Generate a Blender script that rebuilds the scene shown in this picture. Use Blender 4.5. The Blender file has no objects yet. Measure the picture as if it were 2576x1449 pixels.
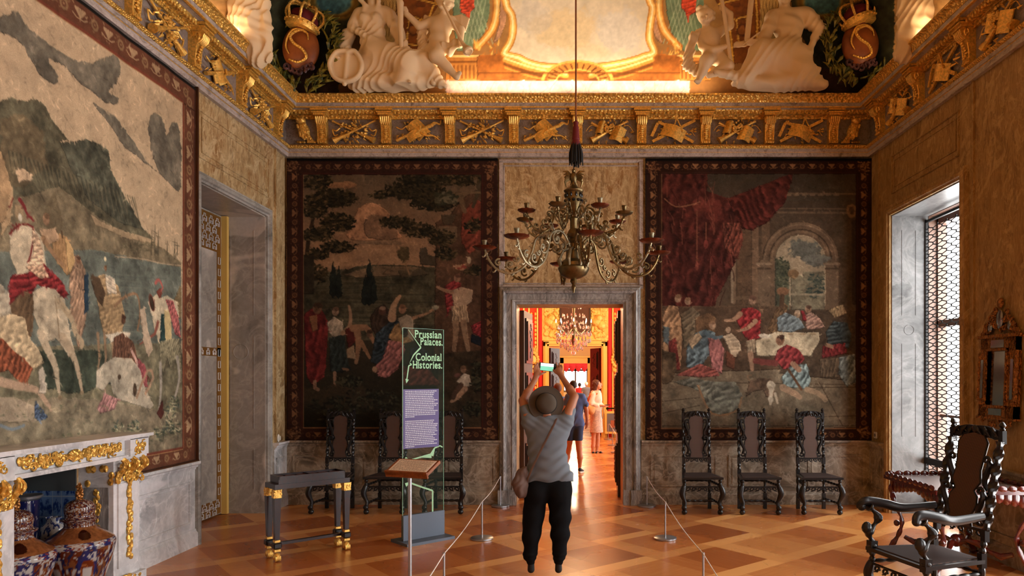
TAPG = (.95, .7, .74, .95)
import bpy, math, random
import numpy as np
from mathutils import Vector, Matrix
PI = math.pi
rnd = random.Random(7)
SC = bpy.context.scene
COL = SC.collection
# room measures in metres: camera at the origin, 1.7 m up, looking along +y
XL, XR, YB, YF = -3.82, 3.94, 9.5, -2.6
FO, CX, CY, EH = 1800.0, 1443.0, 946.0, 1.7
def W(px, py, d):
    return Vector(((px-CX)*d/FO, d, EH-(py-CY)*d/FO))
def lin(c):
    return tuple(((v/255.)/12.92 if v/255. <= .04045 else ((v/255.+.055)/1.055)**2.4) for v in c)
# ---------------------------------------------------------------- tagging
def tag(o, label=None, cat=None, group=None, kind=None):
    if label: o['label'] = label
    if cat: o['category'] = cat
    if group: o['group'] = group
    if kind: o['kind'] = kind
    return o
def empty(name, loc=(0, 0, 0), rz=0, label=None, cat=None, group=None):
    o = bpy.data.objects.new(name, None); COL.objects.link(o)
    o.location = loc; o.rotation_euler = (0, 0, rz); o.empty_display_size = .05
    return tag(o, label, cat, group)
def link(name, me, mat, parent=None, smooth=True, loc=None):
    if isinstance(mat, (list, tuple)):
        for m in mat: me.materials.append(m)
    elif mat: me.materials.append(mat)
    if smooth and len(me.polygons):
        me.polygons.foreach_set('use_smooth', [True]*len(me.polygons))
    o = bpy.data.objects.new(name, me); COL.objects.link(o)
    if parent: o.parent = parent
    if loc: o.location = loc
    return o
def copy_tree(o, parent=None):
    c = o.copy(); COL.objects.link(c); c.parent = parent
    for ch in list(o.children): copy_tree(ch, c)
    return c
# ---------------------------------------------------------------- mesh builder
class MB:
    def __init__(s, M=None):
        s.v = []; s.f = []; s.m = []; s.M = M or Matrix.Identity(4); s.mi = 0
    def add(s, vs, fs, M=None):
        n = len(s.v); T = s.M @ M if M is not None else s.M
        s.v += [tuple(T @ Vector(p)) for p in vs]
        s.f += [tuple(i+n for i in f) for f in fs]; s.m += [s.mi]*len(fs)
        return s
    def box(s, c, d, rot=None, bev=0):
        x, y, z = d[0]/2, d[1]/2, d[2]/2
        M = Matrix.Translation(c)
        if rot is not None: M = M @ rot
        if bev:
            b = min(bev, x*.9, y*.9, z*.9); vs = []; fs = []
            for zz, q in ((-z, b), (-z+b, 0), (z-b, 0), (z, b)):
                X, Y = x-q, y-q
                vs += [(-X+b, -Y, zz), (X-b, -Y, zz), (X, -Y+b, zz), (X, Y-b, zz), (X-b, Y, zz), (-X+b, Y, zz), (-X, Y-b, zz), (-X, -Y+b, zz)]
            for k in range(3):
                for i in range(8):
                    j = (i+1) % 8; fs.append((k*8+i, k*8+j, k*8+8+j, k*8+8+i))
            fs += [tuple(range(7, -1, -1)), tuple(range(24, 32))]
            return s.add(vs, fs, M)
        vs = [(-x, -y, -z), (x, -y, -z), (x, y, -z), (-x, y, -z), (-x, -y, z), (x, -y, z), (x, y, z), (-x, y, z)]
        return s.add(vs, [(0, 3, 2, 1), (4, 5, 6, 7), (0, 1, 5, 4), (1, 2, 6, 5), (2, 3, 7, 6), (3, 0, 4, 7)], M)
    def b2(s, a, b):
        return s.box([(a[i]+b[i])/2 for i in range(3)], [abs(b[i]-a[i]) for i in range(3)])
    def lathe(s, prof, n=20, M=None, lobes=0, la=0):
        vs = []; fs = []
        for r, z in prof:
            for i in range(n):
                a = 2*PI*i/n; q = r*(1+la*math.cos(lobes*a)) if lobes else r
                vs.append((q*math.cos(a), q*math.sin(a), z))
        for k in range(len(prof)-1):
            for i in range(n):
                j = (i+1) % n; fs.append((k*n+i, k*n+j, k*n+n+j, k*n+n+i))
        fs.append(tuple(range(n-1, -1, -1))); fs.append(tuple((len(prof)-1)*n+i for i in range(n)))
        return s.add(vs, fs, M)
    def tube(s, pts, r, n=8, flat=1., up=None, twist=0, lobes=0, la=0):
        pts = [Vector(p) for p in pts]; m = len(pts)
        if not hasattr(r, '__len__'): r = [r]*m
        vs = []; fs = []; N = None
        for k in range(m):
            t = (pts[min(k+1, m-1)]-pts[max(k-1, 0)])
            t = t.normalized() if t.length > 1e-9 else Vector((0, 0, 1))
            if N is None:
                u = Vector(up) if up else (Vector((0, 0, 1)) if abs(t.z) < .9 else Vector((1, 0, 0)))
                N = (u-t*u.dot(t)).normalized()
            else:
                N = N-t*N.dot(t)
                N = N.normalized() if N.length > 1e-6 else t.orthogonal().normalized()
            B = t.cross(N)
            for i in range(n):
                a = 2*PI*i/n; q = r[k]*(1+la*math.cos(lobes*a+twist*k)) if lobes else r[k]
                vs.append(pts[k]+N*(q*math.cos(a))+B*(q*flat*math.sin(a)))
        for k in range(m-1):
            for i in range(n):
                j = (i+1) % n; fs.append((k*n+i, k*n+j, k*n+n+j, k*n+n+i))
        fs.append(tuple(range(n-1, -1, -1))); fs.append(tuple((m-1)*n+i for i in range(n)))
        return s.add(vs, fs)
    def ball(s, c, r, n=10, k=6, rot=None):
        if not hasattr(r, '__len__'): r = (r, r, r)
        vs = []; fs = []
        for j in range(k+1):
            t = PI*j/k; q = max(math.sin(t), .02)
            for i in range(n):
                a = 2*PI*i/n; vs.append((r[0]*q*math.cos(a), r[1]*q*math.sin(a), -r[2]*math.cos(t)))
        for j in range(k):
            for i in range(n):
                i2 = (i+1) % n; fs.append((j*n+i, j*n+i2, j*n+n+i2, j*n+n+i))
        fs.append(tuple(range(n-1, -1, -1))); fs.append(tuple(k*n+i for i in range(n)))
        M = Matrix.Translation(c)
        if rot is not None: M = M @ rot
        return s.add(vs, fs, M)
    def prism(s, out, t, M=None):
        # outline in the xz plane, thickness t along y (towards -y)
        n = len(out)
        vs = [(p[0], 0, p[1]) for p in out]+[(p[0], -t, p[1]) for p in out]
        fs = [tuple(range(n)), tuple(range(2*n-1, n-1, -1))]
        fs += [(i, n+i, n+(i+1) % n, (i+1) % n) for i in range(n)]
        return s.add(vs, fs, M)
    def quad(s, a, b, c, d):
        return s.add([a, b, c, d], [(0, 1, 2, 3)])
    def build(s, name, mat, parent=None, smooth=False, loc=None, auto=35):
        me = bpy.data.meshes.new(name); me.from_pydata(s.v, [], s.f); me.update()
        import bmesh
        bm = bmesh.new(); bm.from_mesh(me); bmesh.ops.recalc_face_normals(bm, faces=bm.faces)
        bm.to_mesh(me); bm.free()
        o = link(name, me, mat, parent, smooth, loc)
        if isinstance(mat, (list, tuple)):
            me.polygons.foreach_set('material_index', s.m)
        if smooth and auto:
            try: me.set_sharp_from_angle(angle=math.radians(auto))
            except Exception: pass
        return o
def RX(a): return Matrix.Rotation(a, 4, 'X')
def RY(a): return Matrix.Rotation(a, 4, 'Y')
def RZ(a): return Matrix.Rotation(a, 4, 'Z')
def TR(*a): return Matrix.Translation(a)
def spline(pts, n=6, closed=False):
    P = [np.array(p, float) for p in pts]; m = len(P); out = []
    rng = range(m) if closed else range(m-1)
    for i in rng:
        if closed: a, b, c, d = P[(i-1) % m], P[i], P[(i+1) % m], P[(i+2) % m]
        else: a, b, c, d = P[max(i-1, 0)], P[i], P[i+1], P[min(i+2, m-1)]
        for k in range(n):
            t = k/n
            out.append(.5*((2*b)+(c-a)*t+(2*a-5*b+4*c-d)*t*t+(3*b-a-3*c+d)*t**3))
    if not closed: out.append(P[-1])
    return [tuple(float(v) for v in p) for p in out]
def spiral(c, r0, r1, a0, turns, n=14):
    # in the xz plane
    return [(c[0]+(r0+(r1-r0)*k/n)*math.cos(a0+2*PI*turns*k/n), c[1], c[2]+(r0+(r1-r0)*k/n)*math.sin(a0+2*PI*turns*k/n)) for k in range(n+1)]
# ---------------------------------------------------------------- smooth bodies: distance field meshed by surface nets
class SDF:
    """primitives given as (x, y, z) with x right, y down, z towards the viewer, in units of 1/s metre about an anchor."""
    def __init__(s, lo, hi, h, k=4.):
        s.lo = np.array(lo, float); s.h = h; s.k = k
        s.n = np.ceil((np.array(hi)-s.lo)/h).astype(int)+1
        s.D = np.full(s.n, 30., np.float32)
        s.ax = [s.lo[i]+h*np.arange(s.n[i]) for i in range(3)]
    def reg(s, lo, hi, pad):
        a = np.clip(np.floor((np.array(lo)-pad-s.lo)/s.h).astype(int), 0, s.n)
        b = np.clip(np.ceil((np.array(hi)+pad-s.lo)/s.h).astype(int)+1, 0, s.n)
        sl = tuple(slice(a[i], b[i]) for i in range(3))
        g = np.meshgrid(*[s.ax[i][sl[i]] for i in range(3)], indexing='ij', sparse=True)
        return sl, g
    def mix(s, sl, d, k, sub=False):
        D = s.D[sl]
        if D.size == 0: return
        if sub:
            d = -d; h = np.clip(.5-.5*(D-d)/k, 0, 1); s.D[sl] = D*(1-h)+d*h+k*h*(1-h)
        else:
            h = np.clip(.5+.5*(D-d)/k, 0, 1); s.D[sl] = D*(1-h)+d*h-k*h*(1-h)
    def c(s, a, b, ra, rb=None, k=None, sub=False, fl=None):
        rb = ra if rb is None else rb; k = k or s.k
        a = np.array(a, float); b = np.array(b, float); R = max(ra, rb)
        sl, (X, Y, Z) = s.reg(np.minimum(a, b)-R, np.maximum(a, b)+R, k*2)
        ab = b-a; L = ab@ab+1e-9
        px, py, pz = X-a[0], Y-a[1], Z-a[2]
        if fl: pz = pz/fl; ab = ab*np.array((1, 1, 1/fl)); L = ab@ab+1e-9
        t = np.clip((px*ab[0]+py*ab[1]+pz*ab[2])/L, 0, 1)
        d = np.sqrt((px-t*ab[0])**2+(py-t*ab[1])**2+(pz-t*ab[2])**2)-(ra+(rb-ra)*t)
        s.mix(sl, d, k, sub); return s
    def path(s, pts, rs, k=None, sub=False, fl=None):
        if not hasattr(rs, '__len__'): rs = [rs]*len(pts)
        for i in range(len(pts)-1): s.c(pts[i], pts[i+1], rs[i], rs[i+1], k, sub, fl)
        return s
    def e(s, c, r, k=None, rz=0, sub=False):
        k = k or s.k; c = np.array(c, float); r = np.array(r, float) if hasattr(r, '__len__') else np.array([r]*3, float)
        R = r.max(); sl, (X, Y, Z) = s.reg(c-R, c+R, k*2)
        px, py, pz = X-c[0], Y-c[1], Z-c[2]
        if rz:
            co, si = math.cos(rz), math.sin(rz); px, py = px*co+py*si, -px*si+py*co
        k0 = np.sqrt((px/r[0])**2+(py/r[1])**2+(pz/r[2])**2); k1 = np.sqrt((px/r[0]**2)**2+(py/r[1]**2)**2+(pz/r[2]**2)**2)+1e-6
        s.mix(sl, k0*(k0-1)/k1, k, sub); return s
    def disp(s, fn):
        g = np.meshgrid(*s.ax, indexing='ij', sparse=True)
        s.D += fn(*g).astype(np.float32); return s
    def cut(s, fn):
        g = np.meshgrid(*s.ax, indexing='ij', sparse=True)
        s.D = np.maximum(s.D, fn(*g)).astype(np.float32); return s
    def mesh(s, sc, org, R=None):
        D = s.D; S = D < 0
        S[0] = S[-1] = False; S[:, 0] = S[:, -1] = False; S[:, :, 0] = S[:, :, -1] = False
        D = np.where(S, np.minimum(D, -1e-4), np.maximum(D, 1e-4))
        cs = [(i, j, k) for i in (0, 1) for j in (0, 1) for k in (0, 1)]
        n0, n1, n2 = [n-1 for n in D.shape]
        cnt = sum(S[i:i+n0, j:j+n1, k:k+n2].astype(np.int8) for i, j, k in cs)
        act = (cnt > 0) & (cnt < 8); I, J, K = np.nonzero(act)
        idx = np.full(act.shape, -1, np.int64); idx[I, J, K] = np.arange(len(I))
        acc = np.zeros((len(I), 3)); c = np.zeros(len(I))
        for a in cs:
            for ax in range(3):
                if a[ax]: continue
                b = list(a); b[ax] = 1
                da = D[I+a[0], J+a[1], K+a[2]]; db = D[I+b[0], J+b[1], K+b[2]]
                m = (da < 0) != (db < 0); t = np.where(m, da/np.where(m, da-db, 1), 0)
                p = np.array(a, float)[None, :].repeat(len(I), 0); p[:, ax] += t
                acc += p*m[:, None]; c += m
        P = (acc/np.maximum(c, 1)[:, None]+np.stack([I, J, K], 1))*s.h+s.lo
        quads = []
        for ax in range(3):
            A = [slice(1, -1)]*3; A[ax] = slice(0, -1); B = list(A); B[ax] = slice(1, None)
            sa, sb = S[tuple(A)], S[tuple(B)]; q = np.argwhere(sa != sb)
            fl = sa[tuple(q.T)]; o = np.ones(3, int); o[ax] = 0; q = q+o
            u, v = [(1, 2), (2, 0), (0, 1)][ax]
            def cell(du, dv):
                r = q.copy(); r[:, u] -= du; r[:, v] -= dv; return idx[r[:, 0], r[:, 1], r[:, 2]]
            Q = np.stack([cell(1, 1), cell(0, 1), cell(0, 0), cell(1, 0)], 1)
            Q[~fl] = Q[~fl][:, ::-1]; quads.append(Q)
        Q = np.concatenate(quads); Q = Q[(Q >= 0).all(1)]
        V = np.stack([P[:, 0], -P[:, 2], -P[:, 1]], 1)/sc   # x right, y away, z up
        if R is not None: V = V @ np.array(R.to_3x3()).T
        V += np.array(org)
        return fast_mesh(V, Q[:, ::-1])
def fast_mesh(V, Q, name='m'):
    me = bpy.data.meshes.new(name); V = np.asarray(V, np.float32); Q = np.asarray(Q, np.int32)
    me.vertices.add(len(V)); me.vertices.foreach_set('co', V.ravel())
    me.loops.add(Q.size); me.loops.foreach_set('vertex_index', Q.ravel())
    me.polygons.add(len(Q)); me.polygons.foreach_set('loop_start', np.arange(len(Q), dtype=np.int32)*Q.shape[1])
    me.update(calc_edges=True); me.validate()
    return me
def grid_mesh(P):
    a, b = P.shape[:2]; i = np.arange(a*b).reshape(a, b)
    Q = np.stack([i[:-1, :-1], i[1:, :-1], i[1:, 1:], i[:-1, 1:]], -1).reshape(-1, 4)
    return fast_mesh(P.reshape(-1, 3), Q)
def set_col(me, C):
    at = me.color_attributes.new('Col', 'FLOAT_COLOR', 'POINT')
    A = np.ones((len(me.vertices), 4), np.float32); A[:, :3] = C
    at.data.foreach_set('color', A.ravel())
# ---------------------------------------------------------------- painter for woven pictures and painted plaster
def fbm(h, w, cell, oct=4, seed=0):
    r = np.random.RandomState(seed); out = np.zeros((h, w), np.float32); amp = 1.; tot = 0
    for o in range(oct):
        gh, gw = int(h/cell)+3, int(w/cell)+3; g = r.rand(gh, gw).astype(np.float32)
        y = np.arange(h)/cell; x = np.arange(w)/cell; yi = y.astype(int); xi = x.astype(int)
        fy = (y-yi)[:, None]; fx = (x-xi)[None, :]; fy = fy*fy*(3-2*fy); fx = fx*fx*(3-2*fx)
        out += amp*((g[yi][:, xi]*(1-fx)+g[yi][:, xi+1]*fx)*(1-fy)+(g[yi+1][:, xi]*(1-fx)+g[yi+1][:, xi+1]*fx)*fy)
        tot += amp; amp *= .55; cell = max(cell/2, 1.)
    return out/tot
class Paint:
    def __init__(s, x0, y0, x1, y1, res, tf=None, seed=1):
        """picture over [x0,x1]x[y0,y1], res cells per unit; tf maps traced points onto it"""
        s.x0, s.y0, s.r = x0, y0, res; s.w = int((x1-x0)*res)+1; s.h = int((y1-y0)*res)+1
        s.A = np.zeros((s.h, s.w, 3), np.float32); s.tf = tf or (lambda p: p); s.sd = seed
        s.N = fbm(s.h, s.w, 26, 5, seed)-.5; s.N2 = fbm(s.h, s.w, 7, 3, seed+9)-.5; s.NF = fbm(s.h, s.w, 60*getattr(s, 'k0', 1.), 2, seed+4)-.5
        s.rn = random.Random(seed)
    def q(s, p):
        x, y = s.tf(p); return ((x-s.x0)*s.r, (y-s.y0)*s.r)
    def vg(s, stops):
        y = np.arange(s.h)/(s.h-1)
        for c in range(3): s.A[..., c] = np.interp(y, [a for a, _ in stops], [b[c] for _, b in stops])[:, None]
    def mot(s, a, b=0): s.A *= (1+a*s.N[..., None]*2+b*s.N2[..., None]*2)
    def reg(s, P, pad):
        xs = [p[0] for p in P]; ys = [p[1] for p in P]
        a, b = max(int(min(xs)-pad), 0), min(int(max(xs)+pad)+2, s.w); c, d = max(int(min(ys)-pad), 0), min(int(max(ys)+pad)+2, s.h)
        return a, b, c, d
    def blend(s, a, b, c, d, m, col, mod=None):
        R = s.A[c:d, a:b]; col = np.array(col, np.float32)
        K = col[None, None, :] if mod is None else col[None, None, :]*mod[..., None]
        s.A[c:d, a:b] = R*(1-m[..., None])+K*m[..., None]
    def poly(s, pts, col, fold=None, sm=0, nz=.25, edge=2., al=1., out=True):
        if sm: pts = spline(pts, sm, True)
        P = [s.q(p) for p in pts]; a, b, c, d = s.reg(P, 3)
        if b <= a or d <= c: return s
        X = np.arange(a, b)[None, :]+s.N2[c:d, a:b]*edge*2; Y = np.arange(c, d)[:, None]+s.N[c:d, a:b]*edge*2
        ins = np.zeros((d-c, b-a), bool); n = len(P)
        for i in range(n):
            (x1, y1), (x2, y2) = P[i], P[(i+1) % n]
            if y1 == y2: continue
            ins ^= ((y1 > Y) != (y2 > Y)) & (X < (x2-x1)*(Y-y1)/(y2-y1)+x1)
        m = ins.astype(np.float32)*al
        mod = 1+nz*2*s.N[c:d, a:b]+nz*s.N2[c:d, a:b]
        if fold:
            amp, per, ang = fold
            u = s.fs(); of = s.rn.uniform(0, 6); n1, n2 = s.NF[c:d, a:b]*1.3, s.N2[c:d, a:b]; ang += s.rn.uniform(-.35, .35)
            g = lambda an, pr: (X*math.cos(an)+Y*math.sin(an))*2*PI/pr/u
            ph = g(ang, per*1.35)+n1*17+of; p2 = g(ang+.75, per*2.1)-n1*13+2*of; p3 = g(ang-.4, per*.62)+n1*21
            w = np.sin(ph+1.1*np.sin(p2))*.8+.45*np.sin(p2+.8*np.sin(ph))+.3*np.sin(p3)*np.sin(p2); w = w*(.55+1.2*np.abs(n1*2)); mod = mod*(1+amp*.8*np.clip(w, -1.1, 1.3)+.5*n2*amp)
        if out and al == 1:
            e = max(1, int(s.fs()*1.6+.5)); er = ins.copy()
            er[e:] &= ins[:-e]; er[:, :-e] &= ins[:, e:]; lo = ins & ~er; er = ins.copy(); er[:-e] &= ins[e:]; er[:, e:] &= ins[:, :-e]; hi = ins & ~er
            mod = mod*np.where(hi, .62, 1.)*np.where(lo & ~hi, 1.12, 1.)
        s.blend(a, b, c, d, m, col, mod); return s
    def fs(s): return getattr(s, 'unit', 1.)
    def st(s, pts, wd, col, sm=0, al=1.):
        if sm: pts = spline(pts, sm)
        P = [s.q(p) for p in pts]; W0 = wd if hasattr(wd, '__len__') else (wd, wd); u = s.fs()
        a, b, c, d = s.reg(P, max(W0)*u+2)
        if b <= a or d <= c: return s
        X = np.arange(a, b)[None, :].astype(np.float32); Y = np.arange(c, d)[:, None].astype(np.float32)
        M = np.zeros((d-c, b-a), np.float32); n = len(P)-1
        for i in range(n):
            (x1, y1), (x2, y2) = P[i], P[i+1]; dx, dy = x2-x1, y2-y1; L = dx*dx+dy*dy+1e-6
            t = np.clip(((X-x1)*dx+(Y-y1)*dy)/L, 0, 1); D = np.sqrt((X-x1-t*dx)**2+(Y-y1-t*dy)**2)
            wv = u*(W0[0]+(W0[1]-W0[0])*(i+t)/n)/2; M = np.maximum(M, np.clip(wv-D+.5, 0, 1))
        s.blend(a, b, c, d, M*al, col, 1+.3*s.N[c:d, a:b]+.2*s.N2[c:d, a:b]); return s
    def bl(s, x, y, rx, ry, col, rough=.5, al=1., shade=.2, rot=0):
        cx, cy = s.q((x, y)); u = s.fs(); rx *= u; ry *= u; R = max(rx, ry)*1.5
        a, b, c, d = s.reg([(cx-R, cy-R), (cx+R, cy+R)], 1)
        if b <= a or d <= c: return s
        X = (np.arange(a, b)[None, :]-cx); Y = (np.arange(c, d)[:, None]-cy)
        if rot: X, Y = X*math.cos(rot)+Y*math.sin(rot), -X*math.sin(rot)+Y*math.cos(rot)
        D = np.sqrt((X/rx)**2+(Y/ry)**2)+rough*(s.N[c:d, a:b]*1.6+s.N2[c:d, a:b]*.8)
        m = np.clip((1-D)*6, 0, 1)*al; mod = 1+shade*(s.N2[c:d, a:b]*2)-shade*.5*(Y/ry)
        s.blend(a, b, c, d, m, col, mod); return s
    def leaves(s, x, y, rx, ry, n, size, cols):
        for _ in range(n):
            t = s.rn.random()*2*PI; r = math.sqrt(s.rn.random())
            px, py = x+rx*r*math.cos(t), y+ry*r*math.sin(t); a = s.rn.random()*PI; L = size*(.6+s.rn.random()*.8)
            s.st([(px-L*math.cos(a), py-L*math.sin(a)*.6), (px+L*math.cos(a), py+L*math.sin(a)*.6)], (size*.9, size*.25), s.rn.choice(cols))
        return s
    def brush(s, n, L, w, box, j=.2):
        for _ in range(n):
            x, y = s.rn.uniform(box[0], box[2]), s.rn.uniform(box[1], box[3]); xi, yi = int((x-s.x0)*s.r), int((y-s.y0)*s.r)
            if not (0 <= xi < s.w and 0 <= yi < s.h): continue
            c = s.A[yi, xi]*(1+s.rn.uniform(-j, j)); g = s.N2[yi, xi]*9+s.NF[yi, xi]*8+1.3; l = L*s.rn.uniform(.5, 1.4)/s.r; dx, dy = l*math.cos(g), l*math.sin(g)
            k = s.tf; s.tf = lambda p: p; u = getattr(s, 'unit', 1.); s.unit = 1.
            s.st([(x-dx, y-dy), (x+dy*.25, y-dx*.25), (x+dx, y+dy)], (w*1.3, w*.5), c, al=.75); s.tf = k; s.unit = u
    def sample(s, U, V):
        x = np.clip((U-s.x0)*s.r, 0, s.w-1.001); y = np.clip((V-s.y0)*s.r, 0, s.h-1.001)
        xi = x.astype(int); yi = y.astype(int); fx = (x-xi)[..., None]; fy = (y-yi)[..., None]; A = s.A
        C = (A[yi, xi]*(1-fx)+A[yi, xi+1]*fx)*(1-fy)+(A[yi+1, xi]*(1-fx)+A[yi+1, xi+1]*fx)*fy
        C = np.clip(C, 2, 250)/255.
        return np.where(C <= .04045, C/12.92, ((C+.055)/1.055)**2.4)
# ---------------------------------------------------------------- materials
def mat(name, base=(.5, .5, .5), rough=.5, metal=0., spec=.5, coat=0., emit=None, es=0., trans=0., ior=1.45, alpha=1., sheen=0.):
    m = bpy.data.materials.new(name); m.use_nodes = True; nt = m.node_tree; b = nt.nodes['Principled BSDF']
    b.inputs['Base Color'].default_value = (*base, 1); b.inputs['Roughness'].default_value = rough
    b.inputs['Metallic'].default_value = metal; b.inputs['Specular IOR Level'].default_value = spec
    b.inputs['Coat Weight'].default_value = coat; b.inputs['Transmission Weight'].default_value = trans
    b.inputs['IOR'].default_value = ior; b.inputs['Coat Roughness'].default_value = .12
    b.inputs['Sheen Weight'].default_value = sheen
    if emit: b.inputs['Emission Color'].default_value = (*emit, 1); b.inputs['Emission Strength'].default_value = es
    return m
class NT:
    def __init__(s, m): s.m = m; s.nt = m.node_tree; s.b = s.nt.nodes['Principled BSDF']
    def n(s, t, **kw):
        nd = s.nt.nodes.new('ShaderNode'+t)
        for k, v in kw.items():
            if k in nd.inputs: nd.inputs[k].default_value = v
            else: setattr(nd, k, v)
        return nd
    def l(s, a, b): s.nt.links.new(a, b); return s
    def coord(s, scale=(1, 1, 1), rot=(0, 0, 0), obj=True):
        t = s.n('TexCoord'); mp = s.n('Mapping'); mp.inputs['Scale'].default_value = scale; mp.inputs['Rotation'].default_value = rot
        s.l(t.outputs['Object'], mp.inputs['Vector']); return mp.outputs['Vector']
    def coord2(s, rot, scale):
        t = s.n('TexCoord'); a = s.n('Mapping'); a.inputs['Rotation'].default_value = rot; b = s.n('Mapping'); b.inputs['Scale'].default_value = scale
        s.l(t.outputs['Object'], a.inputs['Vector']); s.l(a.outputs[0], b.inputs['Vector']); return b.outputs[0]
    def noise(s, vec, scale, detail=4, rough=.55, dist=0.):
        nd = s.n('TexNoise'); nd.inputs['Scale'].default_value = scale; nd.inputs['Detail'].default_value = detail
        nd.inputs['Roughness'].default_value = rough; nd.inputs['Distortion'].default_value = dist
        s.l(vec, nd.inputs['Vector']); return nd.outputs['Fac']
    def ramp(s, fac, stops, interp='LINEAR'):
        r = s.n('ValToRGB'); cr = r.color_ramp; cr.interpolation = interp
        while len(cr.elements) < len(stops): cr.elements.new(.5)
        for e, (p, c) in zip(cr.elements, stops): e.position = p; e.color = (*c, 1) if len(c) == 3 else c
        s.l(fac, r.inputs['Fac']); return r.outputs['Color']
    def mix(s, fac, a, b, mode='MIX'):
        x = s.n('Mix', data_type='RGBA', blend_type=mode)
        for sk, v in ((x.inputs[0], fac), (x.inputs[6], a), (x.inputs[7], b)):
            if isinstance(v, (int, float)): sk.default_value = v
            elif isinstance(v, tuple): sk.default_value = (*v, 1) if len(v) == 3 else v
            else: s.l(v, sk)
        return x.outputs[2]
    def math(s, op, a, b=0., c=0.):
        x = s.n('Math', operation=op)
        for i, v in enumerate((a, b, c)):
            if isinstance(v, (int, float)): x.inputs[i].default_value = v
            else: s.l(v, x.inputs[i])
        return x.outputs[0]
    def bump(s, h, st=.3, dist=.01):
        b = s.n('Bump'); b.inputs['Strength'].default_value = st; b.inputs['Distance'].default_value = dist
        s.l(h, b.inputs['Height']); s.l(b.outputs[0], s.b.inputs['Normal'])
    def col(s, c): s.l(c, s.b.inputs['Base Color'])
def marble(name, stops, scale=1.4, rot=(.4, .6, .3), vein=(.8, .7, .6), veinw=.35, rough=.35, stretch=(1, 1, 1), vs=2.2, patch=None, spec=.4, streak=None):
    m = mat(name, rough=rough, spec=spec); t = NT(m)
    v = t.coord(stretch, rot); a = t.noise(v, scale, 6, .62, 1.2)
    c = t.ramp(a, stops)
    w = t.noise(v, vs, 7, .6, 2.2)
    # thin veins where the second noise crosses the middle
    d = t.math('ABSOLUTE', t.math('SUBTRACT', w, .5)); d = t.ramp(d, [(0., (1, 1, 1)), (.02, (.5, .5, .5)), (.06, (0, 0, 0))])
    c = t.mix(t.math('MULTIPLY', d, veinw), c, vein)
    if patch:
        p = t.ramp(t.noise(v, patch[0], 3, .6, .6), [(patch[1], (0, 0, 0)), (patch[1]+.03, (1, 1, 1))])
        c = t.mix(t.math('MULTIPLY', p, .75), c, patch[2])
    if streak:
        for ang, sc_, lo, cc, k in ((streak[0], 1.5, .54, streak[1], .6), (streak[0]+.5, 2.3, .58, streak[2], .5)):
            v2 = t.coord2((ang, ang, 0), (3.6, 3.6, .8)); n2 = t.noise(v2, sc_, 7, .66, 1.6)
            c = t.mix(t.math('MULTIPLY', t.ramp(n2, [(lo, (0, 0, 0)), (lo+.05, (1, 1, 1)), (lo+.12, (.2, .2, .2))]), k), c, cc)
    c = t.mix(.5, c, t.ramp(t.noise(v, 22, 3), [(.3, (.72, .72, .72)), (.7, (1, 1, 1))]), 'MULTIPLY')
    t.col(c); return m
L_ = lin
M = {}
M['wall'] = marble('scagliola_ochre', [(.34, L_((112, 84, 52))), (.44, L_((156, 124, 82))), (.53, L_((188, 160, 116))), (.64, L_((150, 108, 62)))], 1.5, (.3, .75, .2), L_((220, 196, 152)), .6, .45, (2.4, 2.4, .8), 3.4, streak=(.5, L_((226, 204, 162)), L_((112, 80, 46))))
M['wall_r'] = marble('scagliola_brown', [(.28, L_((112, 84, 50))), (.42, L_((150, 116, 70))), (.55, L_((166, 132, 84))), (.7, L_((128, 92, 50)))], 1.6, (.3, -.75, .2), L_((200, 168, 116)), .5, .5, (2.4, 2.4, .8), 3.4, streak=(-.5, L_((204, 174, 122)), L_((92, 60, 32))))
M['grey'] = marble('grey_marble', [(.3, L_((96, 94, 90))), (.45, L_((138, 134, 128))), (.6, L_((172, 168, 162))), (.75, L_((122, 116, 112)))], 2., (.2, .2, .9), L_((200, 196, 190)), .3, .35, (1, 1, 1), 1.6)
M['grey_w'] = marble('window_marble', [(.3, L_((74, 74, 74))), (.45, L_((106, 106, 106))), (.6, L_((130, 130, 130))), (.75, L_((92, 92, 90)))], 1.6, (.2, .2, .9), L_((160, 158, 156)), .35, .35, (1, 1, 1), 1.6)
M['dado'] = marble('dado_marble', [(.3, L_((84, 72, 60))), (.45, L_((122, 108, 92))), (.6, L_((164, 150, 132))), (.75, L_((104, 86, 68)))], 2.4, (.2, .2, .9), L_((210, 196, 178)), .5, .35, (1, 1, 1), 3.)
M['pale'] = marble('pale_marble', [(.3, L_((150, 150, 152))), (.45, L_((190, 190, 192))), (.6, L_((214, 212, 212))), (.75, L_((160, 156, 156)))], 1.6, (.2, .5, .9), L_((238, 236, 236)), .6, .3, (1, 1, 1), 2., (1.3, .56, L_((226, 222, 224))))
M['reveal'] = marble('reveal_marble', [(.3, L_((112, 104, 98))), (.45, L_((146, 138, 130))), (.6, L_((160, 150, 142))), (.75, L_((128, 118, 110)))], 1.3, (.2, .2, .9), L_((196, 184, 172)), .4, .3, (1, 1, 1), 2., (1.1, .57, L_((206, 192, 180))))
M['corn'] = marble('cornice_marble', [(.3, L_((120, 108, 100))), (.45, L_((164, 152, 146))), (.6, L_((188, 176, 172))), (.75, L_((136, 116, 104)))], 5., (.2, .9, .3), L_((214, 204, 200)), .5, .35, (2, 1, 2), 5.)
M['corn_d'] = marble('dark_cornice_marble', [(.3, L_((70, 54, 42))), (.5, L_((108, 92, 84))), (.7, L_((84, 66, 54)))], 5., (.2, .9, .3), L_((150, 136, 128)), .4, .4, (2, 1, 2), 5.)
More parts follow.
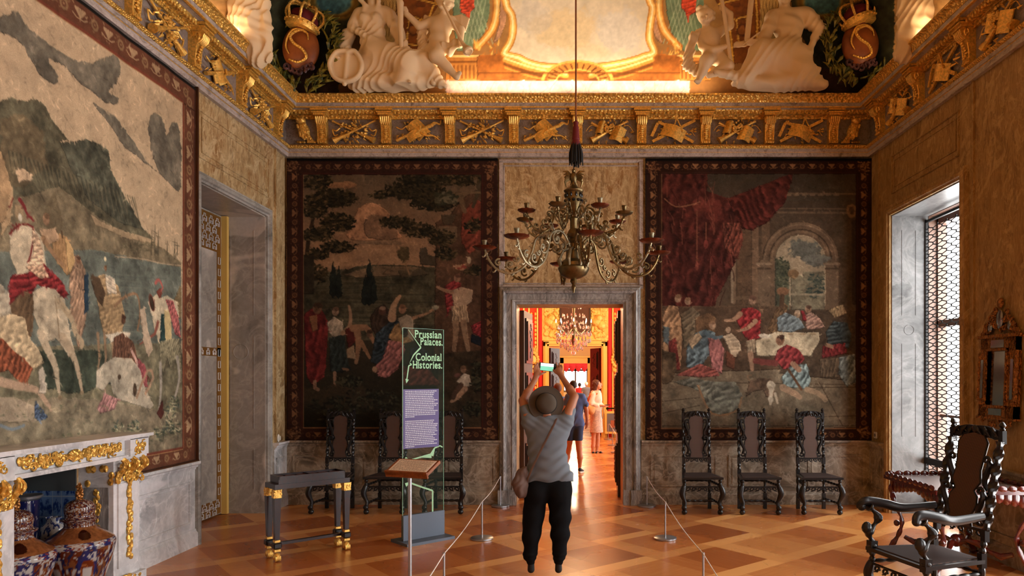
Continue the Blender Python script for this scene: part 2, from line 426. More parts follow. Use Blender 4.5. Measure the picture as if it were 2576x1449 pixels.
M['corn_f'] = marble('frieze_marble', [(.3, L_((96, 78, 66))), (.5, L_((146, 130, 122))), (.7, L_((110, 90, 78)))], 6., (.2, .9, .3), L_((180, 168, 160)), .4, .4, (2, 1, 2), 5.)
M['door'] = marble('door_marble', [(.3, L_((88, 86, 84))), (.45, L_((126, 122, 120))), (.6, L_((160, 156, 154))), (.75, L_((106, 98, 92)))], 2.6, (.2, .2, .3), L_((200, 196, 192)), .55, .28, (2.4, 2.4, .7), 3.)
def gold(name, base, rough=.38, carve=0, sc=40, dark=.5, metal=.5):
    m = mat(name, base, rough, metal); t = NT(m); v = t.coord()
    n = t.noise(v, sc, 5, .6)
    t.col(t.mix(t.ramp(n, [(.3, (1, 1, 1)), (.62, (0, 0, 0))]), base, tuple(x*dark for x in base)))
    if carve:
        vo = t.n('TexVoronoi'); vo.inputs['Scale'].default_value = carve; t.l(v, vo.inputs['Vector']); t.bump(vo.outputs['Distance'], .9, .02)
    else: t.bump(n, .25, .004)
    return m
GB = (1., .575, .125)
M['gold'] = gold('gilding', GB)
M['gold_c'] = gold('carved_gilding', GB, .34, 30, 30, .45)
M['gold_f'] = gold('fine_carved_gilding', GB, .36, 0, 45, .5); M['gold_b'] = gold('beaded_gilding', GB, .36, 55, 50, .45)
M['brass'] = gold('aged_brass', (.2, .135, .055), .32, 0, 14, .4, .85)
M['brass_l'] = gold('pale_worn_brass', (.36, .3, .18), .42, 0, 20, .4, .6)
M['mirror_gold'] = gold('red_gold_carving', (.42, .17, .04), .38, 45, 30, .3, .5)
M['yellow'] = gold('yellow_gilt_stucco', (.8, .52, .13), .5, 12, 10, .75, .15)
M['yellow_s'] = mat('yellow_gilt_frame', (.78, .5, .13), .45, .25)
M['stucco'] = mat('white_stucco', L_((228, 200, 160)), .75)
M['ebony'] = mat('dark_carved_wood', (.011, .009, .009), .33, 0, .4, .12)
M['steel'] = mat('brushed_steel', (.42, .43, .46), .32, .85)
M['rope'] = mat('white_cord', (.75, .7, .66), .8)
M['black'] = mat('black_cotton', (.006, .006, .007), .9, 0, .1)
def wood(name, c1, c2, scale=(1, 1, 12), rough=.4, coat=.1, sc=3.):
    m = mat(name, c1, rough, coat=coat); t = NT(m); v = t.coord(scale); n = t.noise(v, sc, 6, .6, 1.)
    t.col(t.ramp(n, [(.3, c1), (.7, c2)])); return m
M['oak'] = wood('oak_board', L_((150, 84, 40)), L_((110, 56, 24)), (8, 1, 8), .45)
M['brown_w'] = wood('brown_door_wood', L_((84, 46, 20)), L_((52, 28, 12)), (8, 8, 1), .5, .0)
M['dark_w'] = wood('dark_door_wood', L_((50, 22, 10)), L_((28, 12, 6)), (8, 8, 1), .35, .3)
M['red_lac'] = wood('red_lacquer', (.115, .01, .006), (.04, .005, .003), (3, 3, 3), .2, .5, 5)
M['tortoise'] = wood('tortoiseshell_veneer', (.035, .01, .007), (.01, .01, .015), (1, 1, 1), .28, .15, 22)
def cane():
    m = mat('woven_cane', (.1, .05, .03), .7); t = NT(m); v = t.coord((1, 1, 1))
    w = t.n('TexWave'); w.inputs['Scale'].default_value = 40; t.l(v, w.inputs['Vector'])
    w2 = t.n('TexWave', bands_direction='Z'); w2.inputs['Scale'].default_value = 40; t.l(v, w2.inputs['Vector'])
    t.col(t.ramp(t.math('MULTIPLY', w.outputs['Fac'], w2.outputs['Fac']), [(.1, (.03, .015, .012)), (.6, (.17, .09, .06))])); return m
M['cane'] = cane()
def colmat(name, rough=.95, weave=0, gain=1., spec=.2, bumpn=0):
    m = mat(name, rough=rough, spec=spec); t = NT(m); a = t.n('VertexColor', layer_name='Col'); c = a.outputs['Color']
    if weave:
        v = t.coord((1, 1, 1)); n = t.noise(v, weave, 3, .8)
        c = t.mix(.5, c, t.ramp(n, [(.25, (.45, .45, .45)), (.75, (1.3, 1.3, 1.3))]), 'MULTIPLY'); t.bump(n, .3, .004)
    if bumpn: t.bump(t.noise(t.coord(), bumpn, 4, .6), .25, .01)
    if gain != 1: c = t.mix(1., c, (gain, gain, gain), 'MULTIPLY')
    t.col(c); return m
M['tap'] = colmat('woven_wool', .97, 130)
M['fresco'] = colmat('painted_plaster', .7, 0, bumpn=8)
M['glazed'] = colmat('painted_glaze', .12, 0, spec=.6)
M['printed'] = colmat('printed_surface', .6)
def floor_mat():
    m = mat('parquet', (.3, .12, .04), .3, 0, .5, .0); t = NT(m)
    tc = t.n('TexCoord'); mp = t.n('Mapping'); mp.inputs['Rotation'].default_value = (0, 0, PI/4+.1); t.l(tc.outputs['Object'], mp.inputs['Vector'])
    sx = t.n('SeparateXYZ'); t.l(mp.outputs[0], sx.inputs[0]); S = .8
    u = t.math('DIVIDE', sx.outputs[0], S); v = t.math('DIVIDE', sx.outputs[1], S)
    iu, iv = t.math('FLOOR', u), t.math('FLOOR', v); fu, fv = t.math('SUBTRACT', u, iu), t.math('SUBTRACT', v, iv)
    ck = t.math('MODULO', t.math('ABSOLUTE', t.math('ADD', iu, iv)), 2.)
    def grain(sc):
        k = t.n('Mapping'); k.inputs['Scale'].default_value = sc; t.l(mp.outputs[0], k.inputs['Vector']); return t.noise(k.outputs[0], 3., 4, .6)
    ga, gb = grain((1., 18, 1)), grain((18, 1., 1))
    # strips inside a tile: a broad field with a light band on one side and a mid band across
    b1 = t.math('LESS_THAN', fu, .22); b2 = t.math('MULTIPLY', t.math('LESS_THAN', fv, .3), t.math('GREATER_THAN', fu, .22))
    cb = t.n('CombineXYZ'); t.l(iu, cb.inputs[0]); t.l(iv, cb.inputs[1]); wn = t.n('TexWhiteNoise'); t.l(cb.outputs[0], wn.inputs['Vector'])
    fld = t.math('ADD', t.math('MULTIPLY', ck, .35), t.math('MULTIPLY', wn.outputs['Value'], .4))
    f = t.math('ADD', fld, t.math('MULTIPLY', b1, .55)); f = t.math('ADD', f, t.math('MULTIPLY', b2, .25))
    g = t.mix(ck, ga, gb); f = t.math('ADD', t.math('MULTIPLY', f, .75), t.math('MULTIPLY', g, .3))
    t.col(t.ramp(f, [(.1, L_((140, 72, 30))), (.45, L_((176, 102, 48))), (.95, L_((222, 158, 92)))]))
    t.l(t.ramp(t.noise(t.coord(), 1.2, 3), [(.3, (.2, .2, .2)), (.7, (.33, .33, .33))]), t.b.inputs['Roughness'])
    return m
M['floor'] = floor_mat()
def hx(name, c, rough=.6, **k): M[name] = mat(name, L_(c), rough, **k); return M[name]
hx('skin', (164, 106, 76), .5); hx('skin_d', (196, 130, 96), .5); hx('hair_d', (38, 24, 18), .6); hx('hair_r', (84, 40, 22), .6)
hx('tshirt', (104, 110, 118), .9); hx('felt', (74, 63, 52), .95); hx('strap', (120, 100, 96), .7); hx('bagc', (98, 76, 68), .8)
hx('blue_t', (84, 106, 158), .9); hx('denim', (48, 64, 100), .9); hx('white_c', (232, 226, 220), .7); hx('pink', (240, 206, 184), .9)
hx('orange_c', (226, 120, 60), .8); hx('red_c', (200, 40, 40), .8); hx('grey_c', (120, 116, 120), .8); hx('shoe', (20, 20, 30), .6); hx('tan', (200, 140, 84), .6)
hx('plastic', (232, 228, 220), .4); hx('red_fab', (196, 20, 26), .7, sheen=.3); hx('red_panel', (222, 62, 30), .8); hx('red_strip', (190, 16, 18), .6)
hx('win_wood', (120, 92, 78), .5); hx('iron', (14, 12, 12), .6); hx('slate', (96, 106, 120), .5, metal=.3); hx('mint', (162, 214, 168), .5); hx('purple', (92, 78, 136), .5)
hx('paper', (226, 214, 204), .7); hx('soot', (70, 74, 74), .9); hx('maroon', (96, 18, 22), .8); hx('darkblk', (16, 12, 12), .7); hx('ink', (140, 128, 122), .7); hx('white_ink', (214, 214, 226), .6)
M['glass'] = mat('clear_glass', (.1, .16, .12), .3, 0, 0.); M['glass'].node_tree.nodes['Principled BSDF'].inputs['Alpha'].default_value = .06
M['tint'] = mat('sheer_pane', (.13, .13, .13), .0, 0, .2, trans=1., ior=1.0)  # dark glass for a pane added to dim the end window
M['glass_edge'] = mat('green_glass_edge', (.35, .75, .55), .2, 0, .5)
M['crystal'] = mat('crystal', (1, .97, .9), .03, 0, .6, trans=.75, ior=1.5)
M['mirror'] = mat('old_mirror', (.42, .42, .4), .12, 1.)
M['screen'] = mat('lit_screen', (.2, .7, .55), .3, emit=(.2, .62, .42), es=.55)
M['screen_w'] = mat('lit_screen_bright', (.9, .95, .9), .3, emit=(.8, .9, .82), es=.7)
M['bulb'] = mat('lit_bulb', (1, .8, .5), .3, emit=(1, .72, .4), es=14.)
# ---------------------------------------------------------------- the rooms
ST = 'structure'; TRN = [0]
def struct(mb, name, m, smooth=False, parent=None):
    o = mb.build(name, m, parent, smooth)
    if parent is None: o['kind'] = ST
    return o
def trim(mb, m, smooth=False, parent=None, name=None):
    TRN[0] += 1; return struct(mb, name or 'trim_%d' % TRN[0], m, smooth, parent)
struct(MB().b2((-5.2, YF-.4, -.1), (5.4, 44, 0)), 'floor', M['floor'])
# back wall with its doorway
DX0, DX1, DZ = -.755, .654, 2.65
mb = MB(); mb.b2((XL-.9, YB, 0), (DX0, YB+.5, 7.6)).b2((DX1, YB, 0), (XR+.95, YB+.5, 7.6)).b2((DX0, YB, DZ), (DX1, YB+.5, 7.6))
struct(mb, 'wall_back', M['wall'])
# left wall: door recess, hearth recess
LD0, LD1, LDZ = 7.27, 8.87, 3.68; HY0, HY1, HZ = 4.56, 5.5, 1.05
mb = MB(); x0, x1 = XL-.9, XL
mb.b2((x0, LD1, 0), (x1, YB, 7.6)).b2((x0, LD0, LDZ), (x1, LD1, 7.6)).b2((x0, HY1, 0), (x1, LD0, 7.6))
mb.b2((x0, HY0, HZ), (x1, HY1, 7.6)).b2((x0, YF-.2, 0), (x1, HY0, 7.6)).b2((x0, LD0, 0), (XL-.56, LD1, LDZ)).b2((x0, HY0, 0), (XL-.42, HY1, HZ))
struct(mb, 'wall_left', M['wall'])
# right wall: tall window recesses down to the floor
RW = [(-1.9, -.28), (1.37, 2.99), (4.3, 5.92), (7.24, 8.865)]; WZT = 3.69; RT = .66
mb = MB(); x0, x1 = XR, XR+RT; e = YF-.2
for a, b in RW:
    mb.b2((x0, e, 0), (x1, a, 7.6)).b2((x0, a, WZT), (x1, b, 7.6)); e = b
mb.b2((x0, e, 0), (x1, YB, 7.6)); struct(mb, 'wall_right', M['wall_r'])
struct(MB().b2((XL-.9, YF-.4, 0), (XR+.95, YF-.2, 7.6)), 'wall_front', M['wall'])
struct(MB().b2((XL-.9, YF-.4, 7.35), (XR+.95, YB+.5, 7.5)), 'ceiling', M['stucco'])
# rooms beyond
def wall_with(name, y0, y1, a, b, z0, z1, m, top=5.2, xl=XL-.9, xr=XR+.95):
    mb = MB(); mb.b2((xl, y0, 0), (a, y1, top)).b2((b, y0, 0), (xr, y1, top)).b2((a, y0, z1), (b, y1, top))
    if z0 > 0: mb.b2((a, y0, 0), (b, y1, z0))
    return struct(mb, name, m)
M['cream'] = mat('cream_plaster', L_((232, 200, 140)), .7)
W2 = dict(a=-.70, b=.78, z=2.54, y=20.)
W3 = dict(a=-.5, b=.68, z=2.34, y=36.)
wall_with('wall_red_room_back', 20, 20.4, -.70, .78, 0, 2.54, M['red_panel'])
wall_with('wall_far_room_back', 36, 36.3, -.5, .7, 0, 2.34, M['cream'])
wall_with('wall_end_room_back', 42, 42.3, -.62, .84, .75, 2.6, M['cream'])
mb = MB(); e = 10.
for a, b in ((11.2, 12.7), (14., 15.5), (16.8, 18.3), (22., 23.6), (26, 27.6), (30, 31.6), (37.6, 39.2)):
    mb.b2((XR, e, 0), (XR+.6, a, 5.2)).b2((XR, a, 0), (XR+.6, b, .7)).b2((XR, a, 3.6), (XR+.6, b, 5.2)); e = b
mb.b2((XR, e, 0), (XR+.6, 42.3, 5.2)); struct(mb, 'wall_enfilade_right', M['cream'])
struct(MB().b2((XL-.2, 10, 0), (XL, 42.3, 5.2)), 'wall_enfilade_left', M['red_panel'])
struct(MB().b2((XL-.2, 10, 5.1), (XR+.6, 42.3, 5.2)), 'ceiling_enfilade', M['cream'])
# ---- moldings: strip() runs a profile of (projection, height) along one wall
def strip(prof, wall, a, b, mb=None):
    mb = mb or MB(); n = len(prof); vs = []
    for s in (a, b):
        for p, z in prof:
            vs.append({'B': (s, YB-p, z), 'L': (XL+p, s, z), 'R': (XR-p, s, z)}[wall])
    fs = [tuple(range(n)), tuple(range(2*n-1, n-1, -1))]+[(i, (i+1) % n, n+(i+1) % n, n+i) for i in range(n)]
    mb.add(vs, fs); return mb
def sweep(prof, name, m, smooth=False):
    vs = []; fs = []; n = len(prof)
    for k in range(4):
        for p, z in prof:
            vs.append([(XL+p, YF-.2, z), (XL+p, YB-p, z), (XR-p, YB-p, z), (XR-p, YF-.2, z)][k])
    for k in range(3):
        for i in range(n): j = (i+1) % n; fs.append((k*n+i, k*n+j, (k+1)*n+j, (k+1)*n+i))
    mb = MB().add(vs, fs); return trim(mb, m, smooth)
def arc(p0, z0, p1, z1, bulge, n=6):
    out = []
    for k in range(n+1):
        t = k/n; dx, dz = p1-p0, z1-z0; s = math.sin(PI*t)*bulge
        L = math.hypot(dx, dz) or 1; out.append((p0+dx*t+dz/L*s, z0+dz*t-dx/L*s))
    return out
sweep([(-.02, 4.60), (.045, 4.60), (.05, 4.63), (.05, 4.655), (.062, 4.66), (.062, 4.70), (-.02, 4.70)], 'a', M['corn'])
sweep([(-.02, 4.652)]+arc(.05, 4.652, .05, 4.662, .006, 3)+[(-.02, 4.662)], 'a', M['gold'])
sweep([(-.02, 4.70)]+arc(.062, 4.70, .062, 4.755, .028)+[(-.02, 4.765)], 'a', M['gold_b'], True)
sweep([(-.02, 4.765), (.004, 4.765), (.004, 5.13), (-.02, 5.13)], 'a', M['corn_f'])
sweep([(-.02, 5.10), (.03, 5.10), (.035, 5.125), (.05, 5.125), (.05, 5.14)]+arc(.05, 5.14, .13, 5.19, .02)+[(-.02, 5.19)], 'a', M['gold_c'], True)
sweep([(-.02, 5.19), (.222, 5.19), (.222, 5.245), (-.02, 5.245)], 'a', M['corn'])
sweep([(.2, 5.185), (.226, 5.185), (.226, 5.197), (.2, 5.197)], 'a', M['gold'])
sweep([(-.02, 5.245), (.228, 5.245), (.232, 5.258)]+arc(.235, 5.262, .275, 5.322, -.012)+[(.285, 5.325), (.285, 5.345), (-.02, 5.345)], 'a', M['gold_c'], True)
# small leaf-and-dart teeth hanging under the frieze moulding of the three walls in view
mb = MB()
for x in np.arange(XL+.12, XR-.1, .052): mb.ball((float(x), YB-.115, 5.158), (.017, .016, .024), 6, 4)
for y in np.arange(4.2, YB-.12, .052):
    mb.ball((XL+.115, float(y), 5.158), (.016, .017, .024), 6, 4); mb.ball((XR-.115, float(y), 5.158), (.016, .017, .024), 6, 4)
trim(mb, M['gold'], True)
# dado: cap, panels and base on each wall
CAP = [(-.02, .765), (.03, .765), (.035, .785), (.05, .79), (.055, .81), (.08, .825), (.08, .85), (-.02, .85)]
BASE = [(-.02, 0), (.05, 0), (.05, .13), (.035, .15), (.03, .17), (-.02, .17)]
DFX0, DFX1 = -.955, .895
FIELD = [(-.02, .15), (.022, .15), (.022, .77), (-.02, .77)]
def dado(wall, a, b, pan, m=None, mc=None, side=''):
    trim(strip(FIELD, wall, a, b), m or M['dado']); trim(strip(CAP, wall, a, b), mc or M['dado'])
    struct(strip(BASE, wall, a, b), 'baseboard_'+side, m or M['dado'])
    mb = MB()
    for u, v in pan:
        for z0, z1, q0, q1 in ((.235, .26, u, v), (.63, .655, u, v)):
            strip([(.02, z0), (.034, z0+.004), (.034, z1-.004), (.02, z1)], wall, q0, q1, mb)
        for q0, q1 in ((u, u+.025), (v-.025, v)): strip([(.02, .235), (.033, .235), (.033, .655), (.02, .655)], wall, q0, q1, mb)
        strip([(.02, .275), (.028, .275), (.028, .615), (.02, .615)], wall, u+.05, v-.05, mb)
    trim(mb, m or M['dado'])
dado('B', XL+.02, DFX0, [(XL+.1, -2.75), (-2.62, -1.9), (-1.7, -1.04)], side='back')
dado('B', DFX1, XR-.02, [(1.02, 1.9), (2.05, 3.0), (3.1, 3.85)], side='back_right')
dado('L', 5.86, 7.18, [(5.98, 7.08)], M['pale'], M['pale'], side='left')
dado('L', YF-.2, 4.2, [], M['pale'], M['pale'], side='left_near')
dado('L', 9.08, YB-.02, [(9.14, 9.4)], M['pale'], M['pale'], side='left_corner')
dado('R', 9.03, YB-.02, [(9.1, 9.42)], side='right_corner'); dado('R', 6.0, 7.16, [(6.1, 7.05)], side='right')
def ring(mb, f, r, n=30): mb.tube([f(2*PI*k/n) for k in range(n+1)], r, 5)
# raised roundel on the pale dado panel and on the window reveal
mb = MB(); ring(mb, lambda a: (XL+.024, 6.38+.13*math.cos(a), .445+.17*math.sin(a)), .008)
trim(mb, M['pale'])
# panel frames in relief on upper walls
def frame(wall, a, b, z0, z1, w=.03, p=.014, mb=None):
    mb = mb or MB(); pr = lambda u, v: [(-.01, u), (p*.5, u), (p, u+(v-u)*.3), (p, u+(v-u)*.7), (p*.5, v), (-.01, v)]
    strip(pr(z0, z0+w), wall, a, b, mb); strip(pr(z1-w, z1), wall, a, b, mb)
    for q in (a, b-w): strip([(-.01, z0+w), (p, z0+w), (p, z1-w), (-.01, z1-w)], wall, q, q+w, mb)
    return mb
mb = frame('B', -.985, .92, 2.86, 4.58, .05, .03); frame('B', -.93, .865, 2.92, 4.5, .016, .012, mb)
trim(mb, M['corn'])
mb = frame('L', 7.28, 8.95, 3.93, 4.42, .014, .012); frame('L', 7.34, 8.89, 3.99, 4.36, .01, .01, mb); strip([(-.01, .85), (.03, .85), (.03, 4.6), (-.01, 4.6)], 'L', 9.12, 9.14, mb); trim(mb, M['wall'])
mb = frame('R', 7.3, 8.85, 3.95, 4.42, .018, .016); frame('R', 7.36, 8.79, 4.02, 4.35, .01, .01, mb)
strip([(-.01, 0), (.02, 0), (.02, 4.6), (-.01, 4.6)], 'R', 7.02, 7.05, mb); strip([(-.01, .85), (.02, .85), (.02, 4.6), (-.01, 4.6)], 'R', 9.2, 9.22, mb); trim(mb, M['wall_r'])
# ---- door surrounds
def surround(wall, a, b, z, prof, m, zb=0., name=None):
    """prof: (offset outwards from the opening, projection)"""
    vs = []; n = len(prof); pos = lambda s, zz, p: {'B': (s, YB-p, zz), 'L': (XL+p, s, zz), 'R': (XR-p, s, zz)}[wall]
    for k in range(4):
        for o, p in prof:
            vs.append([pos(a-o, zb, p), pos(a-o, z+o, p), pos(b+o, z+o, p), pos(b+o, zb, p)][k])
    fs = [(k*n+i, k*n+(i+1) % n, (k+1)*n+(i+1) % n, (k+1)*n+i) for k in range(3) for i in range(n)]
    fs += [tuple(range(n)), tuple(range(4*n-1, 3*n-1, -1))]
    return trim(MB().add(vs, fs), m, True)
surround('B', DX0, DX1, DZ, [(0, -.02), (0, .05), (.02, .055), (.035, .075), (.055, .08), (.06, .065), (.13, .07), (.14, .1), (.165, .115), (.185, .1), (.19, .08), (.21, .075), (.23, .05), (.235, -.02)], M['door'])
trim(MB().b2((DX0-.24, YB-.12, 0), (DX0-.1, YB, .2)).b2((DX1+.1, YB-.12, 0), (DX1+.24, YB, .2)).b2((DX0-.1, YB-.09, 0), (DX0, YB, .2)).b2((DX1, YB-.09, 0), (DX1+.1, YB, .2)), M['door'])
surround('L', LD0, LD1, LDZ, [(0, -.02), (0, .03), (.02, .035), (.03, .055), (.06, .06), (.075, .045), (.09, .05), (.095, -.02)], M['grey'])
surround('R', RW[3][0], RW[3][1], WZT, [(0, -.02), (0, .03), (.02, .035), (.03, .055), (.06, .06), (.08, .045), (.11, .05), (.115, -.02)], M['wall_r'])
# reveals lined with marble slabs
mb = MB(); x = XL-.56
mb.b2((x, LD1-.012, 0), (XL-.0, LD1+.01, LDZ)).b2((x, LD0-.01, 0), (XL, LD0+.012, LDZ)).b2((x, LD0, LDZ-.012), (XL, LD1, LDZ+.01))
for z0, z1 in ((.3, .8), (1.05, 2.2), (2.45, 3.5)):
    for a, b in ((x+.13, x+.135), (XL-.14, XL-.135)): mb.b2((a, LD1-.018, z0), (b, LD1-.01, z1))
ring(mb, lambda a: (XL-.3+.09*math.cos(a), LD1-.013, 2.0+.09*math.sin(a)), .005)
for z in (1.0, 2.85): mb.b2((x, LD1-.0135, z), (XL, LD1-.01, z+.004))
trim(mb, M['reveal'])
for (a, b), full in zip(RW, (0, 0, 0, 1)):
    mb = MB().b2((XR+.0, b-.012, 0), (XR+.45, b+.01, WZT)).b2((XR, a-.01, 0), (XR+.45, a+.012, WZT)).b2((XR, a, WZT-.012), (XR+.45, b, WZT+.01))
    if full:
        for q0, q1 in ((XR+.12, XR+.126), (XR+.29, XR+.296)):
            for z0, z1 in ((.25, .55), (.95, 2.1), (2.45, 3.5)): mb.b2((q0, b-.017, z0), (q1, b-.01, z1))
        ring(mb, lambda q: (XR+.21+.06*math.cos(q), b-.013, 2.27+.06*math.sin(q)), .004)
        for z in (.75, 2.75): mb.b2((XR, b-.0135, z), (XR+.5, b-.01, z+.003))
    trim(mb, M['grey_w']); trim(MB().b2((XR+.45, b-.02, 0), (XR+.64, b+.01, WZT)).b2((XR+.45, a-.01, 0), (XR+.64, a+.02, WZT)).b2((XR+.45, a, WZT-.02), (XR+.64, b, WZT+.01)), M['win_wood'])
# ---- windows
for i, (a, b) in enumerate(RW):
    w = empty('window_%d' % (i+1), (XR+.6, (a+b)/2, 0)); w['kind'] = ST
    hy = (b-a)/2; mb = MB()
    for y in (-hy, hy): mb.b2((-.05, y-.05 if y > 0 else y, 0), (.06, y if y > 0 else y+.05, WZT))
    mb.b2((-.02, -.03, 0), (.03, .03, WZT)).b2((-.05, -hy, 2.3), (.05, hy, 2.38)).b2((-.05, -hy, 0), (.05, hy, .2)).b2((-.05, -hy, WZT-.12), (.06, hy, WZT))
    for z in (1.2,): mb.b2((-.02, -hy, z), (.02, hy, z+.03))
    mb.build('window_frame', M['win_wood'], w)
for k, (a, b) in enumerate(((11.2, 12.7), (14., 15.5), (16.8, 18.3), (22., 23.6), (26, 27.6), (30, 31.6), (37.6, 39.2))):
    mb = MB().b2((XR+.35, (a+b)/2-.04, .7), (XR+.42, (a+b)/2+.04, 3.6)).b2((XR+.35, a, 2.3), (XR+.42, b, 2.4)).b2((XR+.35, a, .7), (XR+.42, a+.07, 3.6)).b2((XR+.35, b-.07, .7), (XR+.42, b, 3.6))
    struct(mb, 'window_%d' % (5+k), M['win_wood'])
w = empty('window_12', (.11, 42.15, 0)); w['kind'] = ST
MB().b2((-.73, -.05, .75), (-.66, .05, 2.6)).b2((.66, -.05, .75), (.73, .05, 2.6)).b2((-.73, -.05, 2.0), (.73, .05, 2.1)).b2((-.04, -.05, .75), (.04, .05, 2.6)).b2((-.73, -.05, .75), (.73, .05, .85)).build('window_frame', M['win_wood'], w)
MB().b2((-.66, .0, .85), (.66, .01, 2.6)).build('window_pane', M['tint'], w)  # added pane, cuts the end window's glare on the floor
# wrought grille in the near window: zigzag wires clinched where they meet
g = empty('window_grille', (XR+.42, RW[3][0], 0), 0, 'iron honeycomb grille filling the tall window recess by the back wall', 'grille')
gy0, gy1 = .02, RW[3][1]-RW[3][0]-.02; pz = .088; py = .105; nz = int(3.5/pz)
mb = MB(); nw = int((gy1-gy0)/py)
for j in range(nw+1):
    y = gy0+j*py; pts = []
    for k in range(nz*2+1):
        z = .1+k*pz/2; d = py*.5 if (k+j) % 2 == 0 else -py*.5
        pts.append((0, min(max(y+d*.92, gy0), gy1), z-.012)); pts.append((0, min(max(y+d*.92, gy0), gy1), z+.012))
    mb.tube(pts, .0065, 4)
mb.build('mesh', M['iron'], g)
mb = MB()
for y in (gy0, gy1): mb.b2((-.015, y-.015, 0), (.015, y+.015, WZT-.06))
mb.b2((-.015, gy0, WZT-.1), (.015, gy1, WZT-.07)).b2((-.015, gy0, .02), (.015, gy1, .06)).b2((-.03, gy0, .62), (.0, gy1, .7))
mb.build('frame', M['iron'], g)
# gilded door in the left recess
dr = empty('door_1', (XL-.5, 0, 0)); dr['kind'] = ST
MB().b2((-.05, LD0+.02, .02), (0, LD1-.08, LDZ-.02)).build('panel', M['reveal'], dr)
mb = MB()
mb.b2((0, LD1-.1, .01), (.07, LD1-.05, LDZ-.02)); mb.b2((0, LD1-.05, .01), (.05, LD1-.02, LDZ-.02))
mb.build('gilt_edge', M['yellow_s'], dr)
mb = MB(); y0, y1 = LD0+.04, LD1-.12; mb.b2((0, y0, .03), (.006, y1, .2)).b2((0, y0, 3.2), (.006, y1, LDZ-.04)).b2((0, y1-.09, .2), (.006, y1, 3.2)).b2((0, y0, 1.94), (.006, y1, 2.04)).b2((0, y0, .2), (.006, y0+.09, 3.2))
M['olive'] = mat('olive_gilt_band', L_((126, 84, 30)), .5, .3)
mb.build('border', M['olive'], dr)
mb = MB()
def knot(mb, y, z, s, x=.009):
    p = [(x, y+s*a, z+s*b) for a, b in ((-1, -1), (-1, .3), (-.4, .3), (-.4, 1), (.4, 1), (.4, .3), (1, .3), (1, -1), (.4, -1), (.4, -.3), (-.4, -.3), (-.4, -1), (-1, -1))]
    mb.tube(p, .005, 4)
for k in range(9):
    y = y0+.08+k*.15
    for z in (.075, .155, 3.27, 3.36, 3.46, 3.56): knot(mb, y+(.07 if z in (.155, 3.36, 3.56) else 0), z, .045)
    knot(mb, y, 1.99, .035)
for z in np.arange(.26, 3.2, .14): mb.tube([(.009, y1-.07, z), (.009, y1-.02, z), (.009, y1-.02, z+.08), (.009, y1-.07, z+.08), (.009, y1-.07, z)], .004, 4)
mb.build('inlay', M['pale'], dr)
# ---- doorway leaves into the red room
def leaf(name, hx, ang, wdt, h, m, depth=.06, y=10.02, num=0):
    o = empty(name, (hx, y, 0), ang); o['kind'] = ST
    MB().b2((0, -depth/2, .01), (wdt, depth/2, h)).build('panel', m, o)
    for sgn in (1, -1):
        mb = MB()
        for z0, z1 in ((.15, .75), (.9, 1.75), (1.88, h-.1)):
            yy = sgn*depth/2; mb.b2((.1, yy, z0), (wdt-.1, yy+sgn*.018, z1)); mb.b2((.14, yy, z0+.04), (wdt-.14, yy+sgn*.034, z1-.04))
            for z in np.arange(z0+.1, z1-.06, .05): mb.ball((wdt/2+.05*math.sin(z*40), yy+sgn*.035, float(z)), (.03, .012, .03), 6, 4)
        mb.build('carved_panel', M['dark_w'], o)
    return o
l = leaf('door_2', DX0+.03, PI/2-.12, .68, 2.62, M['brown_w'])
r = leaf('door_3', DX1-.005, PI/2-.035, .68, 2.62, M['dark_w'])
mb = MB().tube([(0, 0, 0), (0, .1, 0), (-.02, .14, 0)], .012, 8); mb.ball((-.02, .14, 0), .022); mb.build('handle', M['brass'], r, True, (.6, .03, 1.22))
leaf('door_4', W2['a']+.02, PI/2-.38, .66, 2.5, M['dark_w'], y=20.42); leaf('door_5', W2['b']-.02, PI/2+.38, .66, 2.5, M['dark_w'], y=20.42)
# ---- red room far wall: gilt surround, relief panels, red strips, panels
def fpx(px, py, d): p = W(px, py, d); return p.x, p.z
def slab(mb, x0, y0, x1, y1, d, t):
    a = fpx(x0, y0, d); b = fpx(x1, y1, d); mb.b2((a[0], d-t, b[1]), (b[0], d, a[1])); return mb
mb = MB()
for px0, py0, px1, py1 in ((1367, 860, 1381, 1099.), (1513, 860, 1527, 1099.), (1367, 858, 1527, 871)): slab(mb, px0, py0, px1, py1, 20, .1)
for px0, py0, px1, py1 in ((1372, 864, 1377, 1099.), (1517, 864, 1522, 1099.), (1372, 863, 1522, 866)): slab(mb, px0, py0, px1, py1, 20, .14)
trim(mb, M['yellow_s'])
mb = MB(); slab(mb, 1364, 740, 1411, 857, 20, .07); slab(mb, 1483, 740, 1530, 857, 20, .07); slab(mb, 1411, 838, 1483, 857, 20, .07)
for cx in (1388, 1507):
    for k in range(90):
        px = cx+rnd.uniform(-17, 17); py = rnd.uniform(770, 848); p = W(px, py, 19.92); mb.ball(p, (rnd.uniform(.03, .09), .04, rnd.uniform(.02, .07)), 6, 4, RY(rnd.uniform(0, 3)))
    for ex, ey, er in ((cx-6, 810, .13), (cx+6, 818, .13), (cx, 800, .1)): mb.ball(W(ex, ey, 19.9), (er, .09, er), 10, 8)
trim(mb, M['yellow'], True)
mb = MB(); slab(mb, 1356, 740, 1364, 1099.5, 20, .06); slab(mb, 1530, 740, 1538, 1099.5, 20, .06); trim(mb, M['red_strip'])
mb = MB()
for x in (1352.5, 1541.5, 1331, 1563, 1318, 1576): slab(mb, x-1.8, 740, x+1.8, 1099.5, 20, .05)
for c in (1342, 1552):
    for s in (-1, 1):
        for k in range(24): mb.ball(W(c+s*5, 790+k*10.3, 19.94), (.03, .03, .05), 6, 4)
    slab(mb, c-13, 740, c+13, 764, 20, .03)
    slab(mb, c-12, 1040, c+12, 1046, 20, .08)
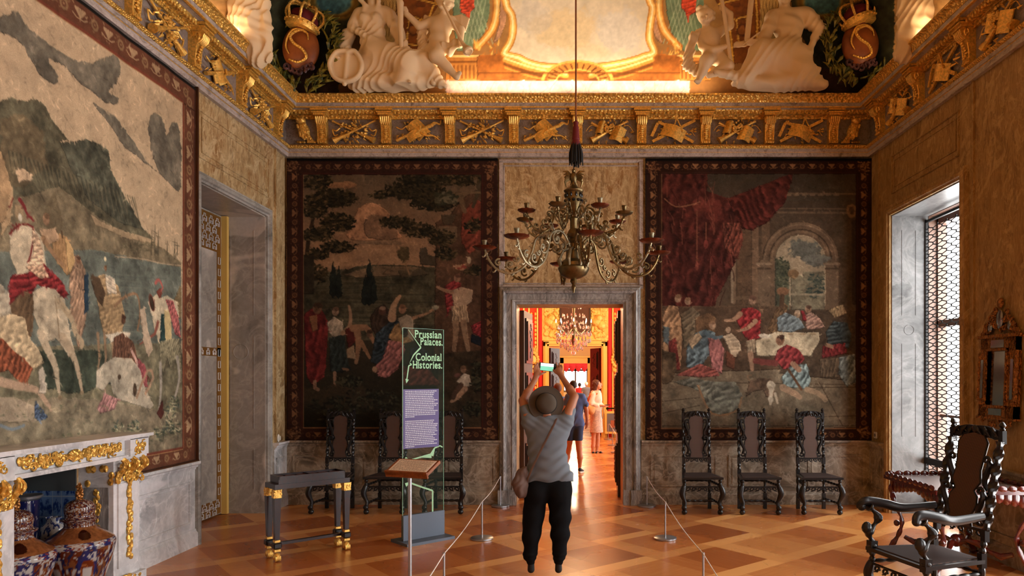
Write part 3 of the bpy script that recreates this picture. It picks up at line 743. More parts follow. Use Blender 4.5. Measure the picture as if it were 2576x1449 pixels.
trim(mb, M['yellow_s'])
mb = MB(); slab(mb, 1538, 1046, 1590, 1099.5, 20, .05); slab(mb, 1300, 1046, 1356, 1099.5, 20, .05); trim(mb, M['yellow'])
for c, lb in ((1341, 'left of the inner doorway'), (1553, 'right of the inner doorway')):
    o = empty('gilded_ornament', W(c, 905, 19.97)); tag(o, 'crowned gilt ornament on the orange red wall strip '+lb, 'wall ornament', 'gilt crown ornaments in the next room')
    mb = MB(); mb.ball((0, -.06, 0), (.1, .06, .13), 12, 8)
    for k in range(16):
        a = k*PI/8; mb.ball((.14*math.cos(a), -.05, .2*math.sin(a)), (.05, .04, .05), 6, 4)
    for k in range(5): mb.ball(((k-2)*.05, -.05, -.32+.02*abs(k-2)), (.03, .03, .06), 6, 4); mb.ball(((k-2)*.05, -.05, .3-.02*abs(k-2)), (.028, .03, .07), 6, 4)
    mb.build('relief', M['yellow'], o, True)
# dark picture over the inner doorway, fire screen by the wall
o = empty('painting', W(1447, 804, 19.9)); tag(o, 'dark picture above the inner doorway behind the crystal chandelier', 'painting')
MB().box((0, 0, 0), (.8, .03, .72)).build('canvas', mat('dark_brown_canvas', L_((74, 44, 26)), .6), o)
MB().box((-.41, 0, 0), (.04, .06, .78)).box((.41, 0, 0), (.04, .06, .78)).box((0, 0, -.38), (.84, .06, .04)).box((0, 0, .38), (.84, .06, .04)).build('frame', M['dark_w'], o)
o = empty('fire_screen', (1.12, 19.75, 0)); tag(o, 'low framed screen with a dark picture against the yellow dado of the next room', 'screen')
MB().box((0, 0, .42), (.5, .04, .62)).build('frame', M['yellow_s'], o); MB().box((0, -.022, .42), (.4, .02, .5)).build('picture', mat('screen_picture', L_((96, 92, 96)), .5), o)
MB().box((0, -.03, .38), (.2, .02, .2)).build('motif', mat('screen_motif', L_((150, 80, 50)), .6), o)
# far openings and the end window
mb = MB()
for px0, py0, px1, py1 in ((1403, 897, 1418, 1031), (1478, 897, 1490, 1031), (1403, 897, 1490, 914)): slab(mb, px0, py0, px1, py1, 36, .12)
for px0, py0, px1, py1 in ((1405, 899, 1409, 1031), (1484, 899, 1488, 1031), (1402, 896, 1491, 900)): slab(mb, px0, py0, px1, py1, 36, .2)
trim(mb, M['yellow_s'])
P = []
v = empty('window_valance', W(1447, 912, 41.7)); tag(v, 'deep red swagged valance across the top of the far end window', 'curtain')
nx, nz = 64, 14; G = np.zeros((nx, nz, 3))
for i in range(nx):
    for j in range(nz):
        u = i/(nx-1); t = j/(nz-1); s = abs(math.sin(u*4*PI)); drop = .34+.22*s
        G[i, j] = ((u-.5)*1.42, -.08-.05*s*math.sin(t*PI)-.02*math.sin(t*30)*s, .02-drop*t)
link('fabric', grid_mesh(G), M['red_fab'], v); MB().box((0, -.05, .05), (1.5, .12, .08)).build('rail', M['yellow_s'], v)
# ---------------------------------------------------------------- carved chairs
def scroll_c(mb, x, z, y, s, h, r=.012, flip=1):
    """an S scroll with curled ends in the xz plane"""
    top = spiral((x-s*.02*flip, y, z+h*.5-.03), .004, .028, PI*.5, -1.1*flip if flip else 1.1)
    pts = [(x+.012*flip, y, z+h*.44), (x+.022*flip, y, z+h*.3), (x+.006*flip, y, z+h*.08), (x-.016*flip, y, z-h*.1), (x-.012*flip, y, z-h*.28), (x+.008*flip, y, z-h*.4)]
    P = spline(pts, 4); mb.tube(P, [r*(.7+.5*math.sin(PI*i/(len(P)-1))) for i in range(len(P))], 6, 1.5)
    mb.tube(spiral((x-.006*flip, y, z+h*.42), .03, .006, 0 if flip > 0 else PI, .9*flip), r*.75, 6)
    mb.tube(spiral((x-.012*flip, y, z-h*.42), .03, .006, 0 if flip > 0 else PI, -.9*flip), r*.75, 6)
def carved_rail(mb, a, b, y, z, n=5, s=.03):
    for k in range(n):
        t = (k+.5)/n; x = a+(b-a)*t; f = 1 if t < .5 else -1
        mb.tube(spiral((x, y, z), s, .006, 0 if f > 0 else PI, f*.95, 12), s*.26, 6)
        mb.tube([(x-s*f, y, z-s*.7), (x+s*.2*f, y-.006, z-s*.2), (x+s*1.1*f, y, z+s*.9)], [s*.12, s*.3, s*.1], 6)
def turned(a, b, mb, r=.014, beads=5, n=8):
    a, b = Vector(a), Vector(b); N = beads*6; P = [a.lerp(b, i/N) for i in range(N+1)]
    mb.tube(P, [r*(.62+.45*abs(math.sin(PI*beads*i/N))) for i in range(N+1)], n)
def make_chair(arm=False, wf=.24, wb=.165, D=.42, H=1.27, lean=.05, tw=.017):
    E = M['ebony']; root = empty('arm_chair' if arm else 'dining_chair'); yf, yb = -D/2, D/2
    zt = .46
    MB().prism([(0, 0)], 0) if False else None
    # seat
    mb = MB(); o = [(-wf-.015, yf-.02), (wf+.015, yf-.02), (wb+.02, yb+.015), (-wb-.02, yb+.015)]
    vs = [(x, y, z) for z in (.432, .458) for x, y in o]; mb.add(vs, [(3, 2, 1, 0), (4, 5, 6, 7), (0, 1, 5, 4), (1, 2, 6, 5), (2, 3, 7, 6), (3, 0, 4, 7)])
    seat = mb.build('seat', E, root)
    vs = [(x*.86, y*.86, z) for z in (.45, .464) for x, y in o]; MB().add(vs, [(3, 2, 1, 0), (4, 5, 6, 7), (0, 1, 5, 4), (1, 2, 6, 5), (2, 3, 7, 6), (3, 0, 4, 7)]).build('cane_panel', M['cane'], seat)
    for s in (-1, 1):
        # front leg
        x = s*(wf-.02); mb = MB(); y = yf+.01
        turned((x, y, .435), (x, y, .35), mb, .022, 2, 10)
        P = spline([(x, y, .36), (x+s*.015, y-.005, .32), (x+s*.03, y-.01, .26), (x+s*.012, y, .2), (x-s*.008, y+.006, .15), (x-s*.002, y, .1), (x+s*.008, y-.006, .075)], 4)
        mb.tube(P, [.03*(.75+.45*math.sin(PI*min(i/(len(P)*.55), 1))) for i in range(len(P))], 10)
        mb.ball((x+s*.03, y-.022, .285), (.026, .014, .026), 10, 6); mb.ball((x+s*.004, y-.008, .085), (.034, .03, .034), 10, 6); mb.ball((x, y, .032), (.036, .036, .032), 10, 6)
        if arm:
            P = spline([(x, y, .45), (x, y, .5), (x-s*.0, y-.03, .56), (x, y+.02, .62), (x, y+.05, .67), (x, y+.0, .73), (x, y-.03, .755)], 4)
            mb.tube(P, [.03*(.8+.35*math.sin(i*.9)) for i in range(len(P))], 10); mb.ball((x, y-.045, .6), (.03, .04, .045), 10, 6); mb.box((x, y, .46), (.055, .055, .09))
        mb.build('leg', E, root, True)
        # rear leg running up into the twisted back post
        x = s*wb; mb = MB()
        mb.box((x, yb, .1), (.04, .04, .2)); turned((x, yb, .2), (x, yb, .42), mb, .022, 2, 8); mb.box((x, yb, .45), (.042, .042, .1))
        mb.build('leg', E, root, True)
        mb = MB(); turned((x, yb, .49), (x, yb+lean*.1, .58), mb, .022, 2, 8); mb.box((x, yb+lean*.15, .615), (.038, .038, .08))
        n = 56; z0, z1 = .65, H-.12; P = [(x, yb+lean*(.2+.7*i/n), z0+(z1-z0)*i/n) for i in range(n+1)]
        mb.tube(P, tw, 10, lobes=2, la=.34, twist=.62)
        mb.box((x, yb+lean, H-.09), (.036, .036, .09)); mb.lathe([(.016, 0), (.02, .01), (.012, .02), (.024, .035), (.012, .056), (.003, .062)], 10, TR(x, yb+lean, H-.045))
        mb.build('back_post', E, root, True)
        # scroll beside the cane
        mb = MB(); xx = s*(wb*.72)
        for z, h, y in ((.79, .25, .3), (1.0, .25, .62)): scroll_c(mb, xx, z+.01, yb+lean*y, 1, h, .016, s)
        mb.ball((xx-s*.006, yb+lean*.47, .895), (.022, .014, .022), 8, 5)
        mb.build('scroll', E, root, True)
    w2 = wb*.5; mb = MB(); vs = []
    prof = [(w2*1.0, .655), (w2*.8, .72), (w2*1.12, .8), (w2*1.05, .86), (w2*.72, .9), (w2*1.1, .96), (w2*.95, 1.04), (w2*1.15, H-.14), (w2*.8, H-.09), (0, H-.07)]
    out = prof+[(-x, z) for x, z in prof[-2::-1]]
    mb.add([(x, yb+lean*(z-.6)/(H-.6)+.006, z) for x, z in out]+[(x, yb+lean*(z-.6)/(H-.6)-.006, z) for x, z in out], [tuple(range(len(out))), tuple(range(2*len(out)-1, len(out)-1, -1))]+[(i, (i+1) % len(out), len(out)+(i+1) % len(out), len(out)+i) for i in range(len(out))])
    mb.build('backrest', M['cane'], root)
    mb = MB()
    for s in (-1, 1):
        mb.tube([(s*(x+.004), yb+lean*(z-.6)/(H-.6), z) for x, z in prof[:-1]], .008, 6)
    mb.build('panel_rim', E, root, True)
    mb = MB(); z = H-.05; y = yb+lean; xs = [wb*(k/8.-1) for k in range(17)]
    top = [(x, z+.028-.03*(x/wb)**2+.006*abs(math.sin(x*95))) for x in xs]; bot = [(x, z-.05-.018*(x/wb)**2+.012*abs(math.sin(x*40))) for x in xs[::-1]]
    mb.prism(top+bot, .022, TR(0, y+.011, 0))
    for k in range(6):
        t = (k-2.5)/2.7; xx = t*wb*.84; f = 1 if t < 0 else -1
        mb.tube([(xx-.026*f, y-.014, z-.04), (xx-.006*f, y-.024, z-.005), (xx+.022*f, y-.014, z+.022)], [.006, .013, .006], 6)
        mb.tube(spiral((xx, y-.016, z-.018), .018, .005, 0, f*.9, 9), .006, 5)
    mb.tube([(x, y-.004, zz) for x, zz in bot], .008, 6); mb.ball((0, y-.018, z+.006), (.03, .012, .028), 8, 5)
    mb.build('crest_rail', E, root, True)
    mb = MB(); carved_rail(mb, -wb+.02, wb-.02, yb+lean*.2, .615, 5, .026); mb.box((0, yb+lean*.22, .645), (wb*2-.03, .022, .02)); mb.build('lower_rail', E, root, True)
    mb = MB(); carved_rail(mb, -wf+.03, wf-.03, yf+.01, .305, 6, .032); mb.tube([(-wf+.03, yf+.01, .34), (wf-.03, yf+.01, .34)], .009, 6); mb.build('front_stretcher', E, root, True)
    for a, b in [((s*(wf-.03), yf+.02, q), (s*wb, yb-.02, q)) for s in (-1, 1) for q in (.135, .36)]+[((-wb, yb, .36), (wb, yb, .36)), ((-(wf+wb)/2+.02, 0, .135), ((wf+wb)/2-.02, 0, .135))]:
        mb = MB(); turned(a, b, mb, .016, 5); mb.build('stretcher', E, root, True)
    if arm:
        for s in (-1, 1):
            mb = MB(); x0, x1 = s*(wf-.02), s*wb
            P = spline([(x0+s*.02, yf-.08, .742), (x0+s*.012, yf-.07, .775), (x0+s*.005, yf-.02, .79), (x0, yf+.12, .765), ((x0+x1)/2, yf+.26, .735), (x1, yb+.01, .75)], 5)
            mb.tube(P, [.02+.008*math.sin(PI*i/len(P)) for i in range(len(P))], 10, 1.3); mb.tube(spiral((0, 0, 0), .004, .024, 0, 1.2), .012, 6) if False else None
            mb.ball((x0+s*.01, yf-.07, .752), (.026, .034, .03), 10, 6); mb.build('arm', E, root, True)
    return root
c0 = make_chair(); first = True
CH = [(1.58, 8.98, 'nearest the doorway, on its right side'), (2.29, 8.97, 'in the middle of the three beneath the right tapestry'), (3.04, 8.96, 'at the window end of the row beneath the right tapestry'),
      (-3.01, 9.0, 'behind the dark game table'), (-2.33, 9.0, 'between the game table and the glass sign'), (-1.61, 9.0, 'behind the glass sign, nearest the doorway on its left side')]
for x, y, l in CH:
    c = c0 if first else copy_tree(c0); first = False
    c.location = (x, y, 0); c.rotation_euler = (0, 0, 0)
    tag(c, 'dark carved high-backed cane chair '+l, 'chair', 'carved cane chairs along the back wall')
ac = make_chair(True, .29, .22, .5, 1.37, .17, .026); ac.name = 'arm_chair'; ac.location = (2.47, 5.0, 0); ac.rotation_euler = (0, 0, -PI/2+.25)
tag(ac, 'dark carved armchair with twisted posts and cane back, in the right foreground', 'chair')
# ---------------------------------------------------------------- red table beneath the mirror
t = empty('side_table', (3.42, 6.4, 0), 0, 'red lacquer table with a scalloped edge behind the armchair, under the mirror', 'table'); R = M['red_lac']
tw, td = .41, .47
MB().b2((-tw, -td, .735), (tw, td, .75)).build('table_top', mat('worn_table_top', L_((150, 140, 140)), .25), t)
mb = MB()
for (ax, ay), (bx, by) in (((-tw, -td), (tw, -td)), ((tw, -td), (tw, td)), ((tw, td), (-tw, td)), ((-tw, td), (-tw, -td))):
    n = 10; L = math.hypot(bx-ax, by-ay)
    nx_, ny_ = (by-ay)/L, -(bx-ax)/L
    for k in range(n):
        t0 = (k+.5)/n; c = (ax+(bx-ax)*t0+nx_*.02, ay+(by-ay)*t0+ny_*.02, .765)
        a = math.atan2(by-ay, bx-ax); mb.ball(c, (L/n*.52, .012, .026), 10, 6, RZ(a))
    mb.box(((ax+bx)/2+nx_*.01, (ay+by)/2+ny_*.01, .735), (L+.04, .03, .035), RZ(math.atan2(by-ay, bx-ax)))
mb.build('scalloped_rim', R, t, True)
mb = MB()
for (ax, ay), (bx, by) in (((-tw, -td), (tw, -td)), ((tw, td), (-tw, td)), ((tw, -td), (tw, td)), ((-tw, td), (-tw, -td))):
    ux, uy = (bx-ax), (by-ay); L = math.hypot(ux, uy); n = 11
    pts = [(ax+ux*k/n, ay+uy*k/n) for k in range(n+1)]
    for k in range(n):
        p = pts[k]; q = pts[k+1]; m = ((p[0]+q[0])/2*.9, (p[1]+q[1])/2*.9, .71-.045*abs(2*(k+.5)/n-1))
        mb.ball(m, (L/n*.7, .016, .05+.03*abs(2*(k+.5)/n-1)), 8, 5, RZ(math.atan2(uy, ux)))
mb.build('apron', R, t, True)
for sx in (-1, 1):
    for sy in (-1, 1):
        mb = MB(); x, y = sx*(tw-.05), sy*(td-.05)
        P = spline([(x, y, .72), (x+sx*.02, y+sy*.02, .62), (x-sx*.0, y-sy*.0, .5), (x-sx*.05, y-sy*.04, .34), (x-sx*.03, y-sy*.02, .2), (x+sx*.03, y+sy*.02, .07), (x+sx*.05, y+sy*.03, .02)], 5)
        mb.tube(P, [.045*(1-.55*math.sin(PI*i/(len(P)-1))**.7)+.006*math.sin(i*1.7) for i in range(len(P))], 8, .7)
        mb.ball((x-sx*.02, y, .3), (.03, .03, .03)); mb.build('leg', R, t, True)
for s in (-1, 1):
    for f in (-1, 1): MB().tube([(s*.3*u, f*.34*u, .2+.05*math.sin(u*6)) for u in (1, .8, .6, .4, .2, 0)], [.02, .03, .018, .03, .018, .03], 8).build('stretcher', R, t, True)
MB().ball((0, 0, .24), (.05, .05, .05)).build('finial', R, t, True)
# ---------------------------------------------------------------- wall mirror on the pier
m = empty('wall_mirror', (XR-.035, 6.56, 1.69), 0, 'carved red gold mirror with a pierced crest on the pier by the window', 'mirror'); MG = M['mirror_gold']
m.rotation_euler = (0, .04, 0)
MB().b2((-.01, -.15, -.26), (0, .15, .24)).build('mirror_glass', M['mirror'], m)
mb = MB()
for y in (-1, 1):
    mb.b2((-.03, y*.15, -.37), (.03, y*.27, .37)); mb.b2((-.05, y*.15, -.27), (.0, y*.17, .26))
mb.b2((-.03, -.27, .24), (.03, .27, .37)).b2((-.03, -.27, -.37), (.03, .27, -.26)).b2((-.05, -.17, .24), (0, .17, .26)).b2((-.05, -.17, -.28), (0, .17, -.26)).b2((-.05, -.3, .36), (.03, .3, .39)).b2((-.04, -.29, -.39), (.03, .29, -.37))
mb.build('frame', MG, m)
MB().b2((-.035, -.1, .27), (-.02, .1, .34)).b2((-.035, -.1, -.35), (-.02, .1, -.29)).b2((-.035, -.25, -.2), (-.02, -.21, .16)).b2((-.035, .21, -.2), (-.02, .25, .16)).build('mirror_inset', M['mirror'], m)
def crest(mb, z0, h, w, n, up=1):
    for k in range(n):
        t = rnd.uniform(-1, 1); zz = z0+up*rnd.random()*h*(1-abs(t)**1.5)
        mb.tube([(-.02+p[1]*.2, w*t+p[0], zz+p[2]) for p in spiral((0, 0, 0), .035, .008, rnd.random()*6, rnd.choice((-1, 1))*.9, 9)], .01, 5)
mb = MB(); crest(mb, .4, .3, .27, 34); mb.ball((-.02, 0, .68), (.02, .05, .05)); mb.build('crest', MG, m, True)
mb = MB().ball((-.02, 0, .53), (.012, .06, .09), 10, 6); mb.ball((-.02, -.15, .46), (.012, .035, .05), 8, 5); mb.ball((-.02, .15, .46), (.012, .035, .05), 8, 5); mb.build('crest_glass', M['mirror'], m, True)
mb = MB(); crest(mb, -.4, .1, .22, 14, -1); mb.build('pendant', MG, m, True)
for y in (-1, 1): MB().tube([(-.02, y*.285, .24-k*.02) for k in range(24)], [.012+.012*abs(math.sin(k*.8)) for k in range(24)], 8).build('side_drop', MG, m, True)
# ---------------------------------------------------------------- game table
g = empty('game_table', (-2.545, 6.865, 0), 0.745, None, 'table'); T = M['tortoise']
tag(g, 'long narrow dark game table with tapering legs and gilt feet, left of the lectern')
L2, w2 = .34, .107
MB().b2((-L2-.02, -w2-.02, .66), (L2+.02, w2+.02, .705)).build('frieze', T, g)
mb = MB(); q = .012
mb.b2((-L2+.02, -w2, .705), (L2-.02, w2, .745)); z = .745
mb.b2((-L2+.02, -w2, z), (L2-.02, -w2+q, z+.03)).b2((-L2+.02, w2-q, z), (L2-.02, w2, z+.03)).b2((-L2+.02, -w2, z), (-L2+.02+q, w2, z+.03)).b2((L2-.02-q, -w2, z), (L2-.02, w2, z+.03)).b2((-.006, -w2, z), (.006, w2, z+.024))
mb.build('board_tray', T, g)
mb = MB()
for k in range(6):
    for s in (-1, 1): mb.lathe([(.001, 0), (.034, .0), (.042, .012), (.046, .014)], 12, TR(-L2+.075+k*.108+(.0), s*.05, .745))
mb.build('playing_wells', mat('dark_red_wood', (.09, .02, .012), .35), g, True)
for sx in (-1, 1):
    for sy in (-1, 1):
        x, y = sx*(L2-.005), sy*(w2-.01); lg = MB()
        vs = [(x+a*r, y+b*r, zz) for zz, r in ((.2, .02), (.58, .031)) for a, b in ((-1, -1), (1, -1), (1, 1), (-1, 1))]
        lg.add(vs, [(3, 2, 1, 0), (4, 5, 6, 7), (0, 1, 5, 4), (1, 2, 6, 5), (2, 3, 7, 6), (3, 0, 4, 7)]); lg = lg.build('leg', T, g)
        mb = MB().box((x, y, .62), (.068, .068, .075))
        for k in range(10): mb.ball((x+rnd.uniform(-.034, .034), y+rnd.choice((-.034, .034)), rnd.uniform(.59, .655)), (.01, .008, .012), 6, 4); mb.ball((x+rnd.choice((-.034, .034)), y+rnd.uniform(-.034, .034), rnd.uniform(.59, .655)), (.008, .01, .012), 6, 4)
        mb.build('gilt_capital', M['gold_f'], lg, True)
        mb = MB().box((x, y, .185), (.05, .05, .02)).box((x, y, .1), (.055, .055, .02)); mb.ball((x, y, .04), (.036, .042, .04))
        for k in range(4): mb.ball((x-.02+k*.013, y-.03, .03), (.01, .02, .028), 6, 4)
        mb.build('gilt_foot', M['gold_f'], lg, True)
        MB().box((x, y, .145), (.075, .075, .055), None, .01).build('block', M['ebony'], lg)
mb = MB().b2((-L2, -.02, .125), (L2, .02, .15)); 
for s in (-1, 1): mb.b2((s*L2-.02, -w2, .125), (s*L2+.02, w2, .15))
mb.build('stretcher', T, g)
# ---------------------------------------------------------------- text lectern
l = empty('lectern', (-1.235, 5.4, 0), 0, 'slim metal pole with an oak board and text sheet, before the glass sign', 'lectern')
MB().lathe([(.135, 0), (.14, .004), (.14, .016), (.13, .02)], 36).build('base', M['steel'], l, True)
MB().lathe([(.014, .02), (.014, 1.0)], 14).build('pole', M['steel'], l, True)
B = Matrix.Translation((.02, 0, 1.01)) @ RZ(-.38) @ RX(.42)
mb = MB(B); mb.b2((-.185, -.1, -.012), (.185, .1, .012)); mb.b2((-.185, -.1, -.03), (.185, -.085, .02)); mb.build('board', M['oak'], l)
mb = MB(B); mb.b2((-.165, -.082, .012), (.165, .085, .0145)); sh = mb.build('text_sheet', M['paper'], l)
mb = MB(B)
for k in range(15):
    y = .072-k*.0098; x = -.15
    while x < .14:
        ww = rnd.uniform(.008, .026)
        if rnd.random() < .93: mb.b2((x, y-.0022, .0146), (min(x+ww, .152), y+.0018, .0149))
        x += ww+.005
mb.build('print', M['ink'], sh)
# ---------------------------------------------------------------- rope barriers
def stanchion(x, y, lab, grp, h=.39):
    o = empty('stanchion', (x, y, 0), 0, lab, 'stanchion', grp)
    MB().lathe([(.112, 0), (.118, .004), (.118, .018), (.112, .022), (.012, .022)], 36).build('base', M['steel'], o, True)
    MB().lathe([(.0085, .02), (.0085, h-.01), (.011, h-.01), (.011, h), (.006, h+.004)], 12).build('pole', M['steel'], o, True); return o
for s, nm in ((-1, 'left'), (1, 'right')):
    for y, d in ((9.33, 'against the door jamb'), (7.46, 'in the middle of the roped walkway'), (5.3, 'nearest the camera')):
        stanchion(s*.955 if y > 6 else s*.96, y, 'low steel stanchion with round foot %s, %s rope' % (d, nm), 'low stanchions along the walkway')
    P = []
    ys = [3.3, 5.3, 7.46, 9.33]
    for a, b in zip(ys[:-1], ys[1:]):
        for k in range(12):
            t = k/12; P.append((s*.957, a+(b-a)*t, .388-.03*math.sin(PI*t)))
    P.append((s*.957, 9.33, .39)); o = MB().tube(P, .0038, 6).build('barrier_rope', M['rope'], None, True)
    tag(o, 'thin white barrier cord running along the %s side of the walkway' % nm, 'rope')
for k, (px, py) in enumerate(((1530, 1106), (1541, 1121), (1550, 1139))):
    d = 1.7*1800/(py-946); x = (px-CX)*d/FO
    stanchion(x, d, 'low steel stanchion in the next room, %s' % ('deepest of the three', 'middle one of three', 'nearest of the three')[k], 'low stanchions in the next room', .42)
o = MB().tube([W(1533, 1066, 19.5), W(1544, 1083, 17.5), W(1551, 1096, 15.9), W(1565, 1109, 14.8)], .006, 5).build('barrier_rope', M['rope'], None, True); tag(o, 'thin cord joining the stanchions in the next room', 'rope')
# ---------------------------------------------------------------- glass sign
a = math.atan2(.33, .351); sg = empty('glass_sign', ((-1.73-1.379)/2, (7.24+7.57)/2, 0), a, 'tall clear glass sign reading Prussian Palaces. Colonial Histories. with purple text panel', 'sign')
gw = .241
MB().b2((-gw, -.006, .05), (gw, .006, 2.19)).build('glass_pane', M['glass'], sg)
MB().b2((-gw-.003, -.006, .05), (-gw, .006, 2.19)).b2((gw, -.006, .05), (gw+.003, .006, 2.19)).b2((-gw, -.001, 2.188), (gw, .001, 2.19)).build('glass_edge', M['glass_edge'], sg)
MB().b2((-gw-.003, -.02, .03), (gw+.003, .02, .285)).build('clamp_plate', M['slate'], sg)
MB().b2((-.28, -.16, 0), (.28, .17, .028)).build('base_plate', M['slate'], sg)
y = -.0075
mb = MB(); a0, a1 = -gw+.003, gw-.06
mb.b2((a0, y-.001, .96), (a1, y, 1.565)); pp = mb.build('text_panel', M['purple'], sg)
mb = MB(); rr = random.Random(3)
for blk, (z0, n) in enumerate(((1.55, 15), (1.245, 15))):
    for k in range(n):
        z = z0-k*.0186; x = a0+.022; end = a1-.012-(rr.random()*.06 if k < n-1 else .28)
        while x < end:
            wd = rr.uniform(.006, .026); mb.b2((x, y-.0018, z-.0105), (min(x+wd, end), y-.001, z-.001)); x += wd+.0045
mb.build('print', M['white_ink'], pp)
def text(s, x, z, size, al='RIGHT'):
    cu = bpy.data.curves.new('t', 'FONT'); cu.body = s; cu.size = size; cu.align_x = al; cu.extrude = .0008; cu.offset = .0022
    o = bpy.data.objects.new('t', cu); COL.objects.link(o); bpy.context.view_layer.update()
    me = bpy.data.meshes.new_from_object(o); bpy.data.objects.remove(o); v = np.array([q.co[:] for q in me.vertices]); 
    return v, [tuple(p.vertices) for p in me.polygons], x, z
def serif_text(mb, s, x, z, size, wid):
    """condensed letters set right-aligned one by one, slab serifs on their stems"""
    adv = 0; items = []
    for ch in s:
        v, f, _, _ = text(ch, 0, 0, size, 'LEFT'); x0, x1 = v[:, 0].min(), v[:, 0].max(); items.append((ch, v, f, x0, adv)); adv += (x1-x0)*.93+size*(.075 if ch != 'i' else .085)
    adv -= size*.07; kx = wid/adv; off = x-wid
    class Q:
        def b2(self, a, b): mb.b2((off+(a[0])*kx, a[1], a[2]), (off+b[0]*kx, b[1], b[2]))
    qb = Q()
    for ch, v, f, x0, a in items:
        mb.add([(off+(a+(p[0]-x0)*.93)*kx, y-.001-p[2], z+p[1]) for p in v], f)
        st = {'P': [.05], 'r': [.045], 'n': [.045, .3], 'i': [.045], 'l': [.045], 'H': [.05, .46], 'a': [.33]}.get(ch, [])
        top = {'P': [.05], 'l': [.045], 'H': [.05, .46], 'i': [.03]}.get(ch, [])
        for q in st: qb.b2((a+(q-.085)*size, y-.003, z), (a+(q+.1)*size, y-.0005, z+.045*size))
        for q in top:
            h = .7*size if ch in 'PH' else (.72*size if ch == 'l' else .5*size)
            qb.b2((a+(q-.085)*size, y-.003, z+h-.04*size), (a+(q+(.1 if ch in 'PH' else .02))*size, y-.0005, z+h))
tx = MB()
def sp(px, py):
    u = (px-1014)/(1117-1014); d = 7.24+(7.57-7.24)*u; return ((u*2-1)*gw, EH-(py-946)*d/1800)
for s, px, py, wd in (('Prussian', 1111, 851.5, .318), ('Palaces.', 1114, 869.5, .267), ('Colonial', 1111, 908, .309), ('Histories.', 1113, 927, .351)): a_ = sp(px, py); serif_text(tx, s, a_[0], a_[1], .108, wd)
# serifs at stem feet of the capitals and tall letters
tx.build('lettering', M['mint'], sg)
def band(mb, pts, ws):
    for i in range(len(pts)-1):
        (x0, z0), (x1, z1) = pts[i], pts[i+1]; dx, dz = x1-x0, z1-z0; L = math.hypot(dx, dz); nx_, nz_ = -dz/L, dx/L; w0, w1 = ws[i]/2, ws[i+1]/2
        mb.prism([(x0+nx_*w0, z0+nz_*w0), (x0-nx_*w0, z0-nz_*w0), (x1-nx_*w1, z1-nz_*w1), (x1+nx_*w1, z1+nz_*w1)], .001, TR(0, y, 0))
mb = MB()
band(mb, [sp(1027, 829), sp(1048, 860), sp(1058, 874), sp(1040, 893), sp(1031, 911)], [.004, .007, .016, .014, .004])
band(mb, [sp(1030, 913), sp(1035, 917), sp(1028, 920), sp(1023, 957)], [.005, .014, .013, .012]); band(mb, [sp(1024, 954), sp(1022, 964)], [.04, .003])
band(mb, [sp(1114, 1125), sp(1107, 1121), sp(1093, 1127), sp(1085, 1146), sp(1060, 1149), sp(1022, 1160)], [.01, .014, .016, .05, .016, .012]); band(mb, [sp(1024, 1152), sp(1015, 1163)], [.04, .02])
band(mb, [sp(1020, 1220), sp(1030, 1214), sp(1060, 1225), sp(1088, 1234), sp(1088, 1300)], [.04, .018, .016, .018, .018])
mb.build('route_line', M['mint'], sg)
# ---------------------------------------------------------------- small fittings on the walls
def socket(nm, loc, lab, wall, round_=False):
    o = empty(nm, loc, {'L': PI/2, 'R': -PI/2, 'B': 0}[wall], lab, 'socket' if not round_ else 'button')
    if round_: MB().lathe([(.03, 0), (.032, .01), (.02, .018), (.019, .03)], 20, RX(PI/2) @ Matrix.Scale(1.6, 4, (0, 1, 0))).build('cover', M['plastic'], o, True)
    else: MB().box((0, -.008, 0), (.09, .016, .085), None, .006).build('cover', M['plastic'], o); MB().lathe([(.001, 0), (.02, .0), (.022, .003)], 16, TR(0, -.016, 0) @ RX(PI/2)).build('plug_well', M['grey_c'], o, True)
socket('wall_button', (XL+.005, 9.23, .9), 'oval white fitting above the dado in the left corner by the gilded door', 'L', True)
socket('wall_socket', (XR-.0, 9.32, .93), 'square white socket above the dado between right tapestry and window', 'R')
socket('wall_socket', (XR-.0, 6.62, .91), 'square white socket above the dado beneath the mirror', 'R')
# ---------------------------------------------------------------- fireplace
fp = empty('fireplace', (XL, 5.03, 0), 0, 'marble fireplace with gilt shell frieze and scroll capitals below the large left tapestry', 'fireplace')
P_ = M['pale']; G_ = M['gold_c']
mb = MB(); mb.b2((0, -.82, 1.05), (.33, .82, 1.08)).b2((0, -.8, 1.08), (.3, .8, 1.2)).b2((0, -.83, 1.2), (.345, .83, 1.215)).b2((0, -.85, 1.215), (.37, .85, 1.24))
for s in (-1, 1): mb.b2((0, s*.82, 1.07), (.345, s*.58, 1.205))
mb.build('mantel_shelf', P_, fp)
def leafy(mb, c, n, ry, rz, s=.03, x=.02):
    for k in range(n):
        a = rnd.random()*6.3; p = (c[0]+x, c[1]+rnd.uniform(-ry, ry), c[2]+rnd.uniform(-rz, rz))
        mb.tube([(p[0]+.4*q[1]*0, p[1]+q[0], p[2]+q[2]) for q in spiral((0, 0, 0), s, s*.2, a, rnd.choice((-1, 1))*.8, 8)], s*.22, 5)
mb = MB()
for k in range(9):
    a = (k-4)*.26; mb.tube([(.305, 0, 1.1), (.325, .05*math.sin(a), 1.1+.05*math.cos(a)), (.312, .085*math.sin(a), 1.1+.085*math.cos(a))], [.005, .014, .009], 6)
for s in (-1, 1):
    for k in range(4):
        y = s*(.13+k*.105); mb.tube([(.31, y+q[0], 1.14+q[2]) for q in spiral((0, 0, 0), .045, .008, 0 if k % 2 else PI, s*(1 if k % 2 else -1)*.9, 12)], .008, 6)
        leafy(mb, (.29, y, 1.14), 14, .055, .035, .028)
mb.build('gilt_frieze', G_, fp, True)
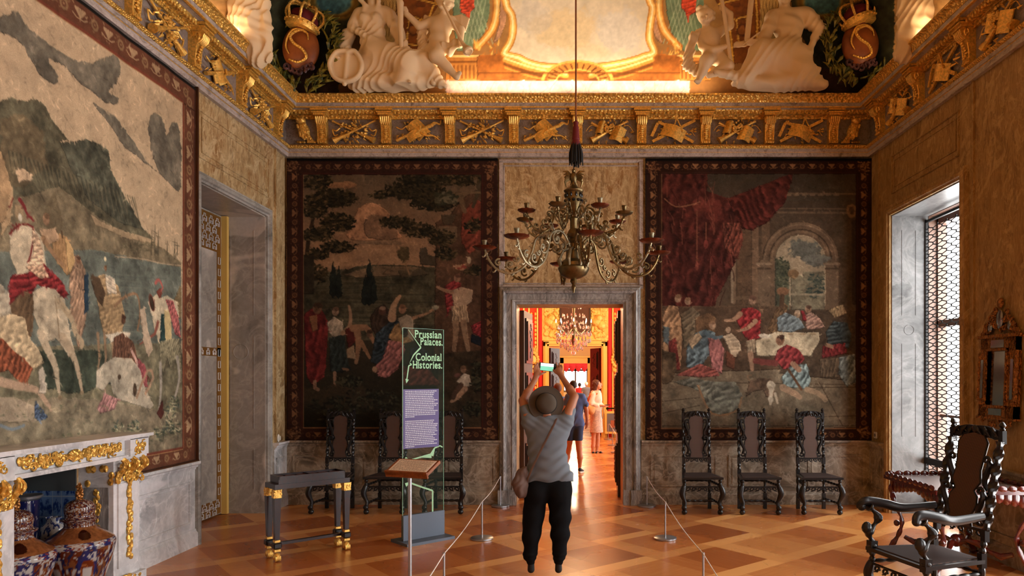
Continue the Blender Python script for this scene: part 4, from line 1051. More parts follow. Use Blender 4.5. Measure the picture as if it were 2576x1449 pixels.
for s in (-1, 1):
    y0, y1 = s*.49, s*.82
    mb = MB().b2((0, y0, .12), (.27, y1, 1.05)).b2((0, s*.47, 0), (.31, s*.85, .12)).b2((.27, s*.53, .2), (.285, s*.78, .86))
    pl = mb.build('pilaster', P_, fp)
    mb = MB()
    for j in range(3):
        yy = s*(.53+j*.12); Pp = spline([(.27, yy, .87), (.29, yy, .93), (.33, yy, .98), (.345, yy, 1.02), (.32, yy, 1.05)], 4); mb.tube(Pp, .022, 8); mb.tube([(.33+q[0], yy, 1.0+q[2]) for q in spiral((0, 0, 0), .045, .01, PI/2, -1.2, 14)], .014, 6)
    leafy(mb, (.28, s*.655, .94), 44, .16, .07, .03)
    for k in range(18): mb.ball((rnd.uniform(.04, .26), s*(.49 if k % 2 else .83), rnd.uniform(.86, 1.02)), (.025, .012, .03), 6, 4)
    mb.build('gilt_capital', G_, pl, True)
    mb = MB()
    for z in np.arange(.28, .82, .052):
        for q in range(4): mb.ball((.295, s*.655+rnd.uniform(-.022, .022), float(z)+rnd.uniform(-.02, .02)), (.014, .018, .026), 6, 4)
        for q in range(3): mb.ball((.15+rnd.uniform(-.02, .02), s*.485, float(z)+rnd.uniform(-.02, .02)), (.018, .012, .024), 6, 4); mb.ball((.15+rnd.uniform(-.02, .02), s*.825, float(z)+rnd.uniform(-.02, .02)), (.018, .012, .024), 6, 4)
    mb.ball((.295, s*.655, .845), (.016, .012, .03)); mb.build('gilt_garland', G_, pl, True)
    mb = MB()
    for k in range(14): mb.ball((.3, s*rnd.uniform(.52, .8), rnd.uniform(.09, .13)), (.02, .03, .018), 6, 4)
    mb.build('gilt_foot', G_, pl, True)
    mb = MB().b2((.05, s*.483, .22), (.235, s*.492, .84)); mb.build('side_panel', M['door'], pl)
# a square gilt rosette over each pilaster
for s in (-1, 1): mb = MB(); leafy(mb, (.33, s*.7, 1.14), 16, .06, .045, .024); mb.build('gilt_rosette', G_, fp, True)
# hearth lining
def tile_panel(name, P, fn):
    me = grid_mesh(P); set_col(me, fn.reshape(-1, 3)); return link(name, me, M['glazed'], None, False)
y0, y1 = HY0+.002, HY1-.002; nu, nv = 120, 120
U, V = np.meshgrid(np.linspace(y0, y1, nu), np.linspace(0, .82, nv), indexing='ij')
tn = fbm(nu, nv, 9, 4, 5); tn2 = fbm(nu, nv, 3, 3, 6)
fu, fv = (U/.155) % 1, (V/.155) % 1; edge = (np.minimum(fu, fv) < .035)
r = np.hypot(fu-.5, fv-.5)*2+(tn-.5)*1.2; k = np.clip((.95-r)*4, 0, 1)*np.clip((tn2-.35)*5, 0, 1)
A = np.array(L_((96, 122, 160))); Bc = np.array(L_((16, 40, 100))); Cc = A*(1-k[..., None])+Bc*k[..., None]; Cc[edge] = L_((150, 160, 168))
P3 = np.stack([np.full_like(U, XL-.405), U, V], -1); o = tile_panel('trim_hearth_tiles', P3, Cc); o['kind'] = ST
U2 = XL-.4+(U-y0)/(y1-y0)*.4; o = tile_panel('trim_hearth_side_tiles', np.stack([U2, np.full_like(U, HY1-.018), V], -1), np.ascontiguousarray(Cc[::-1])); o['kind'] = ST
mb = MB().b2((XL-.42, HY0, .82), (XL-.4, HY1, 1.05)).b2((XL-.42, HY0, 0), (XL, HY0+.01, 1.05)).b2((XL-.42, HY1-.01, 0), (XL, HY1, 1.05)); trim(mb, M['soot'])
# ---------------------------------------------------------------- porcelain
def pot(name, prof, fn, loc, lab, n=170, sm=10, lid=None, parent=None):
    pts = spline(prof, sm); Pz = np.array(pts); a = np.linspace(0, 2*PI, n)
    G = np.zeros((len(Pz), n, 3)); G[..., 0] = Pz[:, 0:1]*np.cos(a); G[..., 1] = Pz[:, 0:1]*np.sin(a); G[..., 2] = Pz[:, 1:2]
    me = grid_mesh(G); set_col(me, fn(a[None, :]+0*G[..., 2], G[..., 2], Pz[:, 0:1]+0*G[..., 2]).reshape(-1, 3)); return link(name, me, M['glazed'], parent, True, None)
CB, CR, CW, CO = [np.array(L_(c)) for c in ((34, 40, 92), (120, 50, 26), (214, 210, 206), (170, 104, 60))]
def imari(seed, warm=0.):
    def fn(A_, Z, Rr):
        n = fbm(A_.shape[0], A_.shape[1], 5, 4, seed); n2 = fbm(A_.shape[0], A_.shape[1], 2.5, 3, seed+1); k = (n2 > .55)
        C = np.where((n > .5)[..., None], CO*.55, CR*.7); C = np.where((n2 > .62)[..., None], CW*.7, C); C = np.where((n2 < .36)[..., None], CB*.6, C)
        w = np.abs(np.sin(A_*3+.6)); band = (Z < .5) & (Z > .1); lobe = ((Z-.3)/.17)**2+((w-1)/.4)**2; fl = np.cos(A_*24)*.25
        C = np.where((band & (lobe < 1.1+fl))[..., None], CB*.8, C); C = np.where((band & (lobe < .85+fl))[..., None], np.where(k[..., None], CW*.8, CB*1.3), C); C = np.where((band & (lobe < .3))[..., None], np.where(k[..., None], CO, CR), C); C = np.where((band & (lobe < .07))[..., None], CW*.9, C)
        ring = (np.abs(Z-.495) < .022) | (np.abs(Z-.1) < .02); C = np.where(ring[..., None], np.where((np.sin(A_*11+n*6) > .2)[..., None], CB*1.3, CW*.75), C); C = np.where((ring & (n2 > .6))[..., None], CR*1.4, C)
        sh = (Z > .52) & (Z < .61); med = (np.arcsin(np.clip(np.abs(np.cos(A_*2)), 0, 1))/.5)**2+((Z-.565)/.03)**2 < 1; C = np.where((sh & ~med)[..., None], CO*(.35+.7*n2[..., None]), C); C = np.where(med[..., None], CR*.22, C)
        return C*.72
    return fn
for (vx, vy, sd, lb) in ((-3.6, 5.215, 11, 'nearer the right pilaster'), (-3.74, 4.8, 17, 'by the left pilaster')):
    v = empty('lidded_vase', (vx, vy, 0), 0, 'large lidded blue, rust and white vase before the hearth, '+lb, 'vase', 'large lidded vases before the fireplace')
    f = imari(sd)
    b = pot('body', [(.001, 0), (.11, .0), (.12, .03), (.115, .08), (.15, .2), (.2, .36), (.225, .47), (.222, .505), (.2, .53), (.14, .575), (.1, .605), (.097, .64), (.1, .655)], f, 0, '', parent=v)
    l = pot('lid', [(.118, .655), (.12, .665), (.1, .672), (.092, .69), (.098, .73), (.09, .765), (.06, .79), (.03, .8), (.001, .802)], imari(sd+3), 0, '', parent=v)
    mb = MB(); mb.lathe([(.03, .795), (.018, .81), (.026, .83), (.02, .86), (.01, .915), (.002, .925)], 10, None, 3, .2)
    for k in range(6): mb.ball((.014*math.cos(k*2.1), .014*math.sin(k*2.1), .825+k*.014), (.014, .014, .014), 6, 4)
    mb.build('finial', M['mirror_gold'], v, True)
blu = lambda A_, Z, Rr: (lambda n: np.where((n > .7)[..., None], CW*.7, np.array(L_((22, 26, 70)))))(fbm(A_.shape[0], A_.shape[1], 6, 3, 4))
v = empty('beaker_vase', (-3.98, 5.2, 0), 0, 'dark blue cylindrical porcelain vase with silver rim standing deep in the hearth', 'vase')
pot('body', [(.001, 0), (.07, 0), (.07, .05), (.055, .2), (.06, .4), (.075, .62), (.08, .7), (.082, .8)], blu, 0, '', parent=v)
MB().lathe([(.08, .8), (.1, .815), (.104, .83), (.098, .835), (.075, .82)], 32).build('rim', M['steel'], v, True)
wbl = lambda A_, Z, Rr: (lambda n: np.where((n > .55)[..., None], np.array(L_((40, 54, 110))), CW*.85))(fbm(A_.shape[0], A_.shape[1], 5, 3, 8))
v = empty('jug', (-3.91, 5.38, 0), 0, 'small white jar with blue sprigs between the two lidded vases', 'vase')
pot('body', [(.001, 0), (.06, 0), (.07, .1), (.055, .3), (.07, .42), (.09, .5), (.08, .57), (.05, .6), (.05, .64)], wbl, 0, '', parent=v)
# ---------------------------------------------------------------- brass chandelier
CHX, CHY = 0., 6.3; zc = lambda py: EH-(py-946)*CHY/1800; R_ = lambda px: px*CHY/1800
ch = empty('chandelier', (CHX, CHY, 2.4), 0, 'large aged brass chandelier with two tiers of curved arms hanging above the doorway axis', 'chandelier')
Bz = M['brass']; org = Matrix.Translation((0, 0, -2.4))
prof = [(2, 737), (3, 730), (6, 722), (4, 716), (9, 708), (7, 703), (18, 700), (32, 692), (37, 682), (39, 677), (39, 674), (35, 670), (34, 662), (24, 654), (12, 651), (9, 645), (10, 634), (7, 628), (9, 618), (7, 612), (12, 606), (8, 600), (14, 596), (17, 589), (14, 582), (9, 575), (9, 556), (11, 550), (8, 545), (13, 533), (19, 518), (20, 512), (20, 486), (24, 483), (25, 480), (20, 477), (12, 468), (5, 465), (4, 455)]
mb = MB(org); mb.lathe([(R_(r), zc(y)) for r, y in prof], 28); mb.build('stem', Bz, ch, True)
mb = MB(org)
for k in range(10):
    a = k*PI/5; r = R_(20.5); mb.ball((r*math.cos(a), r*math.sin(a), zc(492)), (.012, .012, .02), 8, 5); mb.ball((r*math.cos(a+.3), r*math.sin(a+.3), zc(506)), (.018, .018, .014), 8, 5)
mb.build('pierced_gallery', M['ebony'], ch, True)
def ch_arm(ang, path, pr, sc, pzm, mt, orn):
    r0 = org @ RZ(ang); P = spline([(r, 0, z) for r, z in path], 6); N = len(P)
    mb = MB(r0); mb.tube(P, [(.0075+.003*math.sin(PI*i/(N-1)))*sc for i in range(N)], 8)
    for r, z, s, a, t in orn:
        mb.tube([(r+q[0], 0, z+q[2]) for q in spiral((0, 0, 0), s, s*.2, a, t, 12)], .008*sc, 6)
        mb.ball((r, 0, z), (s*.35, .01, s*.35), 6, 4)
    for i in range(3, N-3, 4):
        s_ = 1 if i % 8 < 4 else -1; x, z = P[i][0], P[i][2]
        mb.tube([(x, 0, z), (x+.014, 0, z-s_*.022), (x+.03, 0, z-s_*.03), (x+.036, 0, z-s_*.02)], [.007, .009, .006, .003], 5)
        if i % 3 == 0: mb.ball((x, 0, z), (.016, .012, .014), 6, 4)
    a = mb.build('arm', mt, ch, True)
    r, z = path[-1]; n = 30; vs = []
    mb = MB(r0 @ TR(r, 0, z)); mb.lathe([(.012, -.012), (pr*.4, -.014), (pr*.8, -.004), (pr, .01), (pr*1.03, .013), (pr*.97, .014), (pr*.6, .002), (.012, .004)], 32, None, 10, .05)
    mb.build('drip_pan', pzm, a, True)
    mb = MB(r0 @ TR(r, 0, z)); mb.lathe([(.01, .0), (.014, .014), (.009, .024), (.017, .034), (.02, .06), (.023, .064), (.023, .07), (.012, .07)], 12); mb.build('candle_socket', mt, a, True)
M['copper'] = gold('tarnished_copper', (.2, .06, .03), .35, 0, 16, .45, .85)
low = [(.05, 2.82), (.13, 2.92), (.23, 2.945), (.33, 2.9), (.37, 2.78), (.43, 2.66), (.54, 2.595), (.66, 2.615), (.74, 2.7), (.78, 2.8)]
upp = [(.04, 3.1), (.1, 3.17), (.18, 3.15), (.2, 3.05), (.26, 2.96), (.345, 2.945), (.42, 3.0), (.455, 3.1)]
for k in range(8):
    mt = M['brass_l'] if k in (4, 5, 7) else Bz
    ch_arm(k*PI/4+.17, low, .1, 1.1, M['copper'], mt, [(.25, 2.87, .06, 1.5, -1.1), (.44, 2.77, .055, 3.4, 1.), (.16, 2.82, .05, 2., 1.1), (.56, 2.67, .045, 4, 1.), (.33, 2.96, .035, 0, 1.), (.66, 2.68, .035, 2, -1.), (.5, 2.72, .03, 0, -1.)])
    ch_arm(k*PI/4+.5, upp, .075, .85, Bz if k % 2 else M['copper'], M['brass_l'] if k % 3 == 0 else Bz, [(.13, 3.1, .045, 1.5, -1.1), (.28, 3.03, .045, 3.4, 1.), (.36, 2.99, .03, 4, 1.), (.2, 3.19, .03, 0, 1.), (.24, 3.1, .03, 3, -1.)])
mb = MB(org)
for k in range(8):
    a = k*PI/4+.5; c, s_ = math.cos(a), math.sin(a); mb.tube([(.03*c, .03*s_, 2.83), (.1*c, .1*s_, 2.8), (.14*c, .14*s_, 2.72), (.11*c, .11*s_, 2.62), (.09*c, .09*s_, 2.66)], [.01, .012, .014, .008, .004], 6)
mb.build('lower_brackets', M['brass_l'], ch, True)
# eagle
mb = MB(org @ TR(0, 0, zc(448))); mb.ball((0, 0, 0), (.03, .028, .055), 10, 8, RX(.2)); mb.ball((0, -.02, .06), (.017, .022, .02), 8, 6); mb.tube([(0, -.035, .06), (0, -.055, .05)], [.007, .002], 6)
for s in (-1, 1):
    for k in range(6): mb.tube([(s*.02, .01, .03-k*.006), (s*(.055+.004*k), .0, .055-.018*k), (s*(.095-.006*k), .004, .06-.028*k)], [.008, .012, .004], 5, .5)
    mb.tube([(s*.015, 0, -.05), (s*.018, -.005, -.075)], .008, 6)
for k in range(5): mb.tube([((k-2)*.008, .02, -.03), ((k-2)*.018, .035, -.08)], [.01, .006], 5)
mb.build('eagle', Bz, ch, True)
mb = MB(org); mb.tube([(.02, 0, zc(330)), (.02, 0, 7.35)], .0075, 8); mb.build('cord', mat('ochre_cord', L_((120, 66, 30)), .8), ch, True)
mb = MB(org); mb.lathe([(.012, zc(304)), (.024, zc(308)), (.02, zc(316)), (.026, zc(320)), (.03, zc(340)), (.034, zc(350)), (.03, zc(352)), (.04, zc(362)), (.036, zc(368))], 16, TR(.02, 0, 0)); mb.build('tassel_head', M['maroon'], ch, True)
mb = MB(org)
for k in range(44):
    a = k*2.4; r = .038*math.sqrt((k+1)/44.); q = 1.+.6*(r/.038); L0 = rnd.uniform(406, 420)
    mb.tube([(.02+r*math.cos(a), r*math.sin(a), zc(362)), (.02+r*q*math.cos(a), r*q*math.sin(a), zc(385)), (.02+r*q*1.05*math.cos(a), r*q*1.05*math.sin(a), zc(L0))], [.006, .007, .005], 5)
mb.build('fringe', M['darkblk'], ch, True)
# ---------------------------------------------------------------- crystal chandelier in the red room
cc = empty('crystal_chandelier', (.0, 14.2, 2.4), 0, 'crystal glass chandelier with hanging drops seen through the doorway', 'chandelier')
MB().lathe([(.015, -.1), (.05, 0), (.03, .1), (.05, .3), (.02, .5), (.04, .8), (.015, 1.2)], 12).build('stem', M['brass'], cc, True)
dr_ = []
mb = MB()
def drop(mb, p, s): mb.lathe([(.001, -s*2), (s*.8, -s), (s*.5, s*.3), (.001, s*1.2)], 5, TR(*p) @ RZ(rnd.random()))
for ring_, z, n, s in ((.3, .28, 22, .024), (.34, .14, 26, .03), (.33, .02, 26, .03), (.26, -.06, 20, .028), (.18, -.12, 14, .026), (.1, -.16, 8, .024), (.22, .5, 16, .02), (.16, .7, 14, .024), (.12, .85, 10, .02), (.2, .36, 14, .02)):
    for k in range(n):
        a = 2*PI*k/n+z*9; drop(mb, (ring_*math.cos(a), ring_*math.sin(a), z+rnd.uniform(-.03, .03)), s)
mb.ball((0, 0, -.24), .05, 14, 8); mb.build('crystal_drops', M['crystal'], cc, True)['kind'] = 'stuff'
mb = MB()
for k in range(8):
    a = k*PI/4; c, s = math.cos(a), math.sin(a); mb.tube([(.02*c, .02*s, .25), (.16*c, .16*s, .1), (.32*c, .32*s, .22), (.35*c, .35*s, .34)], .008, 6)
mb.build('arms', M['brass_l'], cc, True)
mb = MB()
for k in range(8): a = k*PI/4; mb.lathe([(.008, 0), (.01, .02), (.006, .05), (.001, .07)], 8, TR(.35*math.cos(a), .35*math.sin(a), .36))
mb.build('bulbs', M['bulb'], cc, True)
# ---------------------------------------------------------------- frieze brackets and trophies
GF = M['gold_f']; GC = M['gold']
def bracket():
    mb = MB()
    out = [(0, 0), (-.05, 0), (-.075, .02), (-.07, .045), (-.06, .08), (-.065, .15), (-.09, .22), (-.125, .27), (-.145, .31), (-.14, .345), (0, .345)]
    vs = [(x, p, z) for x in (-.062, .062) for p, z in out]; n = len(out)
    mb.add(vs, [tuple(range(n)), tuple(range(2*n-1, n-1, -1))]+[(i, (i+1) % n, n+(i+1) % n, n+i) for i in range(n)])
    mb.b2((-.085, -.16, .345), (.085, 0, .37)).b2((-.1, -.185, .37), (.1, 0, .385)).b2((-.11, -.2, .395), (.11, 0, .42))
    for k in range(5): mb.tube([((k-2)*.026, -.12, .345), ((k-2)*.026, -.155, .32), ((k-2)*.025, -.14, .275), ((k-2)*.025, -.1, .24)], .013, 6)
    for s in (-1, 1):
        mb.tube([(s*.066, -.1+.5*q[0]-.0, .29+q[2]) for q in spiral((0, 0, 0), .05, .008, 0, 1.2, 12)], .01, 5); mb.tube([(s*.05, -.062, .04), (s*.055, -.07, .12), (s*.05, -.08, .2)], .008, 5)
    for k in range(7):
        z = .06+k*.025; mb.ball((0, -.072-.01*abs(k-2), z), (.026-.002*abs(k-3), .014, .016), 8, 5); mb.ball((.03*(-1)**k, -.07, z), (.012, .01, .012), 6, 4)
    for k in range(4): mb.ball(((k-1.5)*.03, -.07, .015), (.014, .02, .016), 6, 4)
    return mb.build('frieze_bracket', GF, None, True)
b0 = bracket(); used = False
ordn = ['first', 'second', 'third', 'fourth', 'fifth', 'sixth', 'seventh', 'eighth', 'ninth']
def place(o, loc, rz, lab, cat, grp):
    global used
    c = o if not o.get('label') else o.copy()
    if c is not o: COL.objects.link(c)
    c.location = loc; c.rotation_euler = (0, 0, rz); tag(c, lab, cat, grp); return c
KX = [-3.318+.843*k for k in range(9)]; z0 = 4.768
for k, x in enumerate(KX): place(b0, (x, YB-.002, z0), 0, 'gilded scroll bracket of the back frieze, %s from the left corner' % ordn[k], 'bracket', 'gilded brackets of the frieze')
KL = [9.15, 8.15, 7.14, 6.14]; KR = [9.1, 8.08, 7.06]
for k, y in enumerate(KL): place(b0, (XL+.002, y, z0), PI/2, 'gilded scroll bracket of the left wall frieze, %s from the back corner' % ordn[k], 'bracket', 'gilded brackets of the frieze')
for k, y in enumerate(KR): place(b0, (XR-.002, y, z0), -PI/2, 'gilded scroll bracket of the right wall frieze, %s from the back corner' % ordn[k], 'bracket', 'gilded brackets of the frieze')
def leafspray(mb, n, rx, rz, s=.03, y=-.03):
    for _ in range(n):
        a = rnd.random()*2*PI; r = math.sqrt(rnd.random()); x, z = rx*r*math.cos(a), rz*r*math.sin(a); b = a+rnd.uniform(-.6, .6)
        mb.tube([(x, y, z), (x+s*.6*math.cos(b), y-.022, z+s*.6*math.sin(b)), (x+s*1.3*math.cos(b+.3), y, z+s*1.3*math.sin(b+.3))], [s*.16, s*.4, s*.1], 5, .6)
def horn(mb, a, b, y, bell=.04, r=.011):
    a, b = Vector((a[0], y, a[1])), Vector((b[0], y, b[1])); P = [a.lerp(b, t) for t in (0, .03, .3, .32, .34, .6, .75, .88, 1)]; mb.tube(P, [r*1.4, r, r, r*1.6, r, r*1.2, r*1.7, bell*.6, bell], 8)
def sheet(mb, c, w, h, a, y, curl=.02):
    ca, sa = math.cos(a), math.sin(a); n = 6; vs = []
    for i in range(n+1):
        u = (i/n-.5)*w; yy = y-curl*math.cos((i/n-.5)*PI*1.6)
        for v in (-h/2, h/2):
            for th in (0, .01): vs.append((c[0]+u*ca-v*sa, yy-th, c[1]+u*sa+v*ca))
    fs = []
    for i in range(n):
        a0, b0_ = i*4, i*4+4; fs += [(a0+1, b0_+1, b0_+3, a0+3), (a0, a0+2, b0_+2, b0_), (a0, b0_, b0_+1, a0+1), (a0+2, a0+3, b0_+3, b0_+2)]
    fs += [(0, 1, 3, 2), (n*4, n*4+2, n*4+3, n*4+1)]; mb.add(vs, fs)
def trophy(kind):
    mb = MB()
    if kind == 'T':
        horn(mb, (-.24, .12), (.22, -.11), -.035); horn(mb, (.24, .12), (-.22, -.12), -.055)
        leafspray(mb, 46, .14, .12, .035); 
        for s in (-1, 1): mb.tube(spline([(s*.16, -.03, .04), (s*.2, -.04, 0), (s*.24, -.03, .02), (s*.22, -.03, -.05), (s*.18, -.03, -.04)], 4), .008, 5)
        for k in range(10): mb.ball((rnd.uniform(-.06, .06), -.05, rnd.uniform(-.08, .1)), .018, 6, 4)
    elif kind == 'B':
        sheet(mb, (.0, .02), .17, .22, .75, -.035); sheet(mb, (-.03, -.05), .2, .1, .5, -.05)
        mb.tube([(-.24, -.03, -.11), (0, -.05, 0), (.14, -.045, .06)], [.02, .016, .022], 8); mb.tube(spline([(.14, -.04, .06), (.19, -.05, .09), (.24, -.04, .08), (.25, -.04, .13)], 4), [.02, .024, .02, .022, .016, .012, .012, .01, .009, .008, .007, .006, .004], 6)
        leafspray(mb, 20, .25, .11, .03, -.02); mb.tube(spline([(.02, -.05, -.02), (.1, -.06, -.06), (.17, -.05, -.06), (.24, -.04, -.11)], 4), [.01, .016, .018, .016, .015, .013, .012, .012, .011, .009, .008, .006, .004], 6)
        mb.tube([(-.02, -.075, -.04), (.03, -.08, .0), (.03, -.07, .05)], .012, 6); mb.tube(spline([(-.24, -.03, .05), (-.18, -.04, .02), (-.12, -.04, .06), (-.08, -.03, .02)], 4), .008, 5)
    elif kind == 'S':
        sheet(mb, (-.09, .04), .1, .15, -.3, -.04, .03); sheet(mb, (.09, -.04), .15, .17, -.35, -.05, .03)
        horn(mb, (.2, .12), (-.2, -.11), -.03, .045, .014); horn(mb, (-.2, .1), (.2, -.12), -.03, .04, .014)
        for k in range(34): mb.ball((.0+rnd.gauss(0, .03), -.06, .05+rnd.gauss(0, .04)), .014, 6, 4)
        leafspray(mb, 20, .24, .13, .034, -.02)
        for s in (-1, 1): mb.tube(spline([(s*.1, -.03, .03), (s*.2, -.03, .07), (s*.26, -.03, -.0)], 4), .004, 5)
    elif kind == 'Q':
        sheet(mb, (.0, -.02), .26, .15, -.4, -.05, .035)
        for a, b in (((-.17, .1), (-.24, -.06)), ((-.17, .11), (-.06, .06)), ((-.23, -.12), (.24, .13)), ((-.03, .03), (.22, -.13)), ((.03, .14), (-.02, -.04)), ((.03, .14), (.1, -.02))):
            w = .016 if a[0] != .03 else .006; dx, dz = b[0]-a[0], b[1]-a[1]; L = math.hypot(dx, dz); nx_, nz_ = -dz/L*w, dx/L*w
            mb.prism([(a[0]+nx_, a[1]+nz_), (a[0]-nx_, a[1]-nz_), (b[0]-nx_, b[1]-nz_), (b[0]+nx_, b[1]+nz_)], .018, TR(0, -.02 if w > .01 else -.06, 0))
        leafspray(mb, 16, .25, .12, .034, -.015); mb.tube([(.24, -.02, -.05), (.2, -.03, .0), (.22, -.02, .04)], .004, 5)
    elif kind == 'owl':
        mb.ball((0, -.05, .0), (.065, .055, .12), 12, 10, RY(-.25)); mb.ball((-.025, -.07, .12), (.055, .05, .05), 12, 8)
        for s in (-1, 1): mb.ball((-.03+s*.022, -.115, .125), (.018, .01, .018), 8, 5); mb.tube([(-.03+s*.03, -.09, .15), (-.03+s*.045, -.09, .175)], [.012, .003], 5)
        mb.tube([(-.035, -.12, .11), (-.037, -.135, .095)], [.008, .002], 5)
        for k in range(30): z = .07-.012*k*.55; mb.ball((rnd.uniform(-.05, .06)+.25*(-z), -.095+rnd.random()*.01, z), (.014, .01, .02), 6, 4)
        for k in range(4): mb.tube([(.02+.01*k, -.04, -.06), (.05+.02*k, -.03, -.15)], [.016, .008], 5)
        for k in range(8): mb.ball((rnd.uniform(-.1, .12), -.02, -.14), (.03, .02, .02), 6, 4)
    k_ = 1.2
    mb.v = [(x*k_, y*k_, z*(1.12 if kind != 'owl' else 1.)) for x, y, z in mb.v]
    return mb.build('frieze_owl' if kind == 'owl' else 'frieze_trophy', GC, None, True)
desc = {'T': 'crossed trumpets and leaves', 'B': 'open book, torch and ribbon', 'S': 'scrolls, grapes and pipes', 'Q': 'set square, rule and drawing sheet'}
tr = {k: trophy(k) for k in 'TBSQ'}
for k, t in enumerate('TBTBSQSQ'):
    place(tr[t], ((KX[k]+KX[k+1])/2, YB-.004, 4.935), 0, 'gilded %s relief, %s panel of the back frieze' % (desc[t], ordn[k]), 'relief', 'gilded trophies of the frieze')
for k, (y, t) in enumerate(((8.65, 'T'), (7.64, 'B'), (6.64, 'T'), (5.64, 'B'))): place(tr[t], (XL+.004, y, 4.935), PI/2, 'gilded %s relief, left frieze, %s panel from the corner' % (desc[t], ordn[k]), 'relief', 'gilded trophies of the frieze')
for k, (y, t) in enumerate(((8.59, 'S'), (7.57, 'Q'), (6.56, 'S'))): place(tr[t], (XR-.004, y, 4.935), -PI/2, 'gilded %s relief, right frieze, %s panel from the corner' % (desc[t], ordn[k]), 'relief', 'gilded trophies of the frieze')
ow = trophy('owl'); place(ow, (KX[0]-.24, YB-.004, 4.935), 0, 'gilded owl at the left corner of the back frieze', 'owl relief', 'gilded owls at the frieze corners')
c = place(ow, (KX[8]+.26, YB-.004, 4.935), 0, 'gilded owl at the right corner of the back frieze', 'owl relief', 'gilded owls at the frieze corners'); c.scale = (-1, 1, 1)
# ---------------------------------------------------------------- people
def body(name, d, m, parent, lo, hi, h, fn, k=3., dispf=None, org=None):
    """fn(S) adds primitives; coordinates are photograph units at distance d (1800/d per metre), z towards the camera"""
    S = SDF(lo, hi, h, k); fn(S)
    if dispf: S.disp(dispf)
    s = FO/d; me = S.mesh(s, ((0-CX)/s, d, EH+CY/s))
    o = link(name, me, m, parent, True)
    if parent: o.matrix_parent_inverse = parent.matrix_basis.inverted() if False else Matrix.Translation(-Vector(parent.location))
    return o
def at(px, py, z, d):
    s = FO/d; k = (d-z/s)/d
    return (CX+(px-CX)*k, CY+(py-CY)*k, z)
D1 = 6.13; q = lambda x, y, z: at(x, y, z, D1); s1 = FO/D1
p1 = empty('person', (-.21, D1, 0), 0, 'person in a felt hat, grey t-shirt and black trousers raising a phone, seen from behind', 'person')
def skin1(S):
    for sg, sh, el, wr, pm in ((-1, q(1328, 1047, 0), q(1315, 1008, -18), q(1345, 957, -72), q(1352, 938, -84)), (1, q(1428, 1045, 0), q(1445, 998, -18), q(1414, 949, -72), q(1405, 932, -84))):
        S.c(sh, el, 13.5, 10.5, 4); S.c(el, wr, 10.5, 6.6, 3); m = [(el[i]*.65+wr[i]*.35) for i in range(3)]; S.e(m, (10, 12, 11), 6)
        S.c(wr, pm, 6.2, 8.2, 4, fl=.6); S.c(wr, (pm[0]-sg*3.5, pm[1], pm[2]), 4.5, 6, 4, fl=.6); S.c(wr, (pm[0]+sg*3.5, pm[1], pm[2]), 4.5, 5.5, 4, fl=.6)
    F = 1.15
    # left hand: fingers upright behind the phone's end, thumb stretched under it
    for pts, r in (([(1356, 932, -88), (1359, 922, -92), (1361, 914, -90)], 2.5), ([(1352, 931, -86), (1355, 919, -91), (1358, 911, -90)], 2.6), ([(1348, 932, -84), (1349, 921, -88), (1352, 913, -89)], 2.5), ([(1344, 935, -82), (1344, 926, -85), (1346, 918, -87)], 2.2),
                   ([(1352, 945, -78), (1362, 941, -80), (1368, 937.5, -84), (1373, 936, -85)], 2.9),
                   # right hand: four fingers curled over the other end, thumb below
                   ([(1400, 930, -90), (1395, 921, -95), (1389, 915, -92)], 2.6), ([(1404, 928, -88), (1400, 918, -94), (1399, 913, -92)], 2.7), ([(1409, 928, -85), (1407, 919, -91), (1407, 914, -92)], 2.6), ([(1414, 932, -82), (1414, 924, -87), (1412, 918, -89)], 2.3),
                   ([(1403, 940, -80), (1397, 937, -82), (1392, 931, -86)], 2.9)):
        S.path([q(*p) for p in pts], [r*1.12, r, r*.85, r*.8][:len(pts)], 1.4)
    # head, neck, ears, face turned up and away
    S.e(q(1375, 1018, -8), (24, 30, 26), 4); S.e(q(1375, 1026, -26), (18, 24, 14), 4); S.c(q(1376, 1064, 2), q(1375, 1030, -4), 17, 16, 5)
    for s in (-1, 1): S.e(q(1375+s*25, 1024, -8), (3, 8, 5), 2); S.e(q(1375+s*8, 1008, -38), (4, 3, 4), 2)
    S.c(q(1375, 1010, -38), q(1375, 1024, -44), 3, 5, 3); S.e(q(1375, 1036, -39), (7, 2.5, 4), 2)
    S.c(q(1340, 1062, -2), q(1412, 1062, -2), 12, 12, 5)
body('skin', D1, M['skin'], p1, (1290, 895, -125), (1465, 1090, 40), 1.55, skin1)
fold = lambda X, Y, Z: 1.5*np.sin((Y*.22+X*.10)+2*np.sin(X*.07+Z*.05))*np.clip((Y-1065)/60, 0, 1)+.7*np.sin(X*.25-Y*.35)*np.exp(-((Y-1060)/22.)**2)
def shirt(S):
    S.e((1378, 1085, 0), (56, 44, 30), 12); S.e((1376, 1130, 2), (49, 60, 29), 14); S.e((1380, 1176, 3), (51, 52, 32), 14)
    S.c((1330, 1063, 0), (1424, 1062, 0), 19, 19, 8); S.c((1334, 1200, 4), (1424, 1202, 4), 20, 20, 18)
    for a, b in ((q(1337, 1064, 0), q(1322, 1030, -9)), (q(1421, 1062, 0), q(1434, 1032, -9))): S.c(a, b, 20, 15, 8)
    S.c((1376, 1066, 4), (1376, 1058, 2), 22, 20, 6)
    S.cut(lambda X, Y, Z: Y-1212+2.5*np.sin(X*.08)+0*Z)
    S.c((1374, 1042, 0), (1374, 1052, 0), 17.5, 16.5, 3, sub=True)
    S.c(q(1312, 1018, -13), q(1318, 1031, -9), 30, 13, 2, sub=True) if False else None
body('t_shirt', D1, M['tshirt'], p1, (1290, 1015, -50), (1465, 1222, 52), 1.9, shirt, dispf=fold)
